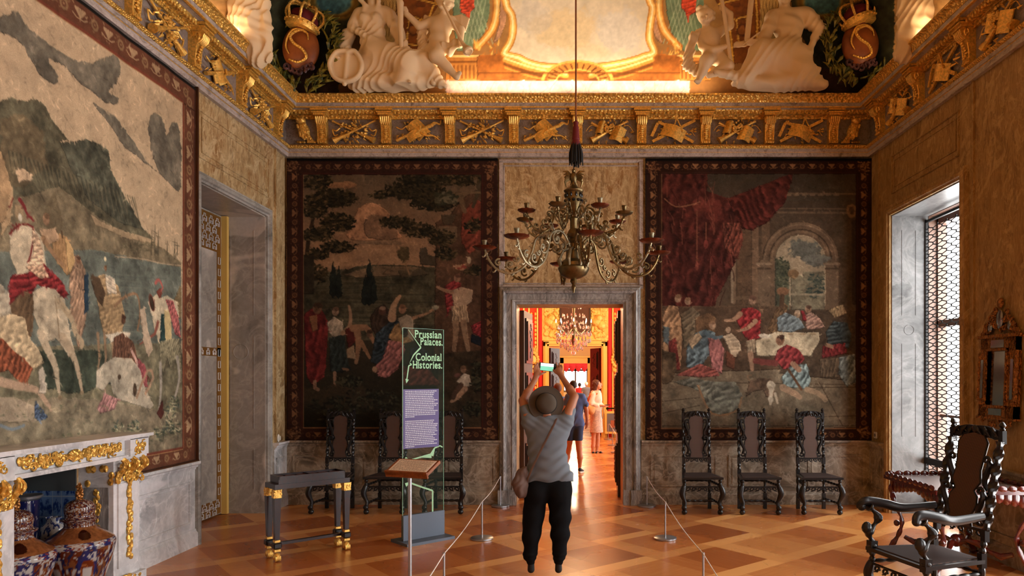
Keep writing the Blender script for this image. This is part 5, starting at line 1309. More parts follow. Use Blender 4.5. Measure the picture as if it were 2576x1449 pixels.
def trous(S):
    S.c((1352, 1215, 0), (1408, 1215, 0), 29, 29, 12); S.e((1352, 1238, 8), (31, 30, 30), 12); S.e((1406, 1238, 8), (31, 30, 30), 12)
    S.path([(1349, 1235, 0), (1342, 1300, 0), (1337, 1345, 4), (1334, 1395, 4), (1335, 1412, 2)], [30, 26, 22, 15.5, 11], 10)
    S.path([(1408, 1235, 0), (1409, 1300, 0), (1409, 1345, 4), (1407, 1395, 4), (1406, 1412, 2)], [30, 26, 22, 15.5, 11], 10)
    S.cut(lambda X, Y, Z: 1196-Y+0*X+0*Z)
body('trousers', D1, M['black'], p1, (1300, 1188, -45), (1450, 1425, 50), 2.0, trous, dispf=lambda X, Y, Z: 1.1*np.sin(Y*.16+X*.12+2*np.sin(X*.05))*np.clip((Y-1230)/60, 0, 1)+.8*np.sin(Y*.5)*np.exp(-((Y-1398)/14.)**2))
body('shoes', D1, M['darkblk'], p1, (1305, 1400, -75), (1435, 1450, 30), 1.8, lambda S: [S.path([(x, 1412, 2), (x, 1432, 2)], [8, 9], 4) or (S.path([(x, 1440, 8), (x+s*5, 1441, -30), (x+s*8, 1442, -52)], [9, 10, 9], 6), S.cut(lambda X, Y, Z: Y-1445+0*X+0*Z)) for x, s in ((1336, -1), (1405, 1))])
# hat: brim tilted back so its top faces the camera
HM = Matrix.Translation(Vector(W(1374, 1015, D1-.03))) @ RX(PI/2-.1) @ RY(.1)
HM = HM @ Matrix.Scale(1.0, 4); mb = MB(HM); mb.lathe([(.001, .088), (.03, .09), (.055, .082), (.075, .064), (.086, .03), (.092, 0.), (.1, -.012), (.125, -.02), (.147, -.014), (.152, -.006), (.15, -.002), (.13, -.006), (.1, .002)], 48)
o = mb.build('felt_hat', M['felt'], p1, True); o.matrix_parent_inverse = Matrix.Translation(-Vector(p1.location))
mb = MB(HM); mb.lathe([(.0905, .004), (.0935, .004), (.091, .024), (.088, .024)], 48); o2 = mb.build('hat_band', M['darkblk'], o, True)
ph = empty('phone', W(1377, 923.5, D1+.3)); ph.rotation_euler = (0, .1, 0); tag(ph, 'phone with a lit greenish screen held up in both hands of the hatted person', 'phone')
MB().box((0, .004, 0), (.15, .009, .074), None, .004).build('phone_case', M['darkblk'], ph); mb = MB().b2((-.062, -.0015, -.033), (.056, -.0005, .006)); mb.build('screen', M['screen'], ph)
MB().b2((-.062, -.0015, .006), (.056, -.0005, .033)).build('screen_bright_area', M['screen_w'], ph)
bg_ = empty('shoulder_bag', W(1308, 1210, D1-.05)); tag(bg_, 'brown grey shoulder bag hanging at the left hip of the hatted person', 'bag')
def bagf(S):
    S.path([(1312, 1190, 4), (1306, 1215, 6), (1312, 1238, 6)], [12, 17, 15], 8); S.c((1320, 1180, 4), (1322, 1230, 4), 8, 10, 8)
body('bag_body', D1-.05, M['bagc'], bg_, (1280, 1165, -30), (1345, 1262, 36), 1.7, bagf, dispf=lambda X, Y, Z: .9*np.sin(X*.4+Y*.2+np.sin(Y*.15)*2))
bk = Vector(bg_.location)
def lp(px, py, z): v = W(*[*(at(px, py, z, D1)[:2])], D1); v = Vector((v.x, D1-z/s1, v.z)); return v-bk
pts = spline([lp(1400, 1050, 0), lp(1398, 1058, 26), lp(1385, 1085, 34), lp(1362, 1130, 36), lp(1340, 1175, 36), lp(1327, 1206, 28), lp(1322, 1222, 20)], 6)
MB().tube(pts, .013, 8, .25, up=(1, 0, .5)).build('strap', M['strap'], bg_, True)
# ---- man in blue walking away in the next room
D2 = 12.54; p2 = empty('person', (0, D2, 0), 0, 'man in blue t-shirt, denim shorts and dark trainers walking away in the doorway', 'person')
def skin2(S):
    S.e((1442, 970, 0), (8.5, 11.5, 10), 3); S.c((1443, 988, 1), (1442, 977, 1), 6, 6, 2)
    S.path([(1470, 1006, 0), (1475, 1032, 2), (1477, 1055, -3)], [6.5, 5, 3.8], 2); S.path([(1477, 1055, -3), (1477, 1064, -4)], [3.6, 4.4], 2, fl=.6)
    S.path([(1424, 1006, 0), (1418, 1030, 4), (1420, 1050, 0), (1421, 1060, 0)], [6.5, 5, 3.6, 4], 2)
    for k in range(4): S.path([(1475+k*1.7, 1066, -4), (1474+k*1.4, 1074, -3), (1472+k*1.2, 1079-abs(k-1), -1)], [1.3, 1.2, 1.], .8)
    S.path([(1474, 1063, -4), (1471, 1070, -5)], [1.5, 1.1], 1)
    S.path([(1455, 1100, 0), (1457, 1130, 0), (1459, 1150, 3), (1458.5, 1178, 0)], [9.5, 7.2, 7, 3.9], 3); S.path([(1433, 1100, 0), (1430, 1130, -8), (1427, 1150, -4), (1424, 1170, 8)], [9.5, 7, 7, 4], 3)
    for s in (-1, 1): S.e((1442+s*8.6, 972, 0), (1.4, 3.4, 2.4), 1)
def mkp(o, **k):
    for nm, m, lo, hi, h, fn, df in k['parts']: body(nm, k['d'], m, o, lo, hi, h, fn, 2.5, df)
mkp(p2, d=D2, parts=[
    ('skin', M['skin_d'], (1405, 950, -20), (1490, 1185, 20), .95, skin2, None),
    ('hair', M['hair_d'], (1425, 950, -18), (1458, 985, 18), .8, lambda S: (S.e((1442, 968, 1.5), (9.4, 11.5, 10.6), 2), S.cut(lambda X, Y, Z: np.maximum(Y-981, (Y-966)-(Z+2)*1.2)+0*X)), None),
    ('t_shirt', M['blue_t'], (1408, 984, -24), (1486, 1084, 24), 1.0, lambda S: (S.e((1448, 1012, 0), (25, 24, 12.5), 5), S.e((1446, 1045, 1), (21, 38, 12), 8), S.c((1432, 1066, 0), (1460, 1066, 0), 11, 11, 8), S.c((1430, 998, 0), (1465, 998, 0), 8, 8, 4), S.c((1464, 1000, 0), (1474, 1018, 1), 9, 7.6, 4), S.c((1430, 1000, 0), (1421, 1018, 1), 9, 7.6, 4), S.cut(lambda X, Y, Z: Y-1076+0*X+0*Z)), lambda X, Y, Z: .45*np.sin(Y*.3+X*.2+np.sin(X*.2)*2)+0*Z),
    ('shorts', M['denim'], (1415, 1064, -20), (1478, 1114, 20), 1.0, lambda S: (S.c((1436, 1074, 0), (1457, 1074, 0), 12, 12, 4), S.c((1436, 1080, 0), (1433, 1106, -1), 12.5, 11, 3), S.c((1455, 1080, 0), (1455, 1106, 0), 12.5, 11, 3), S.cut(lambda X, Y, Z: Y-1108+0*X+0*Z)), None),
    ('shoes', M['shoe'], (1415, 1165, -20), (1475, 1195, 20), .9, lambda S: (S.path([(1458.5, 1181, 3), (1461, 1184, -2), (1466, 1186, -8)], [4.6, 4.6, 3.6], 3), S.path([(1424, 1176, 14), (1426, 1182, 8)], [4.6, 4.2], 3), S.cut(lambda X, Y, Z: Y-1189+0*X+0*Z)), None),
    ('shoe_soles', M['white_c'], (1445, 1170, -20), (1475, 1195, 20), .9, lambda S: (S.path([(1458.5, 1187.5, 4), (1466, 1187.5, -9)], [4.4, 4.], 2, fl=1.2), S.cut(lambda X, Y, Z: np.maximum(1185.5-Y, Y-1190)+0*X+0*Z), S.c((1458.5, 1173, 0), (1458.5, 1176, 0), 4.2, 4.4, 1)), None)])
# ---- woman in pale cardigan
D3 = 15.8; p3 = empty('person', (.5, D3, 0), 0, 'woman in pale pink cardigan and patterned skirt holding a device, facing right', 'person')
def skin3(S):
    S.e((1503, 968, 0), (8, 11, 8), 2.5); S.e((1507, 972, 0), (5.5, 8, 6.5), 2); S.c((1512, 966, 0), (1514, 970, 0), 1.4, 1.8, 1); S.e((1511, 975.5, 0), (2.2, 1.4, 2.6), 1); S.c((1499, 985, 0), (1501, 977, 0), 5, 5, 2)
    S.path([(1505, 1020, 6), (1517, 1021, 9), (1524, 1021, 9)], [3.4, 2.6, 2.8], 1.5)
    for k in range(4): S.path([(1523, 1019.5+k*1.1, 9+k), (1527, 1020+k*.9, 8+k), (1530, 1020.5+k*.5, 7+k)], [1, .95, .8], .6)
    S.path([(1522, 1019, 8), (1526, 1017.5, 6)], [1.1, .8], .6)
    S.path([(1494, 1084, 3), (1493, 1105, 3), (1492, 1122, 3), (1491, 1135, 3)], [6.2, 5, 5, 3.1], 2); S.path([(1504, 1084, -3), (1504, 1105, -3), (1503, 1122, -3), (1501, 1134, -3)], [6.2, 5, 5, 3.1], 2)
    S.path([(1490, 1137, 3), (1497, 1138, 3), (1504, 1139, 3)], [3, 3, 2.2], 2); S.path([(1500, 1136, -3), (1508, 1137, -3), (1516, 1138, -3)], [3, 3, 2.2], 2)
M['skirt'] = marble('patterned_skirt', [(.35, L_((176, 150, 140))), (.6, L_((232, 200, 176)))], 26, (0, 0, 0), L_((150, 140, 160)), .5, .9, (1, 1, 1), 30)
mkp(p3, d=D3, parts=[
    ('skin', M['skin_d'], (1480, 950, -20), (1540, 1146, 20), .8, skin3, None),
    ('hair', M['hair_r'], (1484, 948, -16), (1516, 990, 16), .8, lambda S: (S.e((1499, 966, 0), (11, 11.5, 10), 2), S.e((1496, 976, 0), (8, 8, 8), 3), S.e((1510, 972, 0), (7.5, 11, 12), 1.5, sub=True)), lambda X, Y, Z: .5*np.sin(X*.8)*np.sin(Y*.7+Z*.5)),
    ('cardigan', M['pink'], (1474, 978, -22), (1530, 1050, 24), .85, lambda S: (S.e((1500, 1003, 0), (15, 20, 12), 5), S.e((1500, 1028, 0), (15, 16, 12), 6), S.c((1493, 988, 0), (1505, 988, 0), 7, 7, 4), S.path([(1491, 992, 8), (1487, 1014, 11), (1503, 1020, 9)], [6.5, 6, 4.6], 3), S.path([(1508, 992, -8), (1506, 1012, -9), (1516, 1020, -4)], [6, 5, 4], 3), S.cut(lambda X, Y, Z: Y-1041-.15*(X-1500)+0*Z)), lambda X, Y, Z: .35*np.sin(X*.5+Y*.4+Z*.3)),
    ('skirt', M['skirt'], (1476, 1028, -22), (1526, 1092, 22), .9, lambda S: (S.c((1500, 1036, 0), (1500.5, 1086, 0), 14, 16.5, 4), S.cut(lambda X, Y, Z: np.maximum(Y-1088, 1030-Y)+0*X+0*Z)), None),
    ('sandals', M['darkblk'], (1480, 1130, -14), (1525, 1146, 14), .75, lambda S: ([S.path([(a, 1142.3, z), (b, 1142.3, z)], [3.6, 3.4], 1) for a, b, z in ((1488, 1505, 3), (1499, 1517, -3))], S.cut(lambda X, Y, Z: np.maximum(1141-Y, Y-1145)+0*X+0*Z), [S.c((a, 1138, z-3.4), (a, 1138, z+3.4), 2.9, 2.9, .5) for a, z in ((1492, 3), (1500, 3), (1503, -3), (1511, -3))]), None)])
MB().box(W(1529, 1018.5, D3-.07), (.11, .06, .012)).build('phone', M['darkblk'])
tag(bpy.data.objects['phone.001'] if 'phone.001' in bpy.data.objects else bpy.data.objects['phone'], 'dark flat device in the hand of the woman in the pale cardigan', 'phone')
mb = MB(); P = spline([W(1514, 1022, D3-.1), W(1513, 1040, D3-.13), W(1516, 1053, D3-.15), W(1519, 1040, D3-.13), W(1518, 1023, D3-.1)], 6); tag(mb.tube(P, .006, 5).build('lanyard', M['grey_c'], None, True), 'thin looped lanyard hanging from the hand of the cardigan woman', 'lanyard')
b3 = empty('handbag', W(1486, 1030, D3-.12)); tag(b3, 'tan handbag with orange strap on the cardigan woman\'s back', 'bag')
body('bag_body', D3-.12, M['tan'], b3, (1468, 1010, -16), (1504, 1050, 16), .9, lambda S: S.path([(1480, 1025, 2), (1487, 1033, 3), (1492, 1028, 3)], [8, 9, 6], 5))
P = spline([Vector(W(x, y, D3-z))-b3.location for x, y, z in ((1481, 1022, .06), (1479, 1008, .06), (1486, 992, .12), (1496, 984, .02), (1502, 992, .1))], 6); MB().tube(P, .02, 6, .4).build('strap', M['orange_c'], b3, True)
mb = MB()
for s in (-1, 1): ring(mb, lambda a: tuple(W(1511.5+2.6*math.cos(a), 966+2.2*math.sin(a), D3+s*.03)), .0035, 12)
mb.tube([W(1503, 966, D3-.075), W(1510, 966, D3-.06)], .004, 4); tag(mb.build('glasses', M['steel'], None, True), 'thin rimmed glasses on the face of the cardigan woman', 'glasses')
# ---- a simple clothed walker, used for the figures deeper in the rooms
def walker(lab, d, cx, top, H_, ct, cl, hair, sk, arm_up=False):
    o = empty('person', (0, d, 0), 0, lab, 'person'); s = FO/d; u = s*H_/7.5; ft = CY+EH*s; X = lambda a: cx+a*u; Y = lambda b: ft-(7.5-b)*u   # b in head heights from the crown
    r = lambda v: v*u
    def sk_(S):
        S.e((cx, Y(.52), 0), (r(.33), r(.5), r(.4)), r(.1)); S.c((cx, Y(.9), 0), (cx, Y(1.35), 0), r(.2), r(.22), r(.1))
        for q_ in (-1, 1):
            S.path([(X(q_*.85), Y(1.6), 0), (X(q_*1.0), Y(2.8), r(.1)), (X(q_*.85), Y(3.7), -r(.2))] if not arm_up else [(X(q_*.85), Y(1.6), 0), (X(q_*1.05), Y(2.6), r(.1)), (X(q_*.5), Y(2.7), -r(.6))], [r(.24), r(.18), r(.12)], r(.1))
            hx, hy = (X(q_*.85), Y(3.75)) if not arm_up else (X(q_*.45), Y(2.65)); hz = -r(.2) if not arm_up else -r(.65)
            S.e((hx, hy+r(.12), hz), (r(.13), r(.22), r(.1)), r(.08))
            for f in range(4): S.c((hx+(f-1.5)*r(.07), hy+r(.25), hz), (hx+(f-1.5)*r(.08), hy+r(.48-.04*abs(f-1.5)), hz-r(.05)), r(.045), r(.04), r(.02))
            S.path([(X(q_*.35), Y(4.), 0), (X(q_*.38), Y(5.6), 0), (X(q_*.38), Y(7.1), 0)], [r(.36), r(.24), r(.15)], r(.1)); S.c((X(q_*.38), Y(7.35), r(.1)), (X(q_*.42), Y(7.38), -r(.5)), r(.15), r(.13), r(.1))
            S.e((X(q_*.12), Y(.5), -r(.38)), (r(.06), r(.04), r(.05)), r(.03))
        S.c((cx, Y(.5), -r(.4)), (cx, Y(.68), -r(.45)), r(.05), r(.07), r(.03))
    e = r(1.4)
    body('skin', d, sk, o, (cx-e, Y(-.1), -r(1)), (cx+e, ft, r(.7)), u/9, sk_)
    body('hair', d, hair, o, (cx-r(.6), Y(-.2), -r(.7)), (cx+r(.6), Y(1.1), r(.7)), u/9, lambda S: (S.e((cx, Y(.45), r(.06)), (r(.4), r(.5), r(.46)), r(.1)), S.cut(lambda X_, Y_, Z_: (Y_-Y(.5))-(Z_+r(.1))*1.3+0*X_)))
    body('top', d, ct, o, (cx-e, Y(1.1), -r(.8)), (cx+e, Y(4.2), r(.8)), u/8, lambda S: (S.c((X(-.5), Y(1.65), 0), (X(.5), Y(1.65), 0), r(.4), r(.4), r(.2)), S.e((cx, Y(2.4), 0), (r(.72), r(1.2), r(.5)), r(.3)), S.c((X(-.3), Y(3.6), 0), (X(.3), Y(3.6), 0), r(.45), r(.45), r(.3)), S.c((X(.8), Y(1.6), 0), (X(.95), Y(2.3), 0), r(.3), r(.25), r(.2)), S.c((X(-.8), Y(1.6), 0), (X(-.95), Y(2.3), 0), r(.3), r(.25), r(.2))))
    body('trousers', d, cl, o, (cx-r(1.1), Y(3.5), -r(.8)), (cx+r(1.1), Y(7.3), r(.8)), u/8, lambda S: (S.c((X(-.25), Y(3.95), 0), (X(.25), Y(3.95), 0), r(.48), r(.48), r(.2)), [S.path([(X(q_*.33), Y(4.2), 0), (X(q_*.38), Y(5.6), 0), (X(q_*.38), Y(7.0), 0)], [r(.42), r(.32), r(.24)], r(.15)) for q_ in (-1, 1)]))
    return o
walker('dark haired person in a blue top, mostly hidden behind the felt hat', 14.0, 1403, 0, 1.56, M['blue_t'], M['denim'], M['hair_r'], M['skin_d'], True)
walker('far visitor in a red and orange top near the end window', 33, 1458, 0, 1.38, M['red_c'], M['denim'], M['hair_d'], M['skin_d'], True)
walker('far visitor with white hair, grey top and dark blue trousers near the end window', 32, 1475, 0, 1.44, M['grey_c'], M['denim'], M['white_c'], M['skin_d'])
# ---------------------------------------------------------------- stucco figures seated on the cornice
DS = 9.28; KS = FO/DS
def figure(lab, lo, hi, h, fn, k=5., df=None, d=DS, nm='stucco_figure', m=None, anchor=None):
    o = body(nm, d, m or M['stucco'], None, lo, hi, h, fn, k, df); return tag(o, lab, 'sculpture')
fd = lambda a, f, g, y0: (lambda X, Y, Z: a*1.25*(np.abs(np.sin((X*f+Y*g)*.75+2.4*np.sin(X*.035+Y*.05)+Z*.04))*1.6-.8+.5*np.sin((X*g-Y*f)*.9+3*np.sin(Y*.04)))*np.clip((Y-y0)/30, 0, 1)+0*Z)
def lyre_woman(S):
    S.e((944, -8, 36), (19, 25, 20), 4); S.c((945, 12, 32), (945, 34, 28), 11, 13, 4); S.e((942, -20, 34), (22, 18, 22), 4); S.path([(925, 0, 40), (920, 22, 44), (932, 36, 44), (926, 52, 44)], [8, 6, 5, 3], 3); S.path([(962, 0, 40), (964, 25, 42), (958, 50, 42)], [7, 5, 3], 3)
    for s in (-1, 1): S.e((944+s*7, -8, 55), (3, 2, 3), 1)
    S.c((944, -6, 56), (944, 3, 59), 2.4, 3.4, 2); S.e((944, 9, 55), (5, 2, 3), 1.5)
    S.c((918, 48, 28), (975, 46, 28), 15, 16, 8); S.e((944, 76, 30), (33, 40, 22), 10); S.e((928, 68, 46), (12, 12, 11), 4); S.e((958, 68, 46), (13, 13, 11), 4); S.e((948, 120, 30), (34, 36, 24), 10)
    S.path([(911, 50, 28), (896, 84, 36), (934, 116, 54)], [14, 12, 7], 4); S.e((944, 122, 56), (9, 6, 5), 3); [S.path([(946, 120+i*2.6, 56), (957, 122+i*3, 58), (963, 127+i*2.5, 57)], [2.2, 2, 1.5], 1) for i in range(4)]
    S.path([(986, 52, 26), (1012, 100, 34), (1026, 148, 52)], [17, 16, 10], 6); S.e((1030, 140, 54), (11, 16, 8), 4); [S.path([(1022+i*3.4, 148, 58), (1021+i*3, 160, 59), (1022+i*2.5, 166, 56)], [2.4, 2.1, 1.6], 1) for i in range(4)]
    S.e((975, 170, 30), (72, 46, 34), 14); S.path([(960, 150, 38), (1038, 182, 62), (1026, 234, 60)], [34, 27, 22], 12); S.path([(980, 160, 20), (1070, 175, 40), (1120, 232, 44)], [34, 26, 12], 12); S.e((920, 205, 28), (42, 40, 30), 12); S.e((1000, 222, 34), (110, 20, 34), 12)
    S.c((1030, 236, 60), (1046, 238, 74), 9, 6, 4)
    S.path([(885, 96, 20), (874, 130, 26), (886, 148, 30)], [16, 15, 8], 6)
    S.cut(lambda X, Y, Z: Y-240+0*X+0*Z)
figure('white stucco woman in draped robe with a lyre, seated on the cornice at left', (850, -42, -12), (1140, 244, 96), 2.3, lyre_woman, df=fd(1.6, .16, .08, 60))
def lyre(S):
    S.path(spline([(892, 158, 66), (868, 162, 66), (852, 190, 66), (864, 222, 66), (893, 232, 66), (920, 220, 66), (930, 190, 66), (914, 160, 66), (895, 162, 66)], 5), 5., 2.5, fl=1.4)
    S.path([(896, 156, 66), (888, 238, 66)], 5.5, 2); S.path([(868, 160, 66), (862, 168, 66), (872, 174, 66)], 4, 2); S.e((892, 196, 60), (36, 36, 4), 3)
figure('white stucco lyre leaning against the seated robed woman', (840, 142, 48), (942, 246, 84), 1.5, lyre, 3, nm='stucco_lyre')
def bust_putto(S, hx, hy, flip=1):
    S.e((hx, hy, 48), (17, 19, 17), 4); S.e((hx, hy-6, 46), (21, 17, 20), 4)
    for i in range(16):
        a = i*.8; S.e((hx+18*math.cos(a), hy-7+13*math.sin(a*1.3), 50+9*math.sin(a)), 6.2, 2)
    S.e((hx-flip*5, hy+4, 63), (3, 2, 2), 1); S.e((hx+flip*6, hy+4, 62), (3, 2, 2), 1); S.e((hx, hy+7, 66), (3, 4, 3.4), 1.5); S.e((hx, hy+13, 64), (4, 1.8, 2.5), 1.5); S.e((hx-9, hy+10, 58), 6, 3); S.e((hx+9, hy+10, 58), 6, 3)
def puttoL(S):
    bust_putto(S, 1128, 34); S.c((1124, 52, 40), (1120, 64, 36), 9, 12, 4)
    S.c((1094, 72, 34), (1142, 70, 34), 13, 13, 6); S.e((1116, 88, 38), (28, 28, 19), 8); S.e((1112, 120, 40), (25, 25, 21), 8)
    S.path([(1094, 72, 32), (1062, 84, 38), (1036, 60, 44)], [12, 9, 7], 4); S.e((1032, 56, 46), (6, 8, 6), 3); [S.c((1028+i*3, 52, 50), (1026+i*2.5, 44, 52), 2.2, 1.8, 1) for i in range(4)]
    S.path([(1144, 74, 32), (1166, 96, 44), (1168, 128, 58)], [12, 10, 7], 4); S.e((1168, 134, 60), (7, 7, 6), 3); [S.c((1163+i*3.2, 138, 62), (1165+i*2.4, 145, 64), 2.2, 1.8, 1) for i in range(4)]
    S.path([(1112, 138, 42), (1110, 170, 66), (1136, 196, 64), (1160, 222, 66)], [22, 17, 11, 7], 6); S.path([(1158, 220, 66), (1168, 214, 72)], [7, 5], 3)
    S.path([(1094, 150, 36), (1086, 190, 40), (1100, 226, 48)], [22, 18, 9], 6)
figure('white stucco child blowing a long trumpet, sitting over the cornice edge', (1012, 0, 0), (1186, 240, 92), 1.9, puttoL)
def drpL(S):
    S.path([(1080, 60, 24), (1066, 90, 26), (1072, 130, 30), (1090, 150, 40), (1124, 150, 54), (1160, 128, 52)], [10, 12, 14, 16, 14, 8], 6, fl=.7); S.path([(1076, 150, 34), (1084, 190, 38), (1104, 222, 40)], [20, 18, 10], 6); S.path([(1120, 140, 60), (1140, 160, 60), (1166, 138, 56)], [8, 8, 6], 5)
figure('white stucco drapery wrapped around the trumpet blowing child', (1046, 40, 4), (1178, 238, 84), 1.8, drpL, df=fd(2., .3, .18, 20), nm='stucco_drapery')
figure('small white feathered wing behind the trumpet blowing child', (1138, 48, 8), (1200, 104, 50), 1.5, lambda S: [S.path([(1146, 60+i*4, 30), (1166, 58+i*4.5, 34), (1184-i*1.5, 66+i*5, 36)], [4.5, 4.5, 3.2], 1.5) for i in range(7)], nm='stucco_wing')
figure('white stucco upright horn between the robed woman and the trumpet child', (1000, 0, 44), (1044, 176, 80), 1.5, lambda S: (S.path([(1018, 18, 62), (1020, 34, 62), (1022, 40, 62), (1023, 90, 64), (1026, 160, 66)], [9, 7, 8, 6.5, 5], 2), S.c((1018, 8, 62), (1018, 16, 62), 14, 9, 2), S.e((1018, 3, 62), (11, 6, 11), 1, sub=True)), nm='stucco_horn')
figure('white stucco long trumpet blown by the seated child, bell pointing down', (1124, 44, 56), (1210, 184, 104), 1.4, lambda S: (S.path([(1129, 50, 70), (1152, 96, 76), (1176, 146, 82), (1184, 158, 84)], [2.8, 3.2, 4, 6], 1.5), S.path([(1182, 155, 84), (1189, 166, 86)], [5, 13], 2), S.e((1193, 171, 88), (11, 7, 10), 1.5, sub=True)), nm='stucco_trumpet')
def puttoR(S):
    bust_putto(S, 1766, 66); S.c((1768, 84, 40), (1772, 94, 38), 9, 12, 4); S.c((1752, 102, 34), (1800, 98, 34), 12, 12, 6); S.e((1778, 118, 38), (26, 28, 19), 8); S.e((1782, 148, 40), (24, 22, 20), 8)
    S.path([(1752, 104, 34), (1758, 140, 48), (1778, 154, 62), (1812, 146, 62)], [11, 9, 8, 6], 4); S.e((1814, 145, 62), (6, 5, 5), 3); [S.c((1816, 141+i*2.6, 63), (1822, 141+i*2.4, 62), 1.8, 1.5, 1) for i in range(4)]
    S.path([(1800, 100, 32), (1828, 82, 38), (1826, 60, 46), (1810, 50, 54)], [11, 10, 8, 6], 4); S.e((1806, 50, 56), (7, 6, 6), 3); [S.c((1798, 45+i*3.4, 62), (1804, 46+i*3.2, 66), 2, 1.8, 1) for i in range(4)]
    S.path([(1780, 160, 42), (1764, 184, 70), (1754, 210, 66), (1744, 232, 66)], [20, 16, 10, 7], 6); S.path([(1744, 232, 68), (1736, 236, 78)], [6, 4], 3); S.path([(1796, 160, 38), (1818, 192, 58), (1790, 206, 60), (1772, 214, 58)], [20, 15, 10, 7], 6)
figure('white stucco child looking down and holding a long ruler, sitting on the cornice', (1724, 28, 0), (1850, 242, 92), 1.9, puttoR)
def drpR(S): S.path([(1752, 100, 40), (1736, 116, 48), (1726, 150, 50), (1722, 184, 50), (1742, 200, 52), (1764, 188, 54), (1772, 168, 52)], [7, 11, 12, 13, 12, 10, 8], 6)
figure('white stucco fluttering cloth beside the ruler holding child', (1700, 88, 22), (1792, 222, 84), 1.7, drpR, df=fd(1.8, .32, .16, 60), nm='stucco_drapery')
def blk(S, pts, w, t=2.):
    S.path(pts, w, .6, fl=.55)
figure('white stucco long ruler gripped by the child, slanting to the cornice', (1784, -12, 52), (1836, 204, 84), 1.5, lambda S: blk(S, [(1795, -8, 68), (1811, 90, 66), (1826, 196, 64)], 5.), nm='stucco_ruler')
def sage(S):
    S.e((1964, 2, 36), (20, 27, 21), 4); S.e((1962, -14, 34), (24, 20, 24), 4); S.e((1962, 20, 46), (12, 14, 10), 4); S.c((1964, 22, 30), (1966, 40, 26), 12, 15, 4)
    for s in (-1, 1): S.e((1962+s*7, 0, 56), (3, 2, 3), 1)
    S.c((1962, 2, 57), (1962, 11, 60), 2.4, 3.4, 2)
    S.c((1938, 54, 26), (2014, 50, 26), 17, 19, 6); S.e((1974, 84, 28), (38, 42, 26), 8); S.e((1976, 130, 30), (34, 34, 26), 8)
    S.path([(1934, 60, 30), (1918, 100, 42), (1906, 124, 50)], [18, 17, 14], 4); S.path([(1906, 126, 48), (1860, 134, 56), (1848, 138, 58)], [9, 7, 6], 4); S.e((1842, 140, 58), (8, 6, 5), 3); [S.path([(1838, 136+i*3, 60), (1832, 140+i*2.6, 62)], [2.2, 1.8], 1) for i in range(4)]
    S.path([(2022, 58, 28), (2050, 90, 34)], [22, 17], 6); S.path([(2046, 92, 36), (2030, 130, 42), (2014, 172, 52)], [11, 9, 7], 4); S.e((2012, 178, 54), (9, 7, 6), 3); [S.path([(2004+i*4, 180, 56), (2002+i*4.4, 188, 58)], [2.4, 2], 1) for i in range(4)]
    S.e((1950, 176, 34), (84, 44, 36), 14); S.path([(1972, 150, 36), (1900, 162, 64), (1858, 220, 60)], [36, 30, 18], 12); S.path([(1990, 160, 30), (2000, 200, 40), (2050, 230, 36)], [36, 34, 16], 12); S.e((1950, 224, 34), (120, 18, 32), 12); S.path([(1850, 215, 56), (1806, 214, 66), (1786, 212, 70)], [15, 10, 6], 5)
    S.c((2004, 188, 50), (2040, 196, 48), 9, 9, 4)
    S.cut(lambda X, Y, Z: Y-240+0*X+0*Z)
figure('white stucco bearded man in a wide robe reclining on the cornice at right', (1772, -44, -12), (2090, 244, 96), 2.4, sage, df=fd(1.5, .15, .05, 30))
figure('white stucco open tablet and ruler on the lap of the robed man', (1840, 10, 52), (1930, 160, 92), 1.5, lambda S: (S.path([(1874, 20, 70), (1862, 132, 72)], 7, .6, fl=.5), S.path([(1866, 140, 74), (1904, 142, 72)], 8, .8, fl=.8), S.path([(1852, 148, 78), (1890, 120, 80)], 2, .8)), nm='stucco_tablet')
# draped figures on the side coves
DL = 8.0
figure('white stucco robed figure cut by the frame on the left cove', (560, -130, -20), (712, 175, 70), 2.6, lambda S: (S.path([(610, -120, 10), (616, -40, 20), (628, 60, 20), (652, 150, 10)], [44, 46, 40, 26], 16), S.path([(650, -60, 20), (672, 20, 22), (676, 90, 18), (676, 150, 10)], [16, 14, 16, 12], 8), S.path([(590, -60, 30), (612, 30, 36), (640, 20, 40)], [20, 18, 10], 8)), df=fd(2.6, .2, .03, -200), d=DL)
figure('white stucco robed figure cut by the frame on the right cove', (2224, -130, -20), (2430, 170, 70), 2.6, lambda S: (S.path([(2330, -120, 10), (2320, -40, 20), (2300, 50, 20), (2270, 140, 10)], [56, 56, 44, 24], 16), S.path([(2270, -60, 20), (2262, 20, 22), (2262, 90, 18)], [16, 14, 12], 8), S.path([(2350, -60, 30), (2330, 10, 40), (2290, 0, 40)], [20, 18, 10], 8)), df=fd(2.6, .16, .05, -200), d=DL)
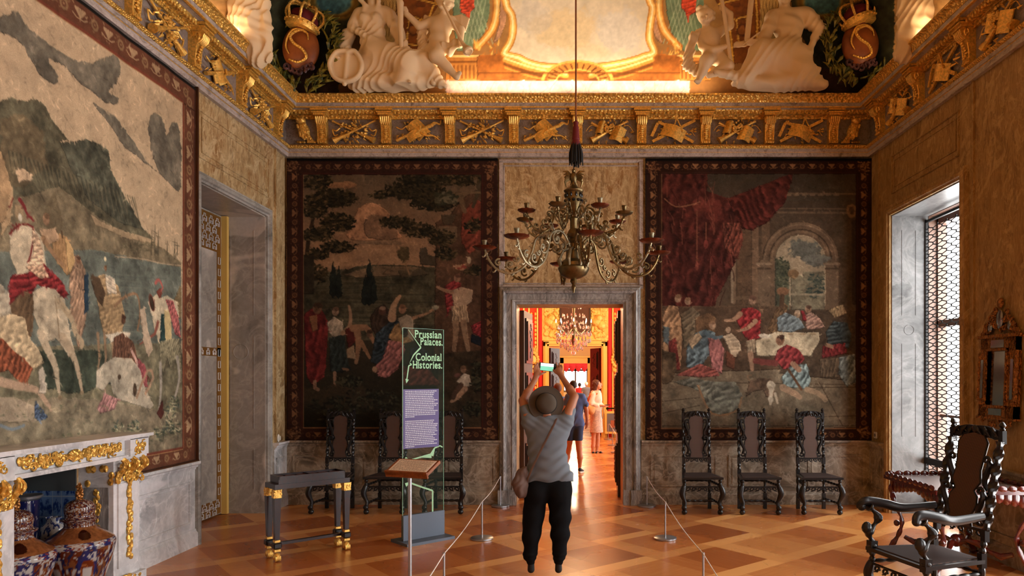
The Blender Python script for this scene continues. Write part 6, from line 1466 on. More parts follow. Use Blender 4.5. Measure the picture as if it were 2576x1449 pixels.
# ---- crowned cartouches in the corners
def cart(cx, cy, mir, where):
    d = 9.0; s = FO/d; loc = W(cx, cy, d); o = empty('crowned_cartouche', loc, 0, 'rust brown cartouche with gold monogram, crown and green leaves in the %s ceiling corner' % where, 'cartouche', None)
    u = 1/s; e = mir
    MB().ball((0, 0, 0), (46*u, .11, 58*u), 32, 20).build('shield', M['shield'], o, True)
    mb = MB()   # interlaced S forms
    for f in (1,):
        P = spline([(f*24, 28), (f*6, 38), (-f*18, 24), (-f*10, 4), (f*12, -12), (f*20, -30), (0, -42), (-f*24, -34)], 8)
        mb.tube([(x*u, -.112*math.sqrt(max(.05, 1-(x/46)**2-(z/58)**2))-.005, z*u) for x, z in P], [3.1*u*(.7+.5*math.sin(PI*i/(len(P)-1))) for i in range(len(P))], 8)
        for i in range(4, len(P)-4, 2):
            x, z = P[i]; mb.ball((x*u, -.118*math.sqrt(max(.05, 1-(x/46)**2-(z/58)**2))-.01, z*u), 3.2*u, 6, 4)
    Q = spline([(26, 12), (22, 30), (4, 40), (-14, 36), (-26, 18), (-30, -4), (-22, -22)], 8); mb.tube([(x*u, -.116*math.sqrt(max(.05, 1-(x/46)**2-(z/58)**2))-.012, z*u) for x, z in Q], [2.4*u*(.5+.8*math.sin(PI*i/(len(Q)-1))) for i in range(len(Q))], 8)
    mb.build('monogram', M['gold'], o, True)
    K = TR(6*e*u, -.06, 46*u) @ RY(.28*e); cr = MB(K); cr.lathe([(36*u, -.02), (38*u, -.02), (40*u, .03), (40*u, .06), (38*u, .065), (36*u, .03)], 28)
    for k in range(8):
        a = k*PI/4+.2; P = spline([(38*u*math.cos(a), 38*u*math.sin(a), .06), (46*u*math.cos(a), 46*u*math.sin(a), .16), (36*u*math.cos(a), 36*u*math.sin(a), .25), (6*u*math.cos(a), 6*u*math.sin(a), .27)], 5)
        cr.tube(P, 3.2*u, 6); [cr.ball(p, 3.8*u, 6, 4) for p in P[::3]]
    for k in range(22): a = k*PI/11; cr.ball((41*u*math.cos(a), 41*u*math.sin(a), .03), 3*u, 6, 4); 
    cr.ball((0, 0, .3), .035, 10, 6); cr.box((0, 0, .38), (.02, .02, .1)); cr.box((0, 0, .39), (.07, .02, .02)); c = cr.build('crown', M['gold'], o, True)
    MB(K).ball((0, 0, .1), (36*u, 36*u, .13), 16, 10).build('velvet_cap', M['maroon'], c, True)
    mb = MB()
    for k in range(190):
        side = 1 if k % 2 else -1; t = rnd.random(); a = -1.45+2.5*t; r = 1.22+rnd.uniform(-.1, .28)
        x, z = side*math.cos(a)*62*r, math.sin(a)*74*r; L = rnd.uniform(18, 32); b = PI/2*.8+side*rnd.uniform(-1.1, .5)
        y = .02+rnd.uniform(-.05, .09)
        mb.tube([(x*u, y, z*u), ((x+L*.5*math.cos(b))*u, y-.03, (z+L*.5*math.sin(b))*u), ((x+L*math.cos(b)+side*3)*u, y, (z+L*math.sin(b))*u)], [1.5*u, 5*u, .8*u], 5, .5)
    for side in (-1, 1): mb.tube([(side*math.cos(a)*68*u, .06, math.sin(a)*80*u) for a in np.linspace(-1.5, 1.2, 16)], 2.5*u, 6)
    mb.build('leaf_garland', M['laurel'], o, True)
    mb = MB()
    for k in range(7): mb.tube([(((k-3)*11+q_[0]*400)*u, -.05+.02*math.sin(k), (-60+q_[2]*500-abs(k-3)*-3)*u) for q_ in spiral((0, 0, 0), .02, .006, k*1.3, .9, 10)], 3.4*u, 6)
    mb.build('ribbon', M['plum'], o, True)
def two(name, c1, c2, sc=5): 
    m = mat(name, c1, .5); t = NT(m); t.col(t.ramp(t.noise(t.coord(), sc, 3), [(.35, c1), (.65, c2)])); return m
M['shield'] = two('rust_plaster', L_((112, 54, 22)), L_((146, 80, 36))); M['laurel'] = two('laurel_green', L_((52, 64, 26)), L_((140, 126, 44)), 14); M['plum'] = two('plum_ribbon', L_((54, 28, 34)), L_((92, 58, 58)), 10)
cart(757, 122, 1, 'left'); cart(2164, 112, -1, 'right')
# ---------------------------------------------------------------- woven tapestries
def border_orn(P, x0, y0, x1, y1, w, c1, c2, unit, vert):
    """palmettes and rosettes along a border strip, in picture units"""
    L = (y1-y0) if vert else (x1-x0); n = int(L/unit); rn = random.Random(5)
    for k in range(n+1):
        t = (y0 if vert else x0)+(k+.5)*L/(n+1); m = (x0+x1)/2 if vert else (y0+y1)/2
        def pt(a, b): return (m+b, t+a) if vert else (t+a, m+b)
        c = c1 if k % 2 else c2; s = w*.32
        if k % 2:
            for a in (-1, -.55, 0, .55, 1): P.st([pt(0, s*.6), pt(a*s, -s*.75)], (w*.05, w*.16), c)
            P.st([pt(-s*1.6, s*.3), pt(-s*.8, s*.75), pt(0, s*.7), pt(s*.8, s*.75), pt(s*1.6, s*.3)], w*.07, c)
        else:
            for a in range(7): P.st([pt(s*.75*math.cos(a*.9), s*.75*math.sin(a*.9)), pt(s*.75*math.cos(a*.9+.7), s*.75*math.sin(a*.9+.7))], w*.14, c)
            P.bl(*pt(0, 0), w*.08, w*.08, c2, .2)
        for j in range(7):
            a, b = rn.uniform(-unit/2, unit/2), rn.uniform(-w*.42, w*.42); P.st([pt(a, b), pt(a+rn.uniform(-w*.14, w*.14), b+rn.uniform(-w*.12, w*.12))], w*.07, c, al=.8)
SKN = (170, 128, 88); SKD = (120, 84, 54)
def man(P, x, y, s, skin=SKN, hair=(50, 32, 20)):
    P.bl(x, y, s*.5, s*.6, skin, .2); P.bl(x+s*.06, y-s*.34, s*.46, s*.3, tuple(h*.6+k*.4 for h, k in zip(hair, skin)), .5); P.bl(x-s*.15, y+s*.1, s*.2, s*.3, tuple(k*.8 for k in skin), .4, .6)
# left room-side tapestry (photo frame coordinates of the picture, mapped onto the wall plane)
TXL = XL+.035
def tfL(p):
    px, py = p; d = FO*(-TXL)/(CX-px); return (d, -(EH-(py-CY)*d/FO))
PL = Paint(2.9, -4.6, 7.17, -.84, 190, tfL, 3); PL.unit = 190/360.
P = PL
P.vg([(0, (204, 172, 128)), (.45, (206, 176, 132)), (.62, (170, 148, 112)), (1, (150, 128, 98))]); P.mot(.10, .05)
G1 = (122, 112, 92)
for pts in ([(-60, 20), (0, 38), (40, 28), (75, 75), (130, 112), (185, 152), (232, 158), (292, 140), (305, 190), (272, 228), (302, 246), (282, 264), (228, 228), (196, 204), (148, 156), (120, 148), (148, 190), (136, 210), (92, 176), (56, 112), (10, 84), (-60, 70)], [(232, 258), (275, 285), (315, 322), (362, 398), (402, 440), (384, 424), (318, 372), (280, 320)], [(374, 306), (392, 284), (412, 310), (418, 340), (434, 308), (452, 330), (456, 470), (436, 472), (402, 440), (380, 380)], [(-60, 0), (-10, 0), (60, -20), (90, -40), (-60, -60)]):
    P.poly(pts, G1, sm=3, nz=.35, edge=5)
P.poly([(-200, 250), (0, 252), (30, 250), (66, 256), (92, 250), (112, 262), (132, 302), (172, 350), (150, 356), (205, 352), (236, 352), (272, 380), (278, 430), (296, 462), (332, 520), (362, 580), (386, 604), (200, 640), (-200, 660)], (96, 90, 66), nz=.5, edge=5)
P.poly([(152, 360), (205, 352), (236, 352), (272, 380), (278, 430), (296, 462), (332, 520), (362, 580), (300, 560), (220, 500), (180, 430)], (84, 84, 66), nz=.6, edge=4)
P.poly([(0, 300), (60, 290), (110, 330), (120, 420), (60, 470), (0, 480)], (120, 96, 62), nz=.5, edge=6, al=.5)
for k in range(60): x = 20+k*5.4; P.st([(x, 380+k*2), (x+P.rn.uniform(5, 25), 440+k*2.4)], (6, 1.5), (118, 108, 78) if k % 2 else (66, 66, 50), al=.6)
P.poly([(-200, 560), (150, 470), (240, 540), (300, 580), (380, 606), (432, 640), (456, 662), (456, 700), (-200, 700)], (132, 116, 84), nz=.4, edge=3)
P.poly([(224, 536), (260, 560), (330, 588), (390, 606), (400, 622), (320, 600), (240, 566)], (176, 148, 106), edge=2)
P.poly([(-200, 640), (235, 628), (300, 640), (360, 655), (456, 672), (456, 905), (-200, 905)], (108, 114, 100), nz=.35, edge=2)
P.st([(290, 645), (360, 652), (400, 662), (455, 668)], 3, (196, 168, 126), 3)
for k in range(26): y = 680+k*8; P.st([(230+P.rn.uniform(0, 60), y), (300+P.rn.uniform(0, 120), y+P.rn.uniform(4, 16))], 2, (140, 140, 118) if k % 2 else (84, 94, 86), al=.6)
for x, h in ((380, 60), (388, 75), (396, 60), (420, 34), (440, 40), (446, 30)): P.st([(x, 640), (x+1, 640-h)], (8, 2), (104, 92, 66)); P.st([(x-5, 640-h*.8), (x+6, 640-h*.7)], 2, (104, 92, 66))
P.bl(392, 630, 16, 14, (104, 94, 70)); P.bl(440, 642, 12, 9, (150, 130, 96)); P.leaves(350, 620, 40, 14, 60, 5, [(96, 88, 62), (120, 106, 74)])
P.poly([(430, 770), (456, 720), (456, 800), (440, 810)], (124, 104, 66), edge=3)
P.poly([(-200, 880), (456, 860), (480, 1200), (-200, 1240)], (122, 114, 84), nz=.45, edge=4)
P.poly([(-200, 1010), (200, 1000), (456, 1040), (480, 1260), (-200, 1300)], (134, 120, 92), nz=.4, edge=6)
P.poly([(100, 880), (260, 880), (290, 960), (210, 990), (120, 980)], (66, 74, 58), nz=.6, edge=5)
# far riders and foot soldiers
P.poly([(140, 480), (160, 560), (148, 600), (120, 610), (100, 560), (118, 520)], (112, 96, 66), edge=3, al=.7)
P.poly([(172, 650), (196, 640), (214, 680), (216, 800), (196, 880), (176, 800)], (168, 130, 96), (.25, 12, .3)); P.poly([(210, 690), (222, 690), (222, 780), (212, 790)], (40, 62, 78)); man(P, 196, 655, 18, (150, 104, 70))
P.poly([(236, 700), (262, 690), (300, 720), (318, 800), (300, 860), (262, 850), (250, 800)], (176, 142, 92), (.22, 14, .9)); P.poly([(262, 690), (290, 700), (296, 740), (270, 740)], (206, 186, 154), (.2, 8, 1.2))
man(P, 264, 676, 16, (140, 98, 64), (96, 74, 46)); P.bl(264, 652, 7, 8, (220, 200, 150), .6)
for x in (245, 262, 282, 298): P.st([(x, 840), (x+4, 900), (x-2, 940)], (12, 6), (156, 122, 84))
P.poly([(226, 690), (250, 700), (264, 740), (256, 770), (236, 740)], (92, 70, 46)); P.st([(290, 770), (318, 745), (345, 742), (352, 790), (346, 830)], (9, 8), (150, 112, 74), 3)
P.poly([(262, 842), (300, 836), (330, 838), (320, 856), (280, 862)], (206, 190, 160))
# mounted commander, back turned, on the pale horse
P.poly([(0, 520), (12, 480), (30, 470), (34, 500), (24, 560), (0, 600)], (196, 160, 110)); P.st([(0, 500), (24, 522), (32, 498)], 3, (120, 40, 30)); P.poly([(-60, 380), (0, 380), (28, 470), (10, 560), (-60, 560)], (184, 146, 96), nz=.3)
P.poly([(38, 430), (60, 424), (82, 440), (78, 456), (62, 452), (46, 462)], (216, 180, 134), edge=2)
P.poly([(132, 600), (150, 588), (168, 596), (182, 630), (180, 680), (168, 694), (150, 668), (134, 640)], (178, 134, 78), (.18, 10, .2)); P.poly([(162, 596), (178, 618), (188, 660), (172, 690), (168, 650)], (206, 164, 96)); P.st([(142, 580), (144, 596)], 5, (90, 66, 40)); P.st([(156, 582), (158, 598)], 5, (90, 66, 40))
man(P, 117, 552, 26, (172, 128, 88), (104, 78, 50)); P.poly([(98, 580), (140, 572), (150, 600), (120, 620)], (196, 156, 112))
P.poly([(22, 590), (50, 566), (84, 574), (108, 600), (116, 650), (120, 690), (70, 706), (44, 690), (26, 650)], (196, 176, 140), nz=.3); P.st([(24, 588), (50, 566), (84, 572), (78, 640), (70, 660)], 5, (120, 30, 26), 2); P.poly([(82, 576), (100, 600), (112, 650), (112, 668), (70, 672), (84, 640)], (208, 170, 130), (.3, 9, 1.2))
P.st([(110, 600), (136, 640), (160, 668)], (16, 8), (166, 124, 80)); P.poly([(30, 690), (60, 690), (112, 664), (150, 700), (172, 742), (160, 750), (130, 730), (96, 716), (62, 760), (40, 790), (26, 800), (14, 740)], (132, 26, 26), (.4, 12, 1.)); P.poly([(62, 672), (110, 666), (128, 700), (100, 700)], (206, 160, 120), (.3, 8, .8))
P.bl(50, 536, 16, 22, (168, 140, 98)); P.bl(52, 548, 8, 10, (214, 200, 170)); P.st([(50, 502), (62, 520), (70, 540), (86, 556)], (12, 4), (130, 34, 34), 3)
P.poly([(82, 734), (108, 720), (140, 728), (162, 752), (168, 790), (176, 846), (186, 880), (172, 900), (150, 860), (140, 850), (128, 858), (108, 860), (96, 820), (84, 790)], (200, 180, 144), nz=.3, edge=1)
P.st([(104, 840), (122, 880), (140, 920), (146, 960), (150, 990)], (30, 9), (192, 170, 134), 3); P.st([(158, 850), (178, 884), (192, 920), (200, 956), (206, 984)], (28, 9), (184, 160, 124), 3); P.st([(150, 760), (178, 800), (190, 840), (206, 860), (204, 872)], (20, 14), (190, 164, 122), 3)
P.bl(152, 1000, 9, 7, (150, 126, 90)); P.bl(206, 988, 8, 6, (150, 126, 90)); P.st([(140, 745), (146, 800), (150, 850)], 3, (140, 116, 82), 3); P.poly([(20, 770), (60, 730), (84, 740), (84, 830), (60, 900), (20, 880)], (110, 84, 54), (.25, 14, .3))
# right soldier with plumed helmet and shield
P.poly([(372, 760), (392, 740), (404, 750), (420, 742), (446, 760), (452, 800), (430, 800), (424, 850), (400, 870), (384, 820)], (196, 178, 142), nz=.3); P.poly([(412, 780), (430, 780), (434, 870), (410, 872)], (206, 180, 116)); P.poly([(404, 790), (412, 790), (416, 850), (426, 870), (420, 900), (400, 870)], (46, 70, 66))
P.bl(381, 762, 14, 34, (116, 52, 34), .15, rot=-.35); P.bl(381, 762, 10, 28, (70, 52, 36), .15, rot=-.35); P.poly([(390, 735), (402, 725), (408, 740), (400, 752)], (130, 60, 40)); P.st([(390, 712), (398, 704), (408, 722), (404, 732)], (12, 6), (186, 90, 76), 3)
P.poly([(416, 752), (436, 756), (450, 800), (456, 850), (440, 840), (428, 790)], (178, 90, 84), (.35, 9, .3)); P.st([(396, 810), (388, 840), (372, 852), (352, 866)], (14, 5), (150, 84, 62)); P.st([(372, 846), (346, 860)], 4, (90, 80, 66))
P.poly([(398, 860), (452, 850), (456, 930), (440, 900), (430, 930), (420, 900), (410, 940), (402, 910)], (150, 140, 104), (.35, 8, .2)); P.st([(402, 915), (404, 970), (400, 1020), (396, 1040)], (18, 9), (176, 164, 144), 2); P.st([(446, 900), (452, 950), (440, 1000)], (18, 10), (176, 164, 144), 2)
P.poly([(352, 780), (364, 770), (372, 830), (384, 880), (372, 900), (360, 860)], (196, 170, 136))
# kneeling figure and fallen grey horse
P.poly([(288, 850), (310, 838), (336, 860), (346, 900), (380, 960), (350, 960), (330, 920), (300, 935), (280, 940)], (104, 68, 46), (.35, 12, .2)); man(P, 312, 806, 22, (100, 66, 42), (60, 38, 26)); P.st([(330, 880), (345, 910), (354, 950)], (10, 14), (200, 150, 130)); P.poly([(346, 900), (366, 920), (372, 975), (352, 970)], (156, 70, 72), (.3, 7, 0))
P.poly([(240, 935), (262, 912), (290, 898), (332, 904), (352, 930), (366, 980), (386, 1020), (378, 1030), (350, 1022), (320, 1012), (300, 1008), (286, 990), (276, 960), (258, 985), (240, 976)], (182, 168, 140), nz=.3, edge=2); P.bl(340, 980, 11, 22, (84, 64, 44), .3); P.bl(302, 948, 8, 8, (84, 64, 44), .3)
P.poly([(240, 1030), (262, 990), (300, 1004), (290, 1030), (250, 1040)], (172, 116, 108), (.3, 9, .5)); P.st([(345, 1000), (372, 930), (384, 950), (366, 990)], (10, 10), (176, 136, 100), 2); P.poly([(392, 1040), (408, 1005), (412, 1040), (404, 1056)], (92, 44, 34))
# figures at the near end
P.poly([(-160, 700), (0, 712), (24, 740), (26, 800), (0, 820), (-160, 820)], (186, 170, 140), (.2, 22, .9)); P.poly([(-80, 810), (30, 790), (64, 800), (74, 850), (100, 880), (112, 912), (90, 926), (50, 930), (0, 920), (-80, 900)], (206, 178, 130), (.22, 16, .9)); P.poly([(-60, 850), (6, 850), (30, 880), (60, 900), (84, 930), (60, 975), (20, 930), (-60, 960)], (140, 70, 32), (.35, 14, .5))
P.st([(0, 960), (50, 972), (90, 980), (110, 1000), (130, 1030)], (24, 12), (184, 150, 116), 3); P.poly([(96, 930), (112, 920), (118, 990), (100, 990)], (196, 180, 154)); P.poly([(-80, 1000), (40, 1000), (100, 1030), (96, 1060), (20, 1064), (-80, 1040)], (168, 148, 118), nz=.25)
P.poly([(88, 1010), (108, 1030), (122, 1050), (100, 1064), (86, 1050)], (70, 88, 112), (.4, 6, .5)); P.st([(0, 1070), (30, 1080), (60, 1070)], 8, (120, 134, 140), 3)
LV = [(196, 184, 140), (160, 156, 110), (86, 98, 84), (70, 80, 60)]
for x, y in ((428, 1040), (444, 1080), (420, 1070), (400, 1090), (340, 1075), (300, 1080), (440, 1010)): P.leaves(x, y, 14, 20, 26, 6, LV)
P.leaves(300, 1100, 190, 18, 70, 5, [(96, 98, 70), (120, 116, 84), (150, 140, 100)]); P.leaves(150, 1040, 160, 30, 60, 4, [(104, 104, 76), (150, 134, 98)])
# borders in wall units
P.tf = lambda p: p; P.unit = 1.; P.brush(4200, 4., 1.7, (4.5, -4.4, 7., -1.)); BL = (112, 62, 34); TL = (186, 146, 98)
def Lrect(x0, y0, x1, y1, c): P.poly([(x0, y0), (x1, y0), (x1, y1), (x0, y1)], c, edge=.5, nz=.2)
bw = .24; yy0, yy1, zz0, zz1 = 2.9, 7.17, -4.585, -.855
for r_ in ((yy1-bw, zz0, yy1, zz1), (yy0, zz0, yy0+bw, zz1), (yy0, zz0, yy1, zz0+bw), (yy0, zz1-bw*.66, yy1, zz1)): Lrect(*r_, BL)
P.unit = 190.; RD = (132, 58, 30)
border_orn(P, yy1-bw+.06, zz0+.1, yy1-.05, zz1-.1, .16, TL, (150, 110, 66), .17, True); border_orn(P, yy0, zz0+.05, yy1-.1, zz0+bw-.06, .15, TL, (150, 110, 66), .17, False); border_orn(P, yy0, zz1-bw*.66+.02, yy1-.1, zz1-.02, .12, TL, (150, 110, 66), .17, False)
for a, b in (((yy1-bw+.015, zz0+bw), (yy1-bw+.015, zz1-bw*.66)), ((yy0+bw, zz0+bw-.015), (yy1-bw, zz0+bw-.015)), ((yy0+bw, zz1-bw*.66+.012), (yy1-bw, zz1-bw*.66+.012))): P.st([a, b], .028, RD); P.st([(a[0]+.012, a[1]+.012), (b[0]+.012, b[1]+.012)], .006, (180, 130, 70))
P.st([(yy1-.012, zz0), (yy1-.012, zz1)], .02, (70, 34, 20)); P.st([(yy0, zz0+.012), (yy1, zz0+.012)], .03, (24, 20, 18))
def tapestry(lab, cols, rows, pos, smp, org, box0, box1, inner, hole=None):
    t = empty('tapestry', org, 0, lab, 'tapestry', None); off = np.array(org)
    P_ = lambda U, V: pos(U, V)-off
    u0, u1, v0, v1 = inner
    ci = cols[(cols >= u0) & (cols <= u1)]; ri = rows[(rows >= v0) & (rows <= v1)]
    def trimq(V_, Q_):
        if not hole: return Q_
        c = (V_[Q_[:, 0]]+V_[Q_[:, 2]])/2+off; return Q_[~((c[:, 1] > hole[0]) & (c[:, 1] < hole[1]) & (c[:, 2] < hole[2]))]
    U, V = np.meshgrid(ci, ri, indexing='ij'); p = P_(U, V).reshape(-1, 3); i = np.arange(U.size).reshape(U.shape); Q = np.stack([i[:-1, :-1], i[1:, :-1], i[1:, 1:], i[:-1, 1:]], -1).reshape(-1, 4)
    me = fast_mesh(p, trimq(p, Q)); set_col(me, smp(U, V).reshape(-1, 3)); link('picture', me, M['tap'], t, True)
    A = [(cols[cols <= ci[0]], rows), (cols[cols >= ci[-1]], rows), (ci, rows[rows <= ri[0]]), (ci, rows[rows >= ri[-1]])]
    Vs, Qs, Cs = [], [], []; n = 0
    for c, r in A:
        U, V = np.meshgrid(c, r, indexing='ij'); p = P_(U, V).reshape(-1, 3); i = np.arange(U.size).reshape(U.shape)+n; n += U.size
        Vs.append(p); Cs.append(smp(U, V).reshape(-1, 3)); Qs.append(np.stack([i[:-1, :-1], i[1:, :-1], i[1:, 1:], i[:-1, 1:]], -1).reshape(-1, 4))
    Va = np.concatenate(Vs); me = fast_mesh(Va, trimq(Va, np.concatenate(Qs))); set_col(me, np.concatenate(Cs)); link('border', me, M['tap'], t, True)
    a, b = Vector(box0)-Vector(org), Vector(box1)-Vector(org)
    if hole: a.z = 1.26-org[2]
    MB().b2(a, b).build('backing', M['darkblk'], t); return t
ripple = lambda U, V, a: a*(np.sin(U*7+.4*np.sin(V*2))+.5*np.sin(U*17+V))
GAIN = TAPG
def wool(C, g, d=.22):
    m = C.mean(-1, keepdims=True); return (C*(1-d)+m*d)*g
cols = np.concatenate([np.linspace(2.9, 4.6, 60)[:-1], np.linspace(4.6, 7.17, 360)]); rows = np.linspace(-4.585, -.855, 470)
t = tapestry('huge tapestry of riders and cliffs by the sea, above the fireplace', cols, rows, lambda U, V: np.stack([TXL+ripple(U, V, .004), U, -V], -1), lambda U, V: wool(PL.sample(U, V), GAIN[0]), (XL+.02, 5.03, 2.7), (XL+.004, 2.9, .86), (XL+.02, 7.17, 4.58), (yy0+bw, yy1-bw, zz0+bw, zz1-bw*.66), (4.21, 5.85, 1.23))
mb = MB(); mb.b2((XL, 2.86, .84), (XL+.05, 2.9, 4.6)).b2((XL, 7.17, .84), (XL+.055, 7.19, 4.6)).b2((XL, 2.86, .835), (XL+.06, 4.2, .86)).b2((XL, 5.87, .835), (XL+.06, 7.19, .86)); o = mb.build('frame_molding', M['brown_w'], t); o.matrix_parent_inverse = Matrix.Translation(-Vector(t.location))
# back wall pair
DB = 9.45
def back_tap(P, x0, x1, y0, y1, bw, c1, c2, bc, lab, gain, rd):
    for r_ in ((x0, y0, x0+bw, y1), (x1-bw, y0, x1, y1), (x0, y0, x1, y0+bw), (x0, y1-bw*.85, x1, y1)): P.poly([(r_[0], r_[1]), (r_[2], r_[1]), (r_[2], r_[3]), (r_[0], r_[3])], bc, edge=.5, nz=.2)
    border_orn(P, x0+9, y0+12, x0+bw-10, y1-12, 22, c1, c2, 23, True); border_orn(P, x1-bw+10, y0+12, x1-9, y1-12, 22, c1, c2, 23, True)
    border_orn(P, x0+bw, y0+11, x1-bw, y0+bw-10, 20, c1, c2, 25, False); border_orn(P, x0+bw, y1-bw*.85+8, x1-bw, y1-5, 20, c1, c2, 24, False)
    for cx_, cy_ in ((x0+20, y0+22), (x1-20, y0+22), (x0+20, y1-20), (x1-20, y1-20)): P.leaves(cx_, cy_, 17, 17, 60, 4, [c1, c2, bc])
    P.st([(x0, y0+3), (x1, y0+3)], 8, (14, 12, 10)); P.st([(x0+bw, y0+bw-3), (x1-bw, y0+bw-3)], 4, rd); P.st([(x0+bw, y1-bw*.85+2), (x1-bw, y1-bw*.85+2)], 2.4, (170, 118, 60))
    for xx in (x0+bw-3, x1-bw+3): P.st([(xx, y0+bw), (xx, y1-bw*.85)], 3.5, rd)
    P.st([(x0+bw+.5, y0+bw), (x0+bw+.5, y1-bw*.85)], 1.2, (176, 130, 70))
    cols = np.linspace(x0, x1, 350); rows = np.linspace(y0, y1, 460); g = lambda U, V: np.stack([(U-CX)*DB/FO, DB+ripple(U*.01, V*.01, .003)*0-.0+ripple((U-CX)*DB/FO, V*.005, .003), EH-(V-CY)*DB/FO], -1)
    a, b = W(x0, y1, DB), W(x1, y0, DB)
    return tapestry(lab, cols, rows, g, lambda U, V: wool(P.sample(U, V), gain), ((a.x+b.x)/2, YB-.03, (a.z+b.z)/2), (a.x, YB-.035, a.z), (b.x, YB-.003, b.z), (x0+bw, x1-bw, y0+bw, y1-bw*.85))
P = Paint(718, 394, 1256, 1114, 1., None, 21)
P.vg([(0, (104, 86, 60)), (.1, (112, 90, 62)), (.25, (150, 112, 74)), (.38, (172, 128, 84)), (.42, (120, 96, 66)), (.6, (60, 50, 34)), (.8, (44, 38, 24)), (1, (34, 30, 18))]); P.mot(.16, .05)
P.poly([(870, 590), (890, 545), (905, 520), (930, 512), (950, 516), (975, 530), (985, 548), (1000, 580), (1010, 600), (960, 605), (900, 606)], (188, 132, 84), sm=3, nz=.35, edge=4); P.poly([(925, 545), (960, 540), (985, 560), (1000, 600), (930, 600), (915, 575)], (140, 102, 68), sm=3, nz=.3, edge=4)
P.bl(850, 465, 60, 8, (168, 118, 70), .6); P.bl(830, 500, 70, 12, (92, 76, 52), .6); P.bl(960, 610, 70, 6, (140, 108, 74), .6)
P.poly([(760, 700), (900, 670), (960, 665), (1050, 668), (1130, 680), (1215, 690), (1215, 860), (760, 860)], (76, 70, 48), nz=.5, edge=4); P.poly([(860, 690), (950, 668), (1060, 672), (1060, 690), (900, 700)], (120, 96, 64), nz=.3, edge=3)
P.poly([(1056, 665), (1056, 625), (1074, 622), (1076, 640), (1098, 645), (1100, 670)], (84, 70, 50)); P.poly([(1000, 680), (1060, 676), (1080, 690), (1010, 700)], (92, 78, 54)); P.poly([(960, 690), (975, 676), (985, 690)], (130, 100, 64)); P.st([(1012, 640), (1030, 690)], (3, 4), (150, 116, 70)); P.bl(1016, 640, 16, 22, (92, 76, 44), .6)
for k in range(22): y = 700+k*6; P.st([(770+P.rn.uniform(0, 120), y), (960+P.rn.uniform(0, 150), y+P.rn.uniform(-6, 8))], (2, 4), (100, 88, 60) if k % 2 else (50, 50, 36), al=.5)
# rock and drapery at right
P.poly([(1092, 900), (1096, 560), (1130, 545), (1160, 500), (1215, 470), (1215, 900)], (90, 62, 40), nz=.4, edge=4); P.poly([(1160, 540), (1196, 500), (1212, 510), (1212, 620), (1180, 640), (1160, 610)], (132, 56, 30), (.25, 14, .4)); P.poly([(1096, 570), (1150, 570), (1150, 600), (1096, 600)], (112, 88, 58)); P.bl(1180, 655, 6, 11, (196, 170, 130), .2)
P.poly([(1100, 890), (1215, 880), (1215, 1080), (1100, 1080)], (64, 50, 32), nz=.4)
LT = [(40, 36, 20), (54, 46, 26), (70, 58, 32), (30, 28, 18)]; LM = LT+[(104, 82, 46)]
P.st([(770, 680), (776, 600), (790, 540), (800, 480)], (12, 5), (60, 44, 26), 3); P.st([(1150, 440), (1160, 500), (1168, 530)], (16, 10), (110, 88, 58), 3); P.st([(1210, 440), (1200, 490), (1190, 520)], (14, 8), (80, 66, 44), 2); P.st([(1092, 450), (1130, 484), (1160, 486), (1210, 484)], (3, 6), (120, 96, 62), 3)
for x, y, rx, ry, n in ((800, 455, 34, 24, 160), (840, 500, 56, 22, 220), (790, 520, 34, 30, 180), (850, 560, 44, 22, 180), (800, 590, 40, 18, 150), (850, 622, 44, 14, 130), (800, 640, 26, 14, 70), (790, 690, 36, 26, 120), (1090, 450, 90, 18, 260), (1040, 480, 80, 22, 260), (1090, 510, 60, 22, 200), (1000, 560, 44, 14, 130), (1050, 580, 40, 18, 130), (1110, 600, 34, 20, 120), (1120, 640, 26, 16, 90), (1170, 450, 40, 18, 120), (1190, 570, 20, 20, 50), (960, 490, 30, 10, 70), (1190, 680, 20, 14, 40)):
    P.bl(x, y, rx*.8, ry*.8, (40, 36, 22), .9, .8); P.leaves(x, y, rx, ry, n, 5.5, LM if n < 200 else LT)
P.leaves(1120, 500, 26, 16, 40, 9, [(120, 110, 80), (60, 60, 40), (90, 84, 56)]); P.poly([(1108, 540), (1146, 540), (1138, 566), (1116, 566)], (84, 68, 46))
for x, t, b in ((838, 655, 750), (852, 668, 752), (929, 650, 770), (918, 690, 770), (940, 690, 765)): P.poly([(x, t), (x+8, t+40), (x+9, b-12), (x, b), (x-9, b-12), (x-8, t+40)], (30, 36, 30), nz=.5, edge=3)
P.poly([(790, 640), (760, 640), (760, 740), (790, 740)], (52, 44, 30), nz=.4)
# figures
P.bl(850, 1000, 100, 40, (70, 54, 34), .7, .6); P.poly([(764, 790), (784, 775), (810, 780), (826, 810), (822, 880), (816, 950), (800, 962), (786, 970), (772, 950), (766, 880)], (116, 26, 22), (.3, 16, .2)); P.poly([(776, 796), (798, 790), (798, 830), (786, 836)], (150, 96, 52)); man(P, 798, 776, 24, SKD, (34, 22, 14)); P.st([(792, 960), (792, 976), (800, 980)], 9, (140, 100, 72))
P.poly([(822, 812), (840, 796), (862, 812), (866, 840), (838, 850), (826, 834)], (180, 160, 132), (.2, 9, .5)); P.poly([(828, 850), (868, 840), (870, 880), (882, 930), (862, 936), (830, 936)], (42, 50, 46), (.3, 12, .2)); man(P, 844, 784, 18, (164, 128, 96), (70, 40, 24)); P.st([(862, 838), (880, 820), (882, 790), (878, 770)], (12, 6), (160, 122, 86), 2); P.st([(842, 938), (842, 964)], (9, 7), (150, 112, 80)); P.st([(864, 928), (876, 930)], 6, (130, 96, 66))
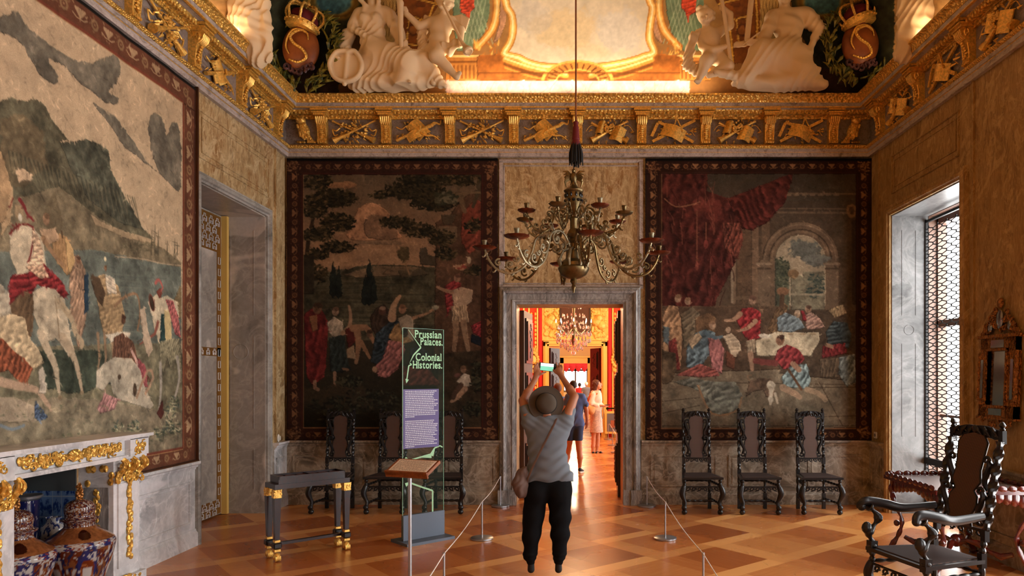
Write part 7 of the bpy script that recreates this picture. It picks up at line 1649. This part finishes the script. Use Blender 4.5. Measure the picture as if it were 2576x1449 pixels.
P.poly([(868, 830), (890, 818), (894, 860), (876, 880)], (92, 30, 20), nz=.3); P.st([(888, 826), (920, 824), (930, 840), (940, 860)], (18, 10), (150, 106, 66), 2); P.st([(898, 830), (902, 870), (896, 912)], (18, 9), (150, 106, 66), 2); P.st([(908, 860), (930, 900)], (12, 7), (140, 98, 60)); man(P, 930, 840, 17, SKD, (40, 26, 16)); P.poly([(870, 880), (890, 868), (896, 905), (872, 900)], (150, 122, 86))
P.poly([(930, 800), (945, 775), (965, 765), (985, 785), (980, 830), (955, 860), (935, 830)], (60, 44, 32), (.2, 12, .3)); man(P, 961, 782, 19, (96, 60, 42), (170, 140, 104)); P.poly([(945, 840), (990, 800), (1020, 820), (1010, 870), (970, 930), (932, 910)], (44, 56, 62), (.4, 12, .8))
P.st([(986, 800), (990, 770), (1006, 745)], (22, 8), (176, 134, 92), 2); man(P, 1012, 778, 20, (160, 112, 76), (100, 70, 40)); P.poly([(990, 820), (1020, 800), (1040, 830), (1036, 860), (1000, 870), (976, 850)], (158, 118, 64), (.2, 10, .6)); P.poly([(1000, 800), (1022, 790), (1040, 800), (1040, 860), (1010, 840)], (160, 140, 112), nz=.2)
P.poly([(976, 856), (1010, 860), (1020, 880), (1000, 930), (972, 952), (950, 946), (944, 920), (962, 900)], (158, 92, 84), (.35, 10, .5)); P.bl(942, 930, 7, 9, (150, 116, 84)); man(P, 1018, 838, 20, (60, 36, 24), (40, 24, 16)); P.st([(1040, 800), (1070, 790), (1090, 778)], (8, 6), (156, 116, 78), 2); P.bl(1095, 774, 10, 7, (150, 140, 110), .6)
P.poly([(1030, 880), (1056, 866), (1080, 890), (1082, 940), (1060, 950), (1036, 930)], (56, 52, 60), (.3, 10, .4)); P.poly([(1010, 920), (1080, 930), (1110, 970), (1010, 970)], (96, 44, 34), (.3, 12, .9))
P.poly([(1118, 720), (1140, 706), (1160, 712), (1164, 770), (1160, 790), (1130, 780), (1124, 800), (1120, 760)], (140, 34, 34), (.35, 8, .6)); P.poly([(1136, 730), (1160, 722), (1190, 730), (1186, 760), (1166, 776), (1140, 770)], (176, 144, 110), nz=.2); P.poly([(1136, 770), (1174, 768), (1180, 812), (1136, 812)], (158, 130, 96), (.25, 7, .1)); P.st([(1146, 812), (1146, 850), (1142, 880)], (16, 10), (150, 116, 82)); P.st([(1166, 812), (1172, 850), (1178, 880)], (16, 10), (150, 116, 82)); P.st([(1136, 735), (1112, 728), (1100, 722)], (10, 6), (164, 120, 84)); man(P, 1150, 700, 19, (160, 116, 82), (84, 46, 30)); P.leaves(1156, 672, 14, 8, 20, 5, [(176, 130, 90), (150, 60, 40)])
P.poly([(1184, 820), (1212, 806), (1212, 850), (1190, 840)], (130, 30, 34), (.4, 6, .8)); P.poly([(1186, 840), (1212, 850), (1212, 872), (1184, 862)], (26, 30, 38))
P.poly([(1148, 960), (1166, 940), (1182, 944), (1186, 970), (1170, 976)], (176, 158, 134)); man(P, 1166, 930, 16, (150, 110, 78), (90, 64, 36)); P.st([(1170, 978), (1150, 1000), (1136, 1010)], (14, 8), (160, 122, 90), 2); P.st([(1160, 968), (1146, 985), (1140, 1000)], 12, (84, 60, 44)); P.bl(1150, 944, 12, 9, (110, 70, 56), .7)
for x, y, rx, ry in ((900, 1010, 80, 30), (830, 1030, 60, 30), (980, 1010, 60, 24), (880, 960, 30, 14), (1200, 950, 12, 40), (1190, 1030, 24, 20)): P.leaves(x, y, rx, ry, 80, 6, [(34, 34, 22), (50, 50, 34), (74, 70, 46), (28, 26, 18)])
for k in range(14): P.st([(P.rn.uniform(780, 1210), P.rn.uniform(980, 1070)), (P.rn.uniform(780, 1210), P.rn.uniform(1000, 1070))], 3, (60, 50, 34), al=.3)
P.brush(4200, 4., 1.8, (760, 436, 1214, 1076)); P.A *= (1+.16*fbm(P.h, P.w, 3, 2, 71)[..., None]-.08); back_tap(P, 721, 1252, 398, 1110, 42, (150, 100, 54), (118, 74, 38), (62, 32, 20), 'tapestry of dancing figures beneath dark trees, left of the doorway', GAIN[1], (74, 30, 18))
P = Paint(1619, 394, 2197, 1114, 1., None, 33)
P.vg([(0, (70, 62, 48)), (.25, (96, 76, 54)), (.6, (104, 82, 58)), (.75, (110, 96, 74)), (1, (118, 98, 72))]); P.mot(.14, .05)
for y, h in ((470, 6), (486, 4), (500, 10), (524, 3), (534, 5)): P.st([(1940, y), (2155, y+2)], h, (84, 72, 54) if h > 5 else (124, 100, 72))
for x in range(1960, 2110, 20): P.st([(x, 490), (x+8, 490)], 6, (130, 108, 78))
for x, w, c in ((1872, 34, (112, 86, 60)), (1900, 16, (136, 106, 76)), (1846, 10, (150, 122, 90)), (1926, 20, (120, 94, 66)), (2118, 46, (96, 76, 52)), (2150, 14, (70, 56, 40)), (1842, 6, (170, 146, 112))): P.st([(x, 560), (x, 760)], w, c)
P.st([(1860, 770), (1960, 770)], 14, (110, 86, 60)); P.st([(1850, 750), (1950, 748)], 8, (130, 104, 74))
a = np.linspace(0, PI, 24); arcp = lambda r, cx=2013, cy=655: [(cx+r*math.cos(t), cy-r*math.sin(t)) for t in a]
P.poly(arcp(96)+[(1917, 780), (2109, 780)], (124, 98, 70), nz=.25, edge=1); P.st(arcp(90), 4, (146, 118, 86)); P.st(arcp(78), 3, (84, 66, 46)); P.st(arcp(72), 5, (140, 112, 80))
P.poly(arcp(64)+[(1949, 770), (2077, 770)], (176, 154, 118), nz=.15, edge=1); P.bl(2020, 630, 44, 26, (112, 112, 98), .7); P.bl(2050, 655, 36, 14, (120, 118, 104), .7); P.poly([(1950, 650), (1985, 660), (1986, 780), (1950, 780)], (96, 98, 74), nz=.4); P.leaves(1968, 690, 18, 40, 90, 5, [(80, 84, 60), (110, 106, 76), (60, 68, 52)])
P.poly([(1990, 690), (2020, 694), (2020, 684), (2074, 682), (2074, 780), (1990, 780)], (130, 120, 92), nz=.35); P.leaves(2050, 720, 24, 30, 80, 5, [(58, 72, 66), (80, 88, 74), (100, 104, 84)]); P.bl(1998, 690, 14, 12, (140, 108, 66), .6); P.st([(1990, 740), (2074, 742)], 5, (160, 144, 112))
for x in (1922, 2092): P.st([(x, 668), (x, 780)], 30, (128, 104, 76)); P.st([(x-18, 664), (x+18, 664)], 7, (160, 132, 98)); P.st([(x-15, 676), (x+15, 676)], 5, (96, 76, 54))
P.bl(2142, 530, 14, 18, (150, 112, 70), .5); P.bl(2142, 530, 7, 10, (96, 70, 46), .5)
# red curtain
CR_ = (88, 36, 26)
P.poly([(1664, 436), (1780, 436), (1778, 480), (1830, 500), (1862, 560), (1850, 660), (1800, 760), (1796, 790), (1664, 800)], CR_, (.32, 26, .35), nz=.3, edge=3); P.poly([(1830, 500), (1990, 436), (1995, 440), (1975, 510), (1930, 560), (1890, 580), (1866, 575)], (100, 38, 26), (.32, 18, -.7), edge=3); P.poly([(1816, 560), (1862, 560), (1870, 600), (1856, 650), (1850, 655), (1840, 640), (1822, 625)], (124, 62, 42), (.4, 9, .1))
P.bl(1758, 516, 20, 26, (130, 56, 38), .5); P.bl(1796, 530, 26, 34, (120, 48, 34), .5)
for k in range(44):
    x = 1670+P.rn.uniform(0, 170); y = 450+P.rn.uniform(0, 300); L = P.rn.uniform(20, 70); sg = P.rn.uniform(-.6, .9); P.st([(x, y), (x+sg*L*.4, y+L*.5), (x+sg*L*.5, y+L)], (1.5, 3.5), (162, 84, 54) if k % 2 else (54, 20, 16), 3, .6)
P.st([(1753, 530), (1753, 660)], 3, (150, 84, 50)); P.bl(1753, 670, 5, 14, (150, 70, 48)); P.st([(1776, 560), (1776, 610)], 3, (150, 84, 50)); P.bl(1776, 615, 6, 12, (150, 60, 44)); P.st([(1672, 500), (1700, 520), (1740, 515), (1760, 508)], 3, (160, 104, 66), 3)
# floor, steps
P.poly([(1664, 935), (1800, 918), (2155, 925), (2155, 1072), (1664, 1072)], (126, 110, 84), nz=.3); P.poly([(1664, 770), (1960, 770), (1960, 930), (1664, 940)], (96, 74, 52), nz=.3); P.poly([(1960, 780), (2155, 780), (2155, 960), (1960, 940)], (92, 74, 54), nz=.3)
for a_, b_ in (((1664, 960), (2155, 968)), ((1664, 1010), (1760, 1000)), ((2020, 975), (2155, 974)), ((1664, 1040), (1760, 1020)), ((2060, 960), (2120, 1072)), ((1990, 1050), (2155, 1046)), ((1920, 1020), (1900, 1060))): P.st([a_, b_], 2, (84, 68, 48))
P.poly([(1690, 960), (1740, 950), (1800, 960), (1850, 960), (1870, 1000), (1850, 1040), (1800, 1045), (1780, 1030), (1766, 990), (1740, 975)], (116, 116, 100), (.25, 16, .8), nz=.3, edge=3); P.st([(1756, 970), (1790, 1040), (1850, 1035), (1866, 1000)], 5, (150, 112, 72), 3)
# figures
P.poly([(1666, 800), (1680, 768), (1704, 770), (1712, 800), (1716, 850), (1712, 930), (1680, 936), (1666, 900)], (168, 128, 86), (.25, 12, .2)); P.poly([(1680, 860), (1700, 850), (1712, 930), (1690, 934)], (128, 48, 38), (.3, 8, .1)); P.poly([(1712, 790), (1740, 772), (1760, 790), (1756, 850), (1720, 880)], (120, 104, 78), (.25, 9, .4)); man(P, 1705, 752, 18, (190, 152, 116), (110, 76, 44)); man(P, 1730, 758, 17, (186, 146, 110), (130, 90, 54)); P.poly([(1668, 820), (1684, 824), (1682, 870), (1668, 860)], (96, 110, 112))
P.poly([(1748, 800), (1780, 786), (1800, 800), (1796, 860), (1752, 870)], (124, 92, 58), nz=.3)
P.poly([(1728, 870), (1750, 838), (1776, 826), (1800, 838), (1792, 880), (1770, 915), (1748, 930), (1726, 924)], (96, 116, 122), (.42, 13, .6)); P.poly([(1730, 856), (1758, 836), (1766, 850), (1740, 880)], (176, 150, 112), (.3, 7, .7)); P.poly([(1780, 850), (1808, 850), (1822, 880), (1816, 940), (1790, 930)], (178, 106, 100), (.3, 10, .3)); P.poly([(1700, 944), (1760, 915), (1800, 930), (1812, 946), (1760, 950)], (150, 74, 62), (.35, 9, .9)); man(P, 1793, 818, 19, (196, 156, 118), (120, 84, 50)); P.st([(1776, 838), (1800, 850), (1818, 846)], (12, 6), (96, 120, 130), 2)
P.poly([(1818, 846), (1840, 838), (1862, 860), (1864, 880), (1846, 905), (1838, 902), (1834, 880)], (210, 184, 146), (.2, 9, .8)); P.bl(1832, 830, 8, 9, (204, 168, 130)); P.poly([(1826, 880), (1850, 900), (1846, 930), (1826, 920)], (120, 70, 44))
P.poly([(1850, 800), (1866, 776), (1894, 774), (1914, 786), (1912, 850), (1886, 862), (1868, 840)], (158, 30, 32), (.35, 11, .5)); P.st([(1862, 790), (1846, 804), (1824, 806)], (14, 6), (186, 142, 104), 2); P.st([(1900, 808), (1880, 826), (1858, 832)], (13, 6), (186, 142, 104), 2); P.poly([(1876, 858), (1900, 852), (1898, 890), (1880, 892)], (150, 130, 100), (.3, 5, 0)); P.st([(1888, 890), (1892, 930)], (15, 9), (170, 130, 96)); man(P, 1893, 756, 19, (196, 150, 112), (60, 34, 26))
P.poly([(1930, 830), (1950, 780), (1972, 760), (1984, 770), (1974, 800), (1956, 850)], (112, 84, 52), (.25, 8, .3)); P.bl(1969, 733, 16, 12, (150, 104, 64), .2); P.st([(1968, 745), (1966, 770)], 12, (96, 70, 46))
P.poly([(1900, 858), (1950, 836), (2060, 836), (2062, 856), (2040, 896), (1902, 896)], (206, 186, 146), (.1, 24, .1)); P.bl(1925, 845, 18, 7, (214, 200, 170)); P.poly([(1954, 800), (1976, 786), (2010, 800), (2026, 824), (1990, 836), (1956, 834)], (124, 138, 140), (.35, 9, .7)); man(P, 2006, 790, 17, (190, 150, 110), (170, 150, 120)); P.poly([(2020, 796), (2040, 784), (2062, 800), (2076, 824), (2030, 830)], (186, 140, 116), (.35, 8, .6)); man(P, 2033, 778, 17, (176, 132, 96), (60, 38, 26)); P.poly([(2014, 782), (2022, 782), (2030, 806), (2020, 808)], (150, 30, 34))
for x in (1990, 2020, 2044): P.bl(x, 840, 9, 3, (176, 150, 110), .2)
P.poly([(2076, 836), (2096, 808), (2130, 812), (2142, 840), (2136, 876), (2084, 872)], (72, 84, 84), (.35, 12, .8)); P.poly([(2070, 870), (2126, 862), (2130, 890), (2066, 902)], (140, 40, 40), (.3, 9, .3)); P.poly([(2110, 900), (2150, 890), (2154, 960), (2130, 975), (2110, 940)], (130, 146, 142), (.4, 10, .3)); man(P, 2115, 788, 20, (84, 60, 44), (40, 28, 22)); P.poly([(2080, 780), (2120, 766), (2130, 790), (2100, 800)], (176, 146, 100), (.3, 7, .3)); P.poly([(2060, 904), (2110, 900), (2110, 950), (2064, 950)], (110, 92, 68), (.3, 9, .2)); P.st([(2080, 868), (2092, 872)], 10, (186, 142, 104))
P.poly([(1948, 905), (1956, 880), (1980, 866), (2010, 880), (2026, 905), (2000, 925), (1970, 930)], (148, 44, 44), (.35, 11, .7)); man(P, 1962, 856, 24, (150, 104, 72), (40, 26, 20)); P.poly([(1966, 950), (1990, 918), (2030, 915), (2040, 960), (2030, 980), (1970, 972)], (126, 148, 146), (.42, 11, .4)); P.st([(1970, 975), (2000, 990), (2012, 1000)], (18, 12), (176, 140, 104), 2); P.st([(2030, 980), (2060, 990), (2076, 1006)], (14, 12), (170, 140, 104), 2); P.st([(1984, 930), (2016, 980)], 6, (110, 74, 44)); P.st([(1900, 908), (1950, 914)], (14, 16), (130, 60, 50)); P.st([(1995, 915), (2010, 930)], 14, (176, 130, 96))
P.poly([(1884, 960), (1910, 950), (1940, 952), (1950, 975), (1946, 1000), (1926, 1000), (1920, 980), (1896, 985), (1876, 998)], (112, 88, 66), nz=.4); P.bl(1940, 970, 11, 12, (206, 190, 160), .4); P.st([(1940, 980), (1938, 1016)], (12, 7), (196, 178, 148)); P.st([(1950, 990), (1956, 1014)], (7, 5), (190, 170, 140)); P.st([(1886, 958), (1880, 946), (1890, 944)], 4, (140, 112, 80), 2); P.bl(1938, 1004, 7, 10, (206, 190, 160), .2)
P.poly([(1666, 880), (1700, 888), (1702, 930), (1690, 960), (1672, 968), (1664, 960)], (104, 84, 58), nz=.5)
P.brush(4200, 4., 1.8, (1664, 436, 2154, 1074)); P.A *= (1+.16*fbm(P.h, P.w, 3, 2, 72)[..., None]-.08); back_tap(P, 1624, 2193, 398, 1110, 40, (170, 116, 58), (128, 80, 38), (56, 28, 16), 'tapestry of a table scene beneath a red curtain, right of the doorway', GAIN[2], (66, 34, 20))
# ---------------------------------------------------------------- painted cove above the cornice
P = Paint(380, -240, 2576, 250, 1., None, 44)
P.vg([(0, (150, 120, 76)), (.5, (160, 118, 66)), (1, (140, 92, 46))]); P.mot(.15, .06)
DG = (48, 50, 34); GO = (206, 150, 56); GL = (244, 204, 120); BRN = (112, 62, 24)
for sx in (0, 1):
    X = (lambda x: x) if not sx else (lambda x: 2908-x)
    m_ = lambda pts: [(X(x), y) for x, y in pts]
    P.poly(m_([(380, -240), (660, -240), (668, 100), (690, 240), (380, 240)]), (170, 128, 78), nz=.3)
    P.poly(m_([(655, -240), (930, -240), (915, 40), (880, 110), (860, 150), (850, 250), (660, 250)]), DG, nz=.5, edge=4); P.poly(m_([(680, 190), (850, 170), (850, 250), (680, 250)]), (58, 38, 26), nz=.4)
    P.bl(X(840), 5, 70, 52, (150, 112, 40), .1); P.bl(X(840), 5, 62, 45, (86, 66, 26), .1); P.bl(X(840), 5, 56, 40, (176, 136, 52), .1); P.bl(X(840), 5, 50, 35, (66, 104, 108), .1, shade=.4)
    for k in range(5): P.st(m_([(745+k*5, -40), (770+k*3, 10+k*2), (800, 40+k*3)]), 2, (176, 142, 60), 3)
    P.bl(X(775), 15, 14, 14, (120, 96, 40), .2); P.bl(X(775), 15, 9, 9, (50, 46, 28), .2)
    # gilt net ground and coffered arch
    P.poly(m_([(930, -240), (1010, -240), (1000, 120), (940, 120)]), (176, 142, 84), nz=.2)
    for k in range(9): P.st(m_([(950+k*8, -60), (930+k*8, 90)]), 1.5, (116, 84, 44)); P.st(m_([(930+k*8, -60), (960+k*8, 90)]), 1.5, (216, 180, 110))
    P.poly(m_([(1000, -240), (1140, -240), (1110, 0), (1075, 60), (1064, 160), (1000, 160), (996, 60)]), (126, 70, 26), nz=.3)
    for pts, wd in (([(1006, 0), (1003, 60), (1006, 160)], 5), ([(1064, 160), (1072, 70), (1096, 0), (1120, -60)], 5), ([(1015, 38), (1070, 50)], 4), ([(1018, 110), (1062, 116)], 4), ([(1020, -10), (1100, 10)], 4), ([(1030, 40), (1024, 100)], 3), ([(1056, 48), (1050, 104)], 3)):
        P.st(m_(pts), wd+3, (84, 42, 16), 3); P.st(m_(pts), wd, GO, 3)
        Q = spline(m_(pts), 10)
        for a_ in Q[::1]: P.st([(a_[0]-3, a_[1]), (a_[0]+3, a_[1]+1)], 1.2, (250, 200, 96))
    P.bl(X(1040), 76, 15, 17, (84, 44, 20), .3); P.bl(X(1040), 76, 10, 11, (140, 84, 36), .7); P.bl(X(1058), 12, 15, 8, (100, 54, 22), .4)
    # green latticed niche with red cloth and golden volute
    P.poly(m_([(1126, -240), (1236, -240), (1232, 30), (1220, 80), (1190, 128), (1150, 128), (1140, 60)]), (110, 128, 96), nz=.25)
    for k in range(6):
        P.st(m_([(1172+k*10, 0), (1148+k*10, 110)]), 2.2, (160, 172, 138), al=.8); P.st(m_([(1150+k*10, 0), (1190+k*10, 110)]), 2.2, (160, 172, 138), al=.8)
    P.poly(m_([(1155, -40), (1192, -40), (1194, 20), (1184, 30), (1180, 50), (1170, 36), (1158, 30)]), (206, 76, 48), (.3, 8, 1.3)); P.st(m_([(1176, 34), (1177, 56)]), 3, (206, 90, 60))
    for w_, c in ((24, (176, 104, 40)), (17, (226, 166, 80)), (6, (250, 214, 140))): P.st(m_([(1226, -60), (1248, -10), (1250, 30), (1240, 70), (1222, 96), (1200, 118)]), (w_, w_*.8), c, 4)
    P.poly(m_([(1258, 0), (1276, 10), (1272, 60), (1256, 100), (1240, 110), (1256, 60)]), (176, 130, 96), nz=.4)
    for k in range(16): x, y = P.rn.uniform(1190, 1256), P.rn.uniform(108, 146); P.st(m_([(x, y), (x+P.rn.uniform(-10, 10), y-P.rn.uniform(6, 16))]), (5, 1.5), (230, 174, 84) if k % 2 else (176, 104, 40))
    P.poly(m_([(1120, 140), (1224, 138), (1222, 204), (1120, 204)]), (186, 120, 52), nz=.2); P.st(m_([(1130, 142), (1224, 140)]), 5, (244, 200, 120)); P.st(m_([(1130, 156), (1222, 155)]), 4, (120, 70, 28))
    for k in range(9): P.st(m_([(1132+k*10, 165), (1132+k*10, 196)]), 4, (130, 76, 30))
# central framed sky
cf = [(1272, 0), (1280, -60), (1626, -60), (1634, 0), (1642, 20), (1636, 60), (1634, 100), (1646, 132), (1620, 142), (1606, 148), (1560, 160), (1500, 168), (1380, 168), (1330, 158), (1306, 146), (1290, 142), (1268, 134), (1282, 110), (1290, 80), (1288, 40), (1276, 20)]
P.poly([(1200, 140), (1270, 134), (1640, 134), (1710, 140), (1712, 204), (1200, 204)], (160, 92, 36), nz=.3)
P.poly(cf, (210, 194, 166), sm=2, nz=.1, edge=1)
P.bl(1420, 70, 90, 50, (222, 190, 136), .5, .45, .1); P.bl(1340, 40, 50, 50, (196, 188, 178), .5, .4, .1); P.bl(1560, 80, 70, 60, (210, 204, 196), .5, .5, .1); P.bl(1480, 130, 60, 24, (216, 194, 150), .5, .4, .1)
for w_, c in ((20, (190, 120, 44)), (14, (238, 184, 96)), (5, (255, 232, 170))): P.st(cf+[cf[0]], w_, c, 3)
for s in (-1, 1):
    for w_, c, o in ((12, (214, 150, 64), 0), (5, (250, 214, 140), -3), (7, (120, 70, 28), 12), (4, (206, 140, 60), 20)): P.st([(1455+s*185, 150+o), (1455+s*120, 172+o), (1455+s*60, 184+o), (1455+s*30, 190+o)], w_, c, 3)
for r, w_, c in ((88, 8, (230, 170, 80)), (80, 6, (150, 90, 36)), (68, 20, (190, 124, 54)), (54, 4, (230, 170, 80))):
    P.st([(1453+r*math.cos(t)*1., 206-r*.58*math.sin(t)) for t in np.linspace(.0, PI, 20)], w_, c)
for t in np.linspace(.25, 2.9, 13): P.st([(1453+58*math.cos(t), 206-34*math.sin(t)), (1453+76*math.cos(t), 206-45*math.sin(t))], 4, (110, 62, 24))
for w_, y in ((3, 176), (3, 196)): P.st([(1200, y+8), (1710, y+8)], w_, (110, 60, 22))
# pale marble strip at the foot of the cove
P.poly([(1120, 203), (1735, 203), (1735, 252), (1120, 252)], (226, 186, 168), nz=.2)
for k in range(40): x = 1120+k*15.5; P.st([(x, 206), (x+P.rn.uniform(-14, 14), 222), (x+P.rn.uniform(-20, 20), 240)], 1.4, (244, 214, 200) if k % 2 else (180, 130, 120), 3, .7)
def cove():
    Rr, Rz = 1.7, 1.9; th = np.concatenate([np.linspace(0, .95, 130)[:-1], np.linspace(.95, PI/2, 14)]); p = .02+Rr*(1-np.cos(th)); z = 5.33+Rz*np.sin(th)
    def emit(name, u, fn):
        U, T = np.meshgrid(u, np.arange(len(th)), indexing='ij'); pp, zz = p[T], z[T]; X, Y = fn(U, pp); G = np.stack([X, Y, zz], -1)
        me = grid_mesh(G); Yc = np.maximum(Y, 2.5); px = CX+FO*X/Yc; py = CY-FO*(zz-EH)/Yc; set_col(me, (P.sample(px, py)*GAIN[3]).reshape(-1, 3)); o = link(name, me, M['fresco'], None, True); o['kind'] = ST
    emit('ceiling_cove_back', np.linspace(0, 1, 620), lambda U, pp: (XL+pp+(XR-XL-2*pp)*U, YB-pp))
    v = np.concatenate([np.linspace(0, .62, 40)[:-1], np.linspace(.62, 1, 200)])
    emit('ceiling_cove_left', v, lambda U, pp: (XL+pp, YF-.1+pp+(YB-YF+.1-2*pp)*U)); emit('ceiling_cove_right', v, lambda U, pp: (XR-pp, YF-.1+pp+(YB-YF+.1-2*pp)*U))
    emit('ceiling_cove_front', np.linspace(0, 1, 20), lambda U, pp: (XL+pp+(XR-XL-2*pp)*U, YF-.15+pp))
    q_ = .02+Rr; o = MB().b2((XL+q_-.05, YF+q_-.2, 7.23), (XR-q_+.05, YB-q_+.05, 7.3)).build('ceiling_painted_field', M['cream'], None); o['kind'] = ST
cove()
SKY = 9.5; COVE = 26.; R2 = 115.; EXPO = .65
# ---------------------------------------------------------------- camera, daylight, lamps, added fill lights
cd = bpy.data.cameras.new('camera'); cam = bpy.data.objects.new('camera', cd); COL.objects.link(cam)
cam.location = (0, 0, EH); cam.rotation_euler = (PI/2, 0, 0); cd.sensor_fit = 'HORIZONTAL'; cd.sensor_width = 36
cd.lens = 36*FO/2576; cd.shift_x = -(CX-1288)/2576; cd.shift_y = (CY-724.5)/2576; cd.clip_start = .05; cd.clip_end = 200
SC.camera = cam
w = bpy.data.worlds.new('sky'); SC.world = w; w.use_nodes = True
bg = w.node_tree.nodes['Background']; bg.inputs[0].default_value = (.97, .97, .96, 1); bg.inputs[1].default_value = SKY
def area(name, loc, sx, sy, rot, e, col=(1, 1, 1), portal=False, spread=PI):
    d = bpy.data.lights.new(name, 'AREA'); d.shape = 'RECTANGLE'; d.size = sx; d.size_y = sy; d.energy = e; d.color = col; d.spread = spread
    o = bpy.data.objects.new(name, d); COL.objects.link(o); o.location = loc; o.rotation_euler = rot
    if portal: d.cycles.is_portal = True
    return o
for a, b in RW: area('window_portal', (XR+RT+.05, (a+b)/2, WZT/2), WZT, b-a, (0, PI/2, 0), 1, portal=True)
for a, b in ((11.2, 12.7), (14., 15.5), (16.8, 18.3), (22., 23.6), (26, 27.6), (30, 31.6), (37.6, 39.2)):
    area('window_portal', (XR+.7, (a+b)/2, 2.15), 2.9, b-a, (0, PI/2, 0), 1, portal=True)
WARM = (1., .7, .4)
area('cove_lamp', (.1, YB-.17, 5.40), 3.4, .04, (PI+.25, 0, 0), COVE, (1., .82, .6))
area('cove_lamp', (XL+.15, 5.2, 5.40), .04, 7., (PI, .2, 0), COVE*.7, WARM)  # added uplight on the left ledge, warms the whole ceiling
area('cove_lamp', (XR-.15, 5.2, 5.40), .04, 7., (PI, -.2, 0), COVE*.7, WARM)  # matching added fill along the right ledge
area('cove_lamp', (.0, YF+.3, 5.40), 6., .04, (PI, 0, 0), COVE*6., WARM)  # added light behind the camera, brightens ceiling and statues from the front
def point(name, loc, e, col, r=.05):
    d = bpy.data.lights.new(name, 'POINT'); d.energy = e; d.color = col; d.shadow_soft_size = r
    o = bpy.data.objects.new(name, d); COL.objects.link(o); o.location = loc
point('red_room_lamp', (.03, 14.2, 3.3), R2, (1., .68, .36), .25); point('red_room_lamp', (-2., 17.5, 3.4), R2, (1., .68, .36), .25); point('red_room_lamp', (2.2, 17., 3.4), R2, (1., .68, .36), .25)  # first stands at the crystal chandelier; the other two are fill without fixtures
point('far_room_lamp', (.0, 30, 3.4), R2*2, (1., .78, .5), .25); point('far_room_lamp', (.0, 39, 3.2), R2*1.2, (1., .85, .65), .25)
SC.view_settings.view_transform = 'Standard'; SC.view_settings.look = 'None'; SC.view_settings.gamma = 1; SC.view_settings.exposure = EXPO
SC.view_settings.use_curve_mapping = False
cy = SC.cycles
cy.max_bounces = 5; cy.diffuse_bounces = 3; cy.glossy_bounces = 3; cy.transmission_bounces = 4; cy.transparent_max_bounces = 6
cy.use_denoising = True; cy.caustics_reflective = False; cy.caustics_refractive = False; cy.sample_clamp_indirect = 6
cy.use_adaptive_sampling = True; cy.adaptive_threshold = .04; cy.blur_glossy = .5
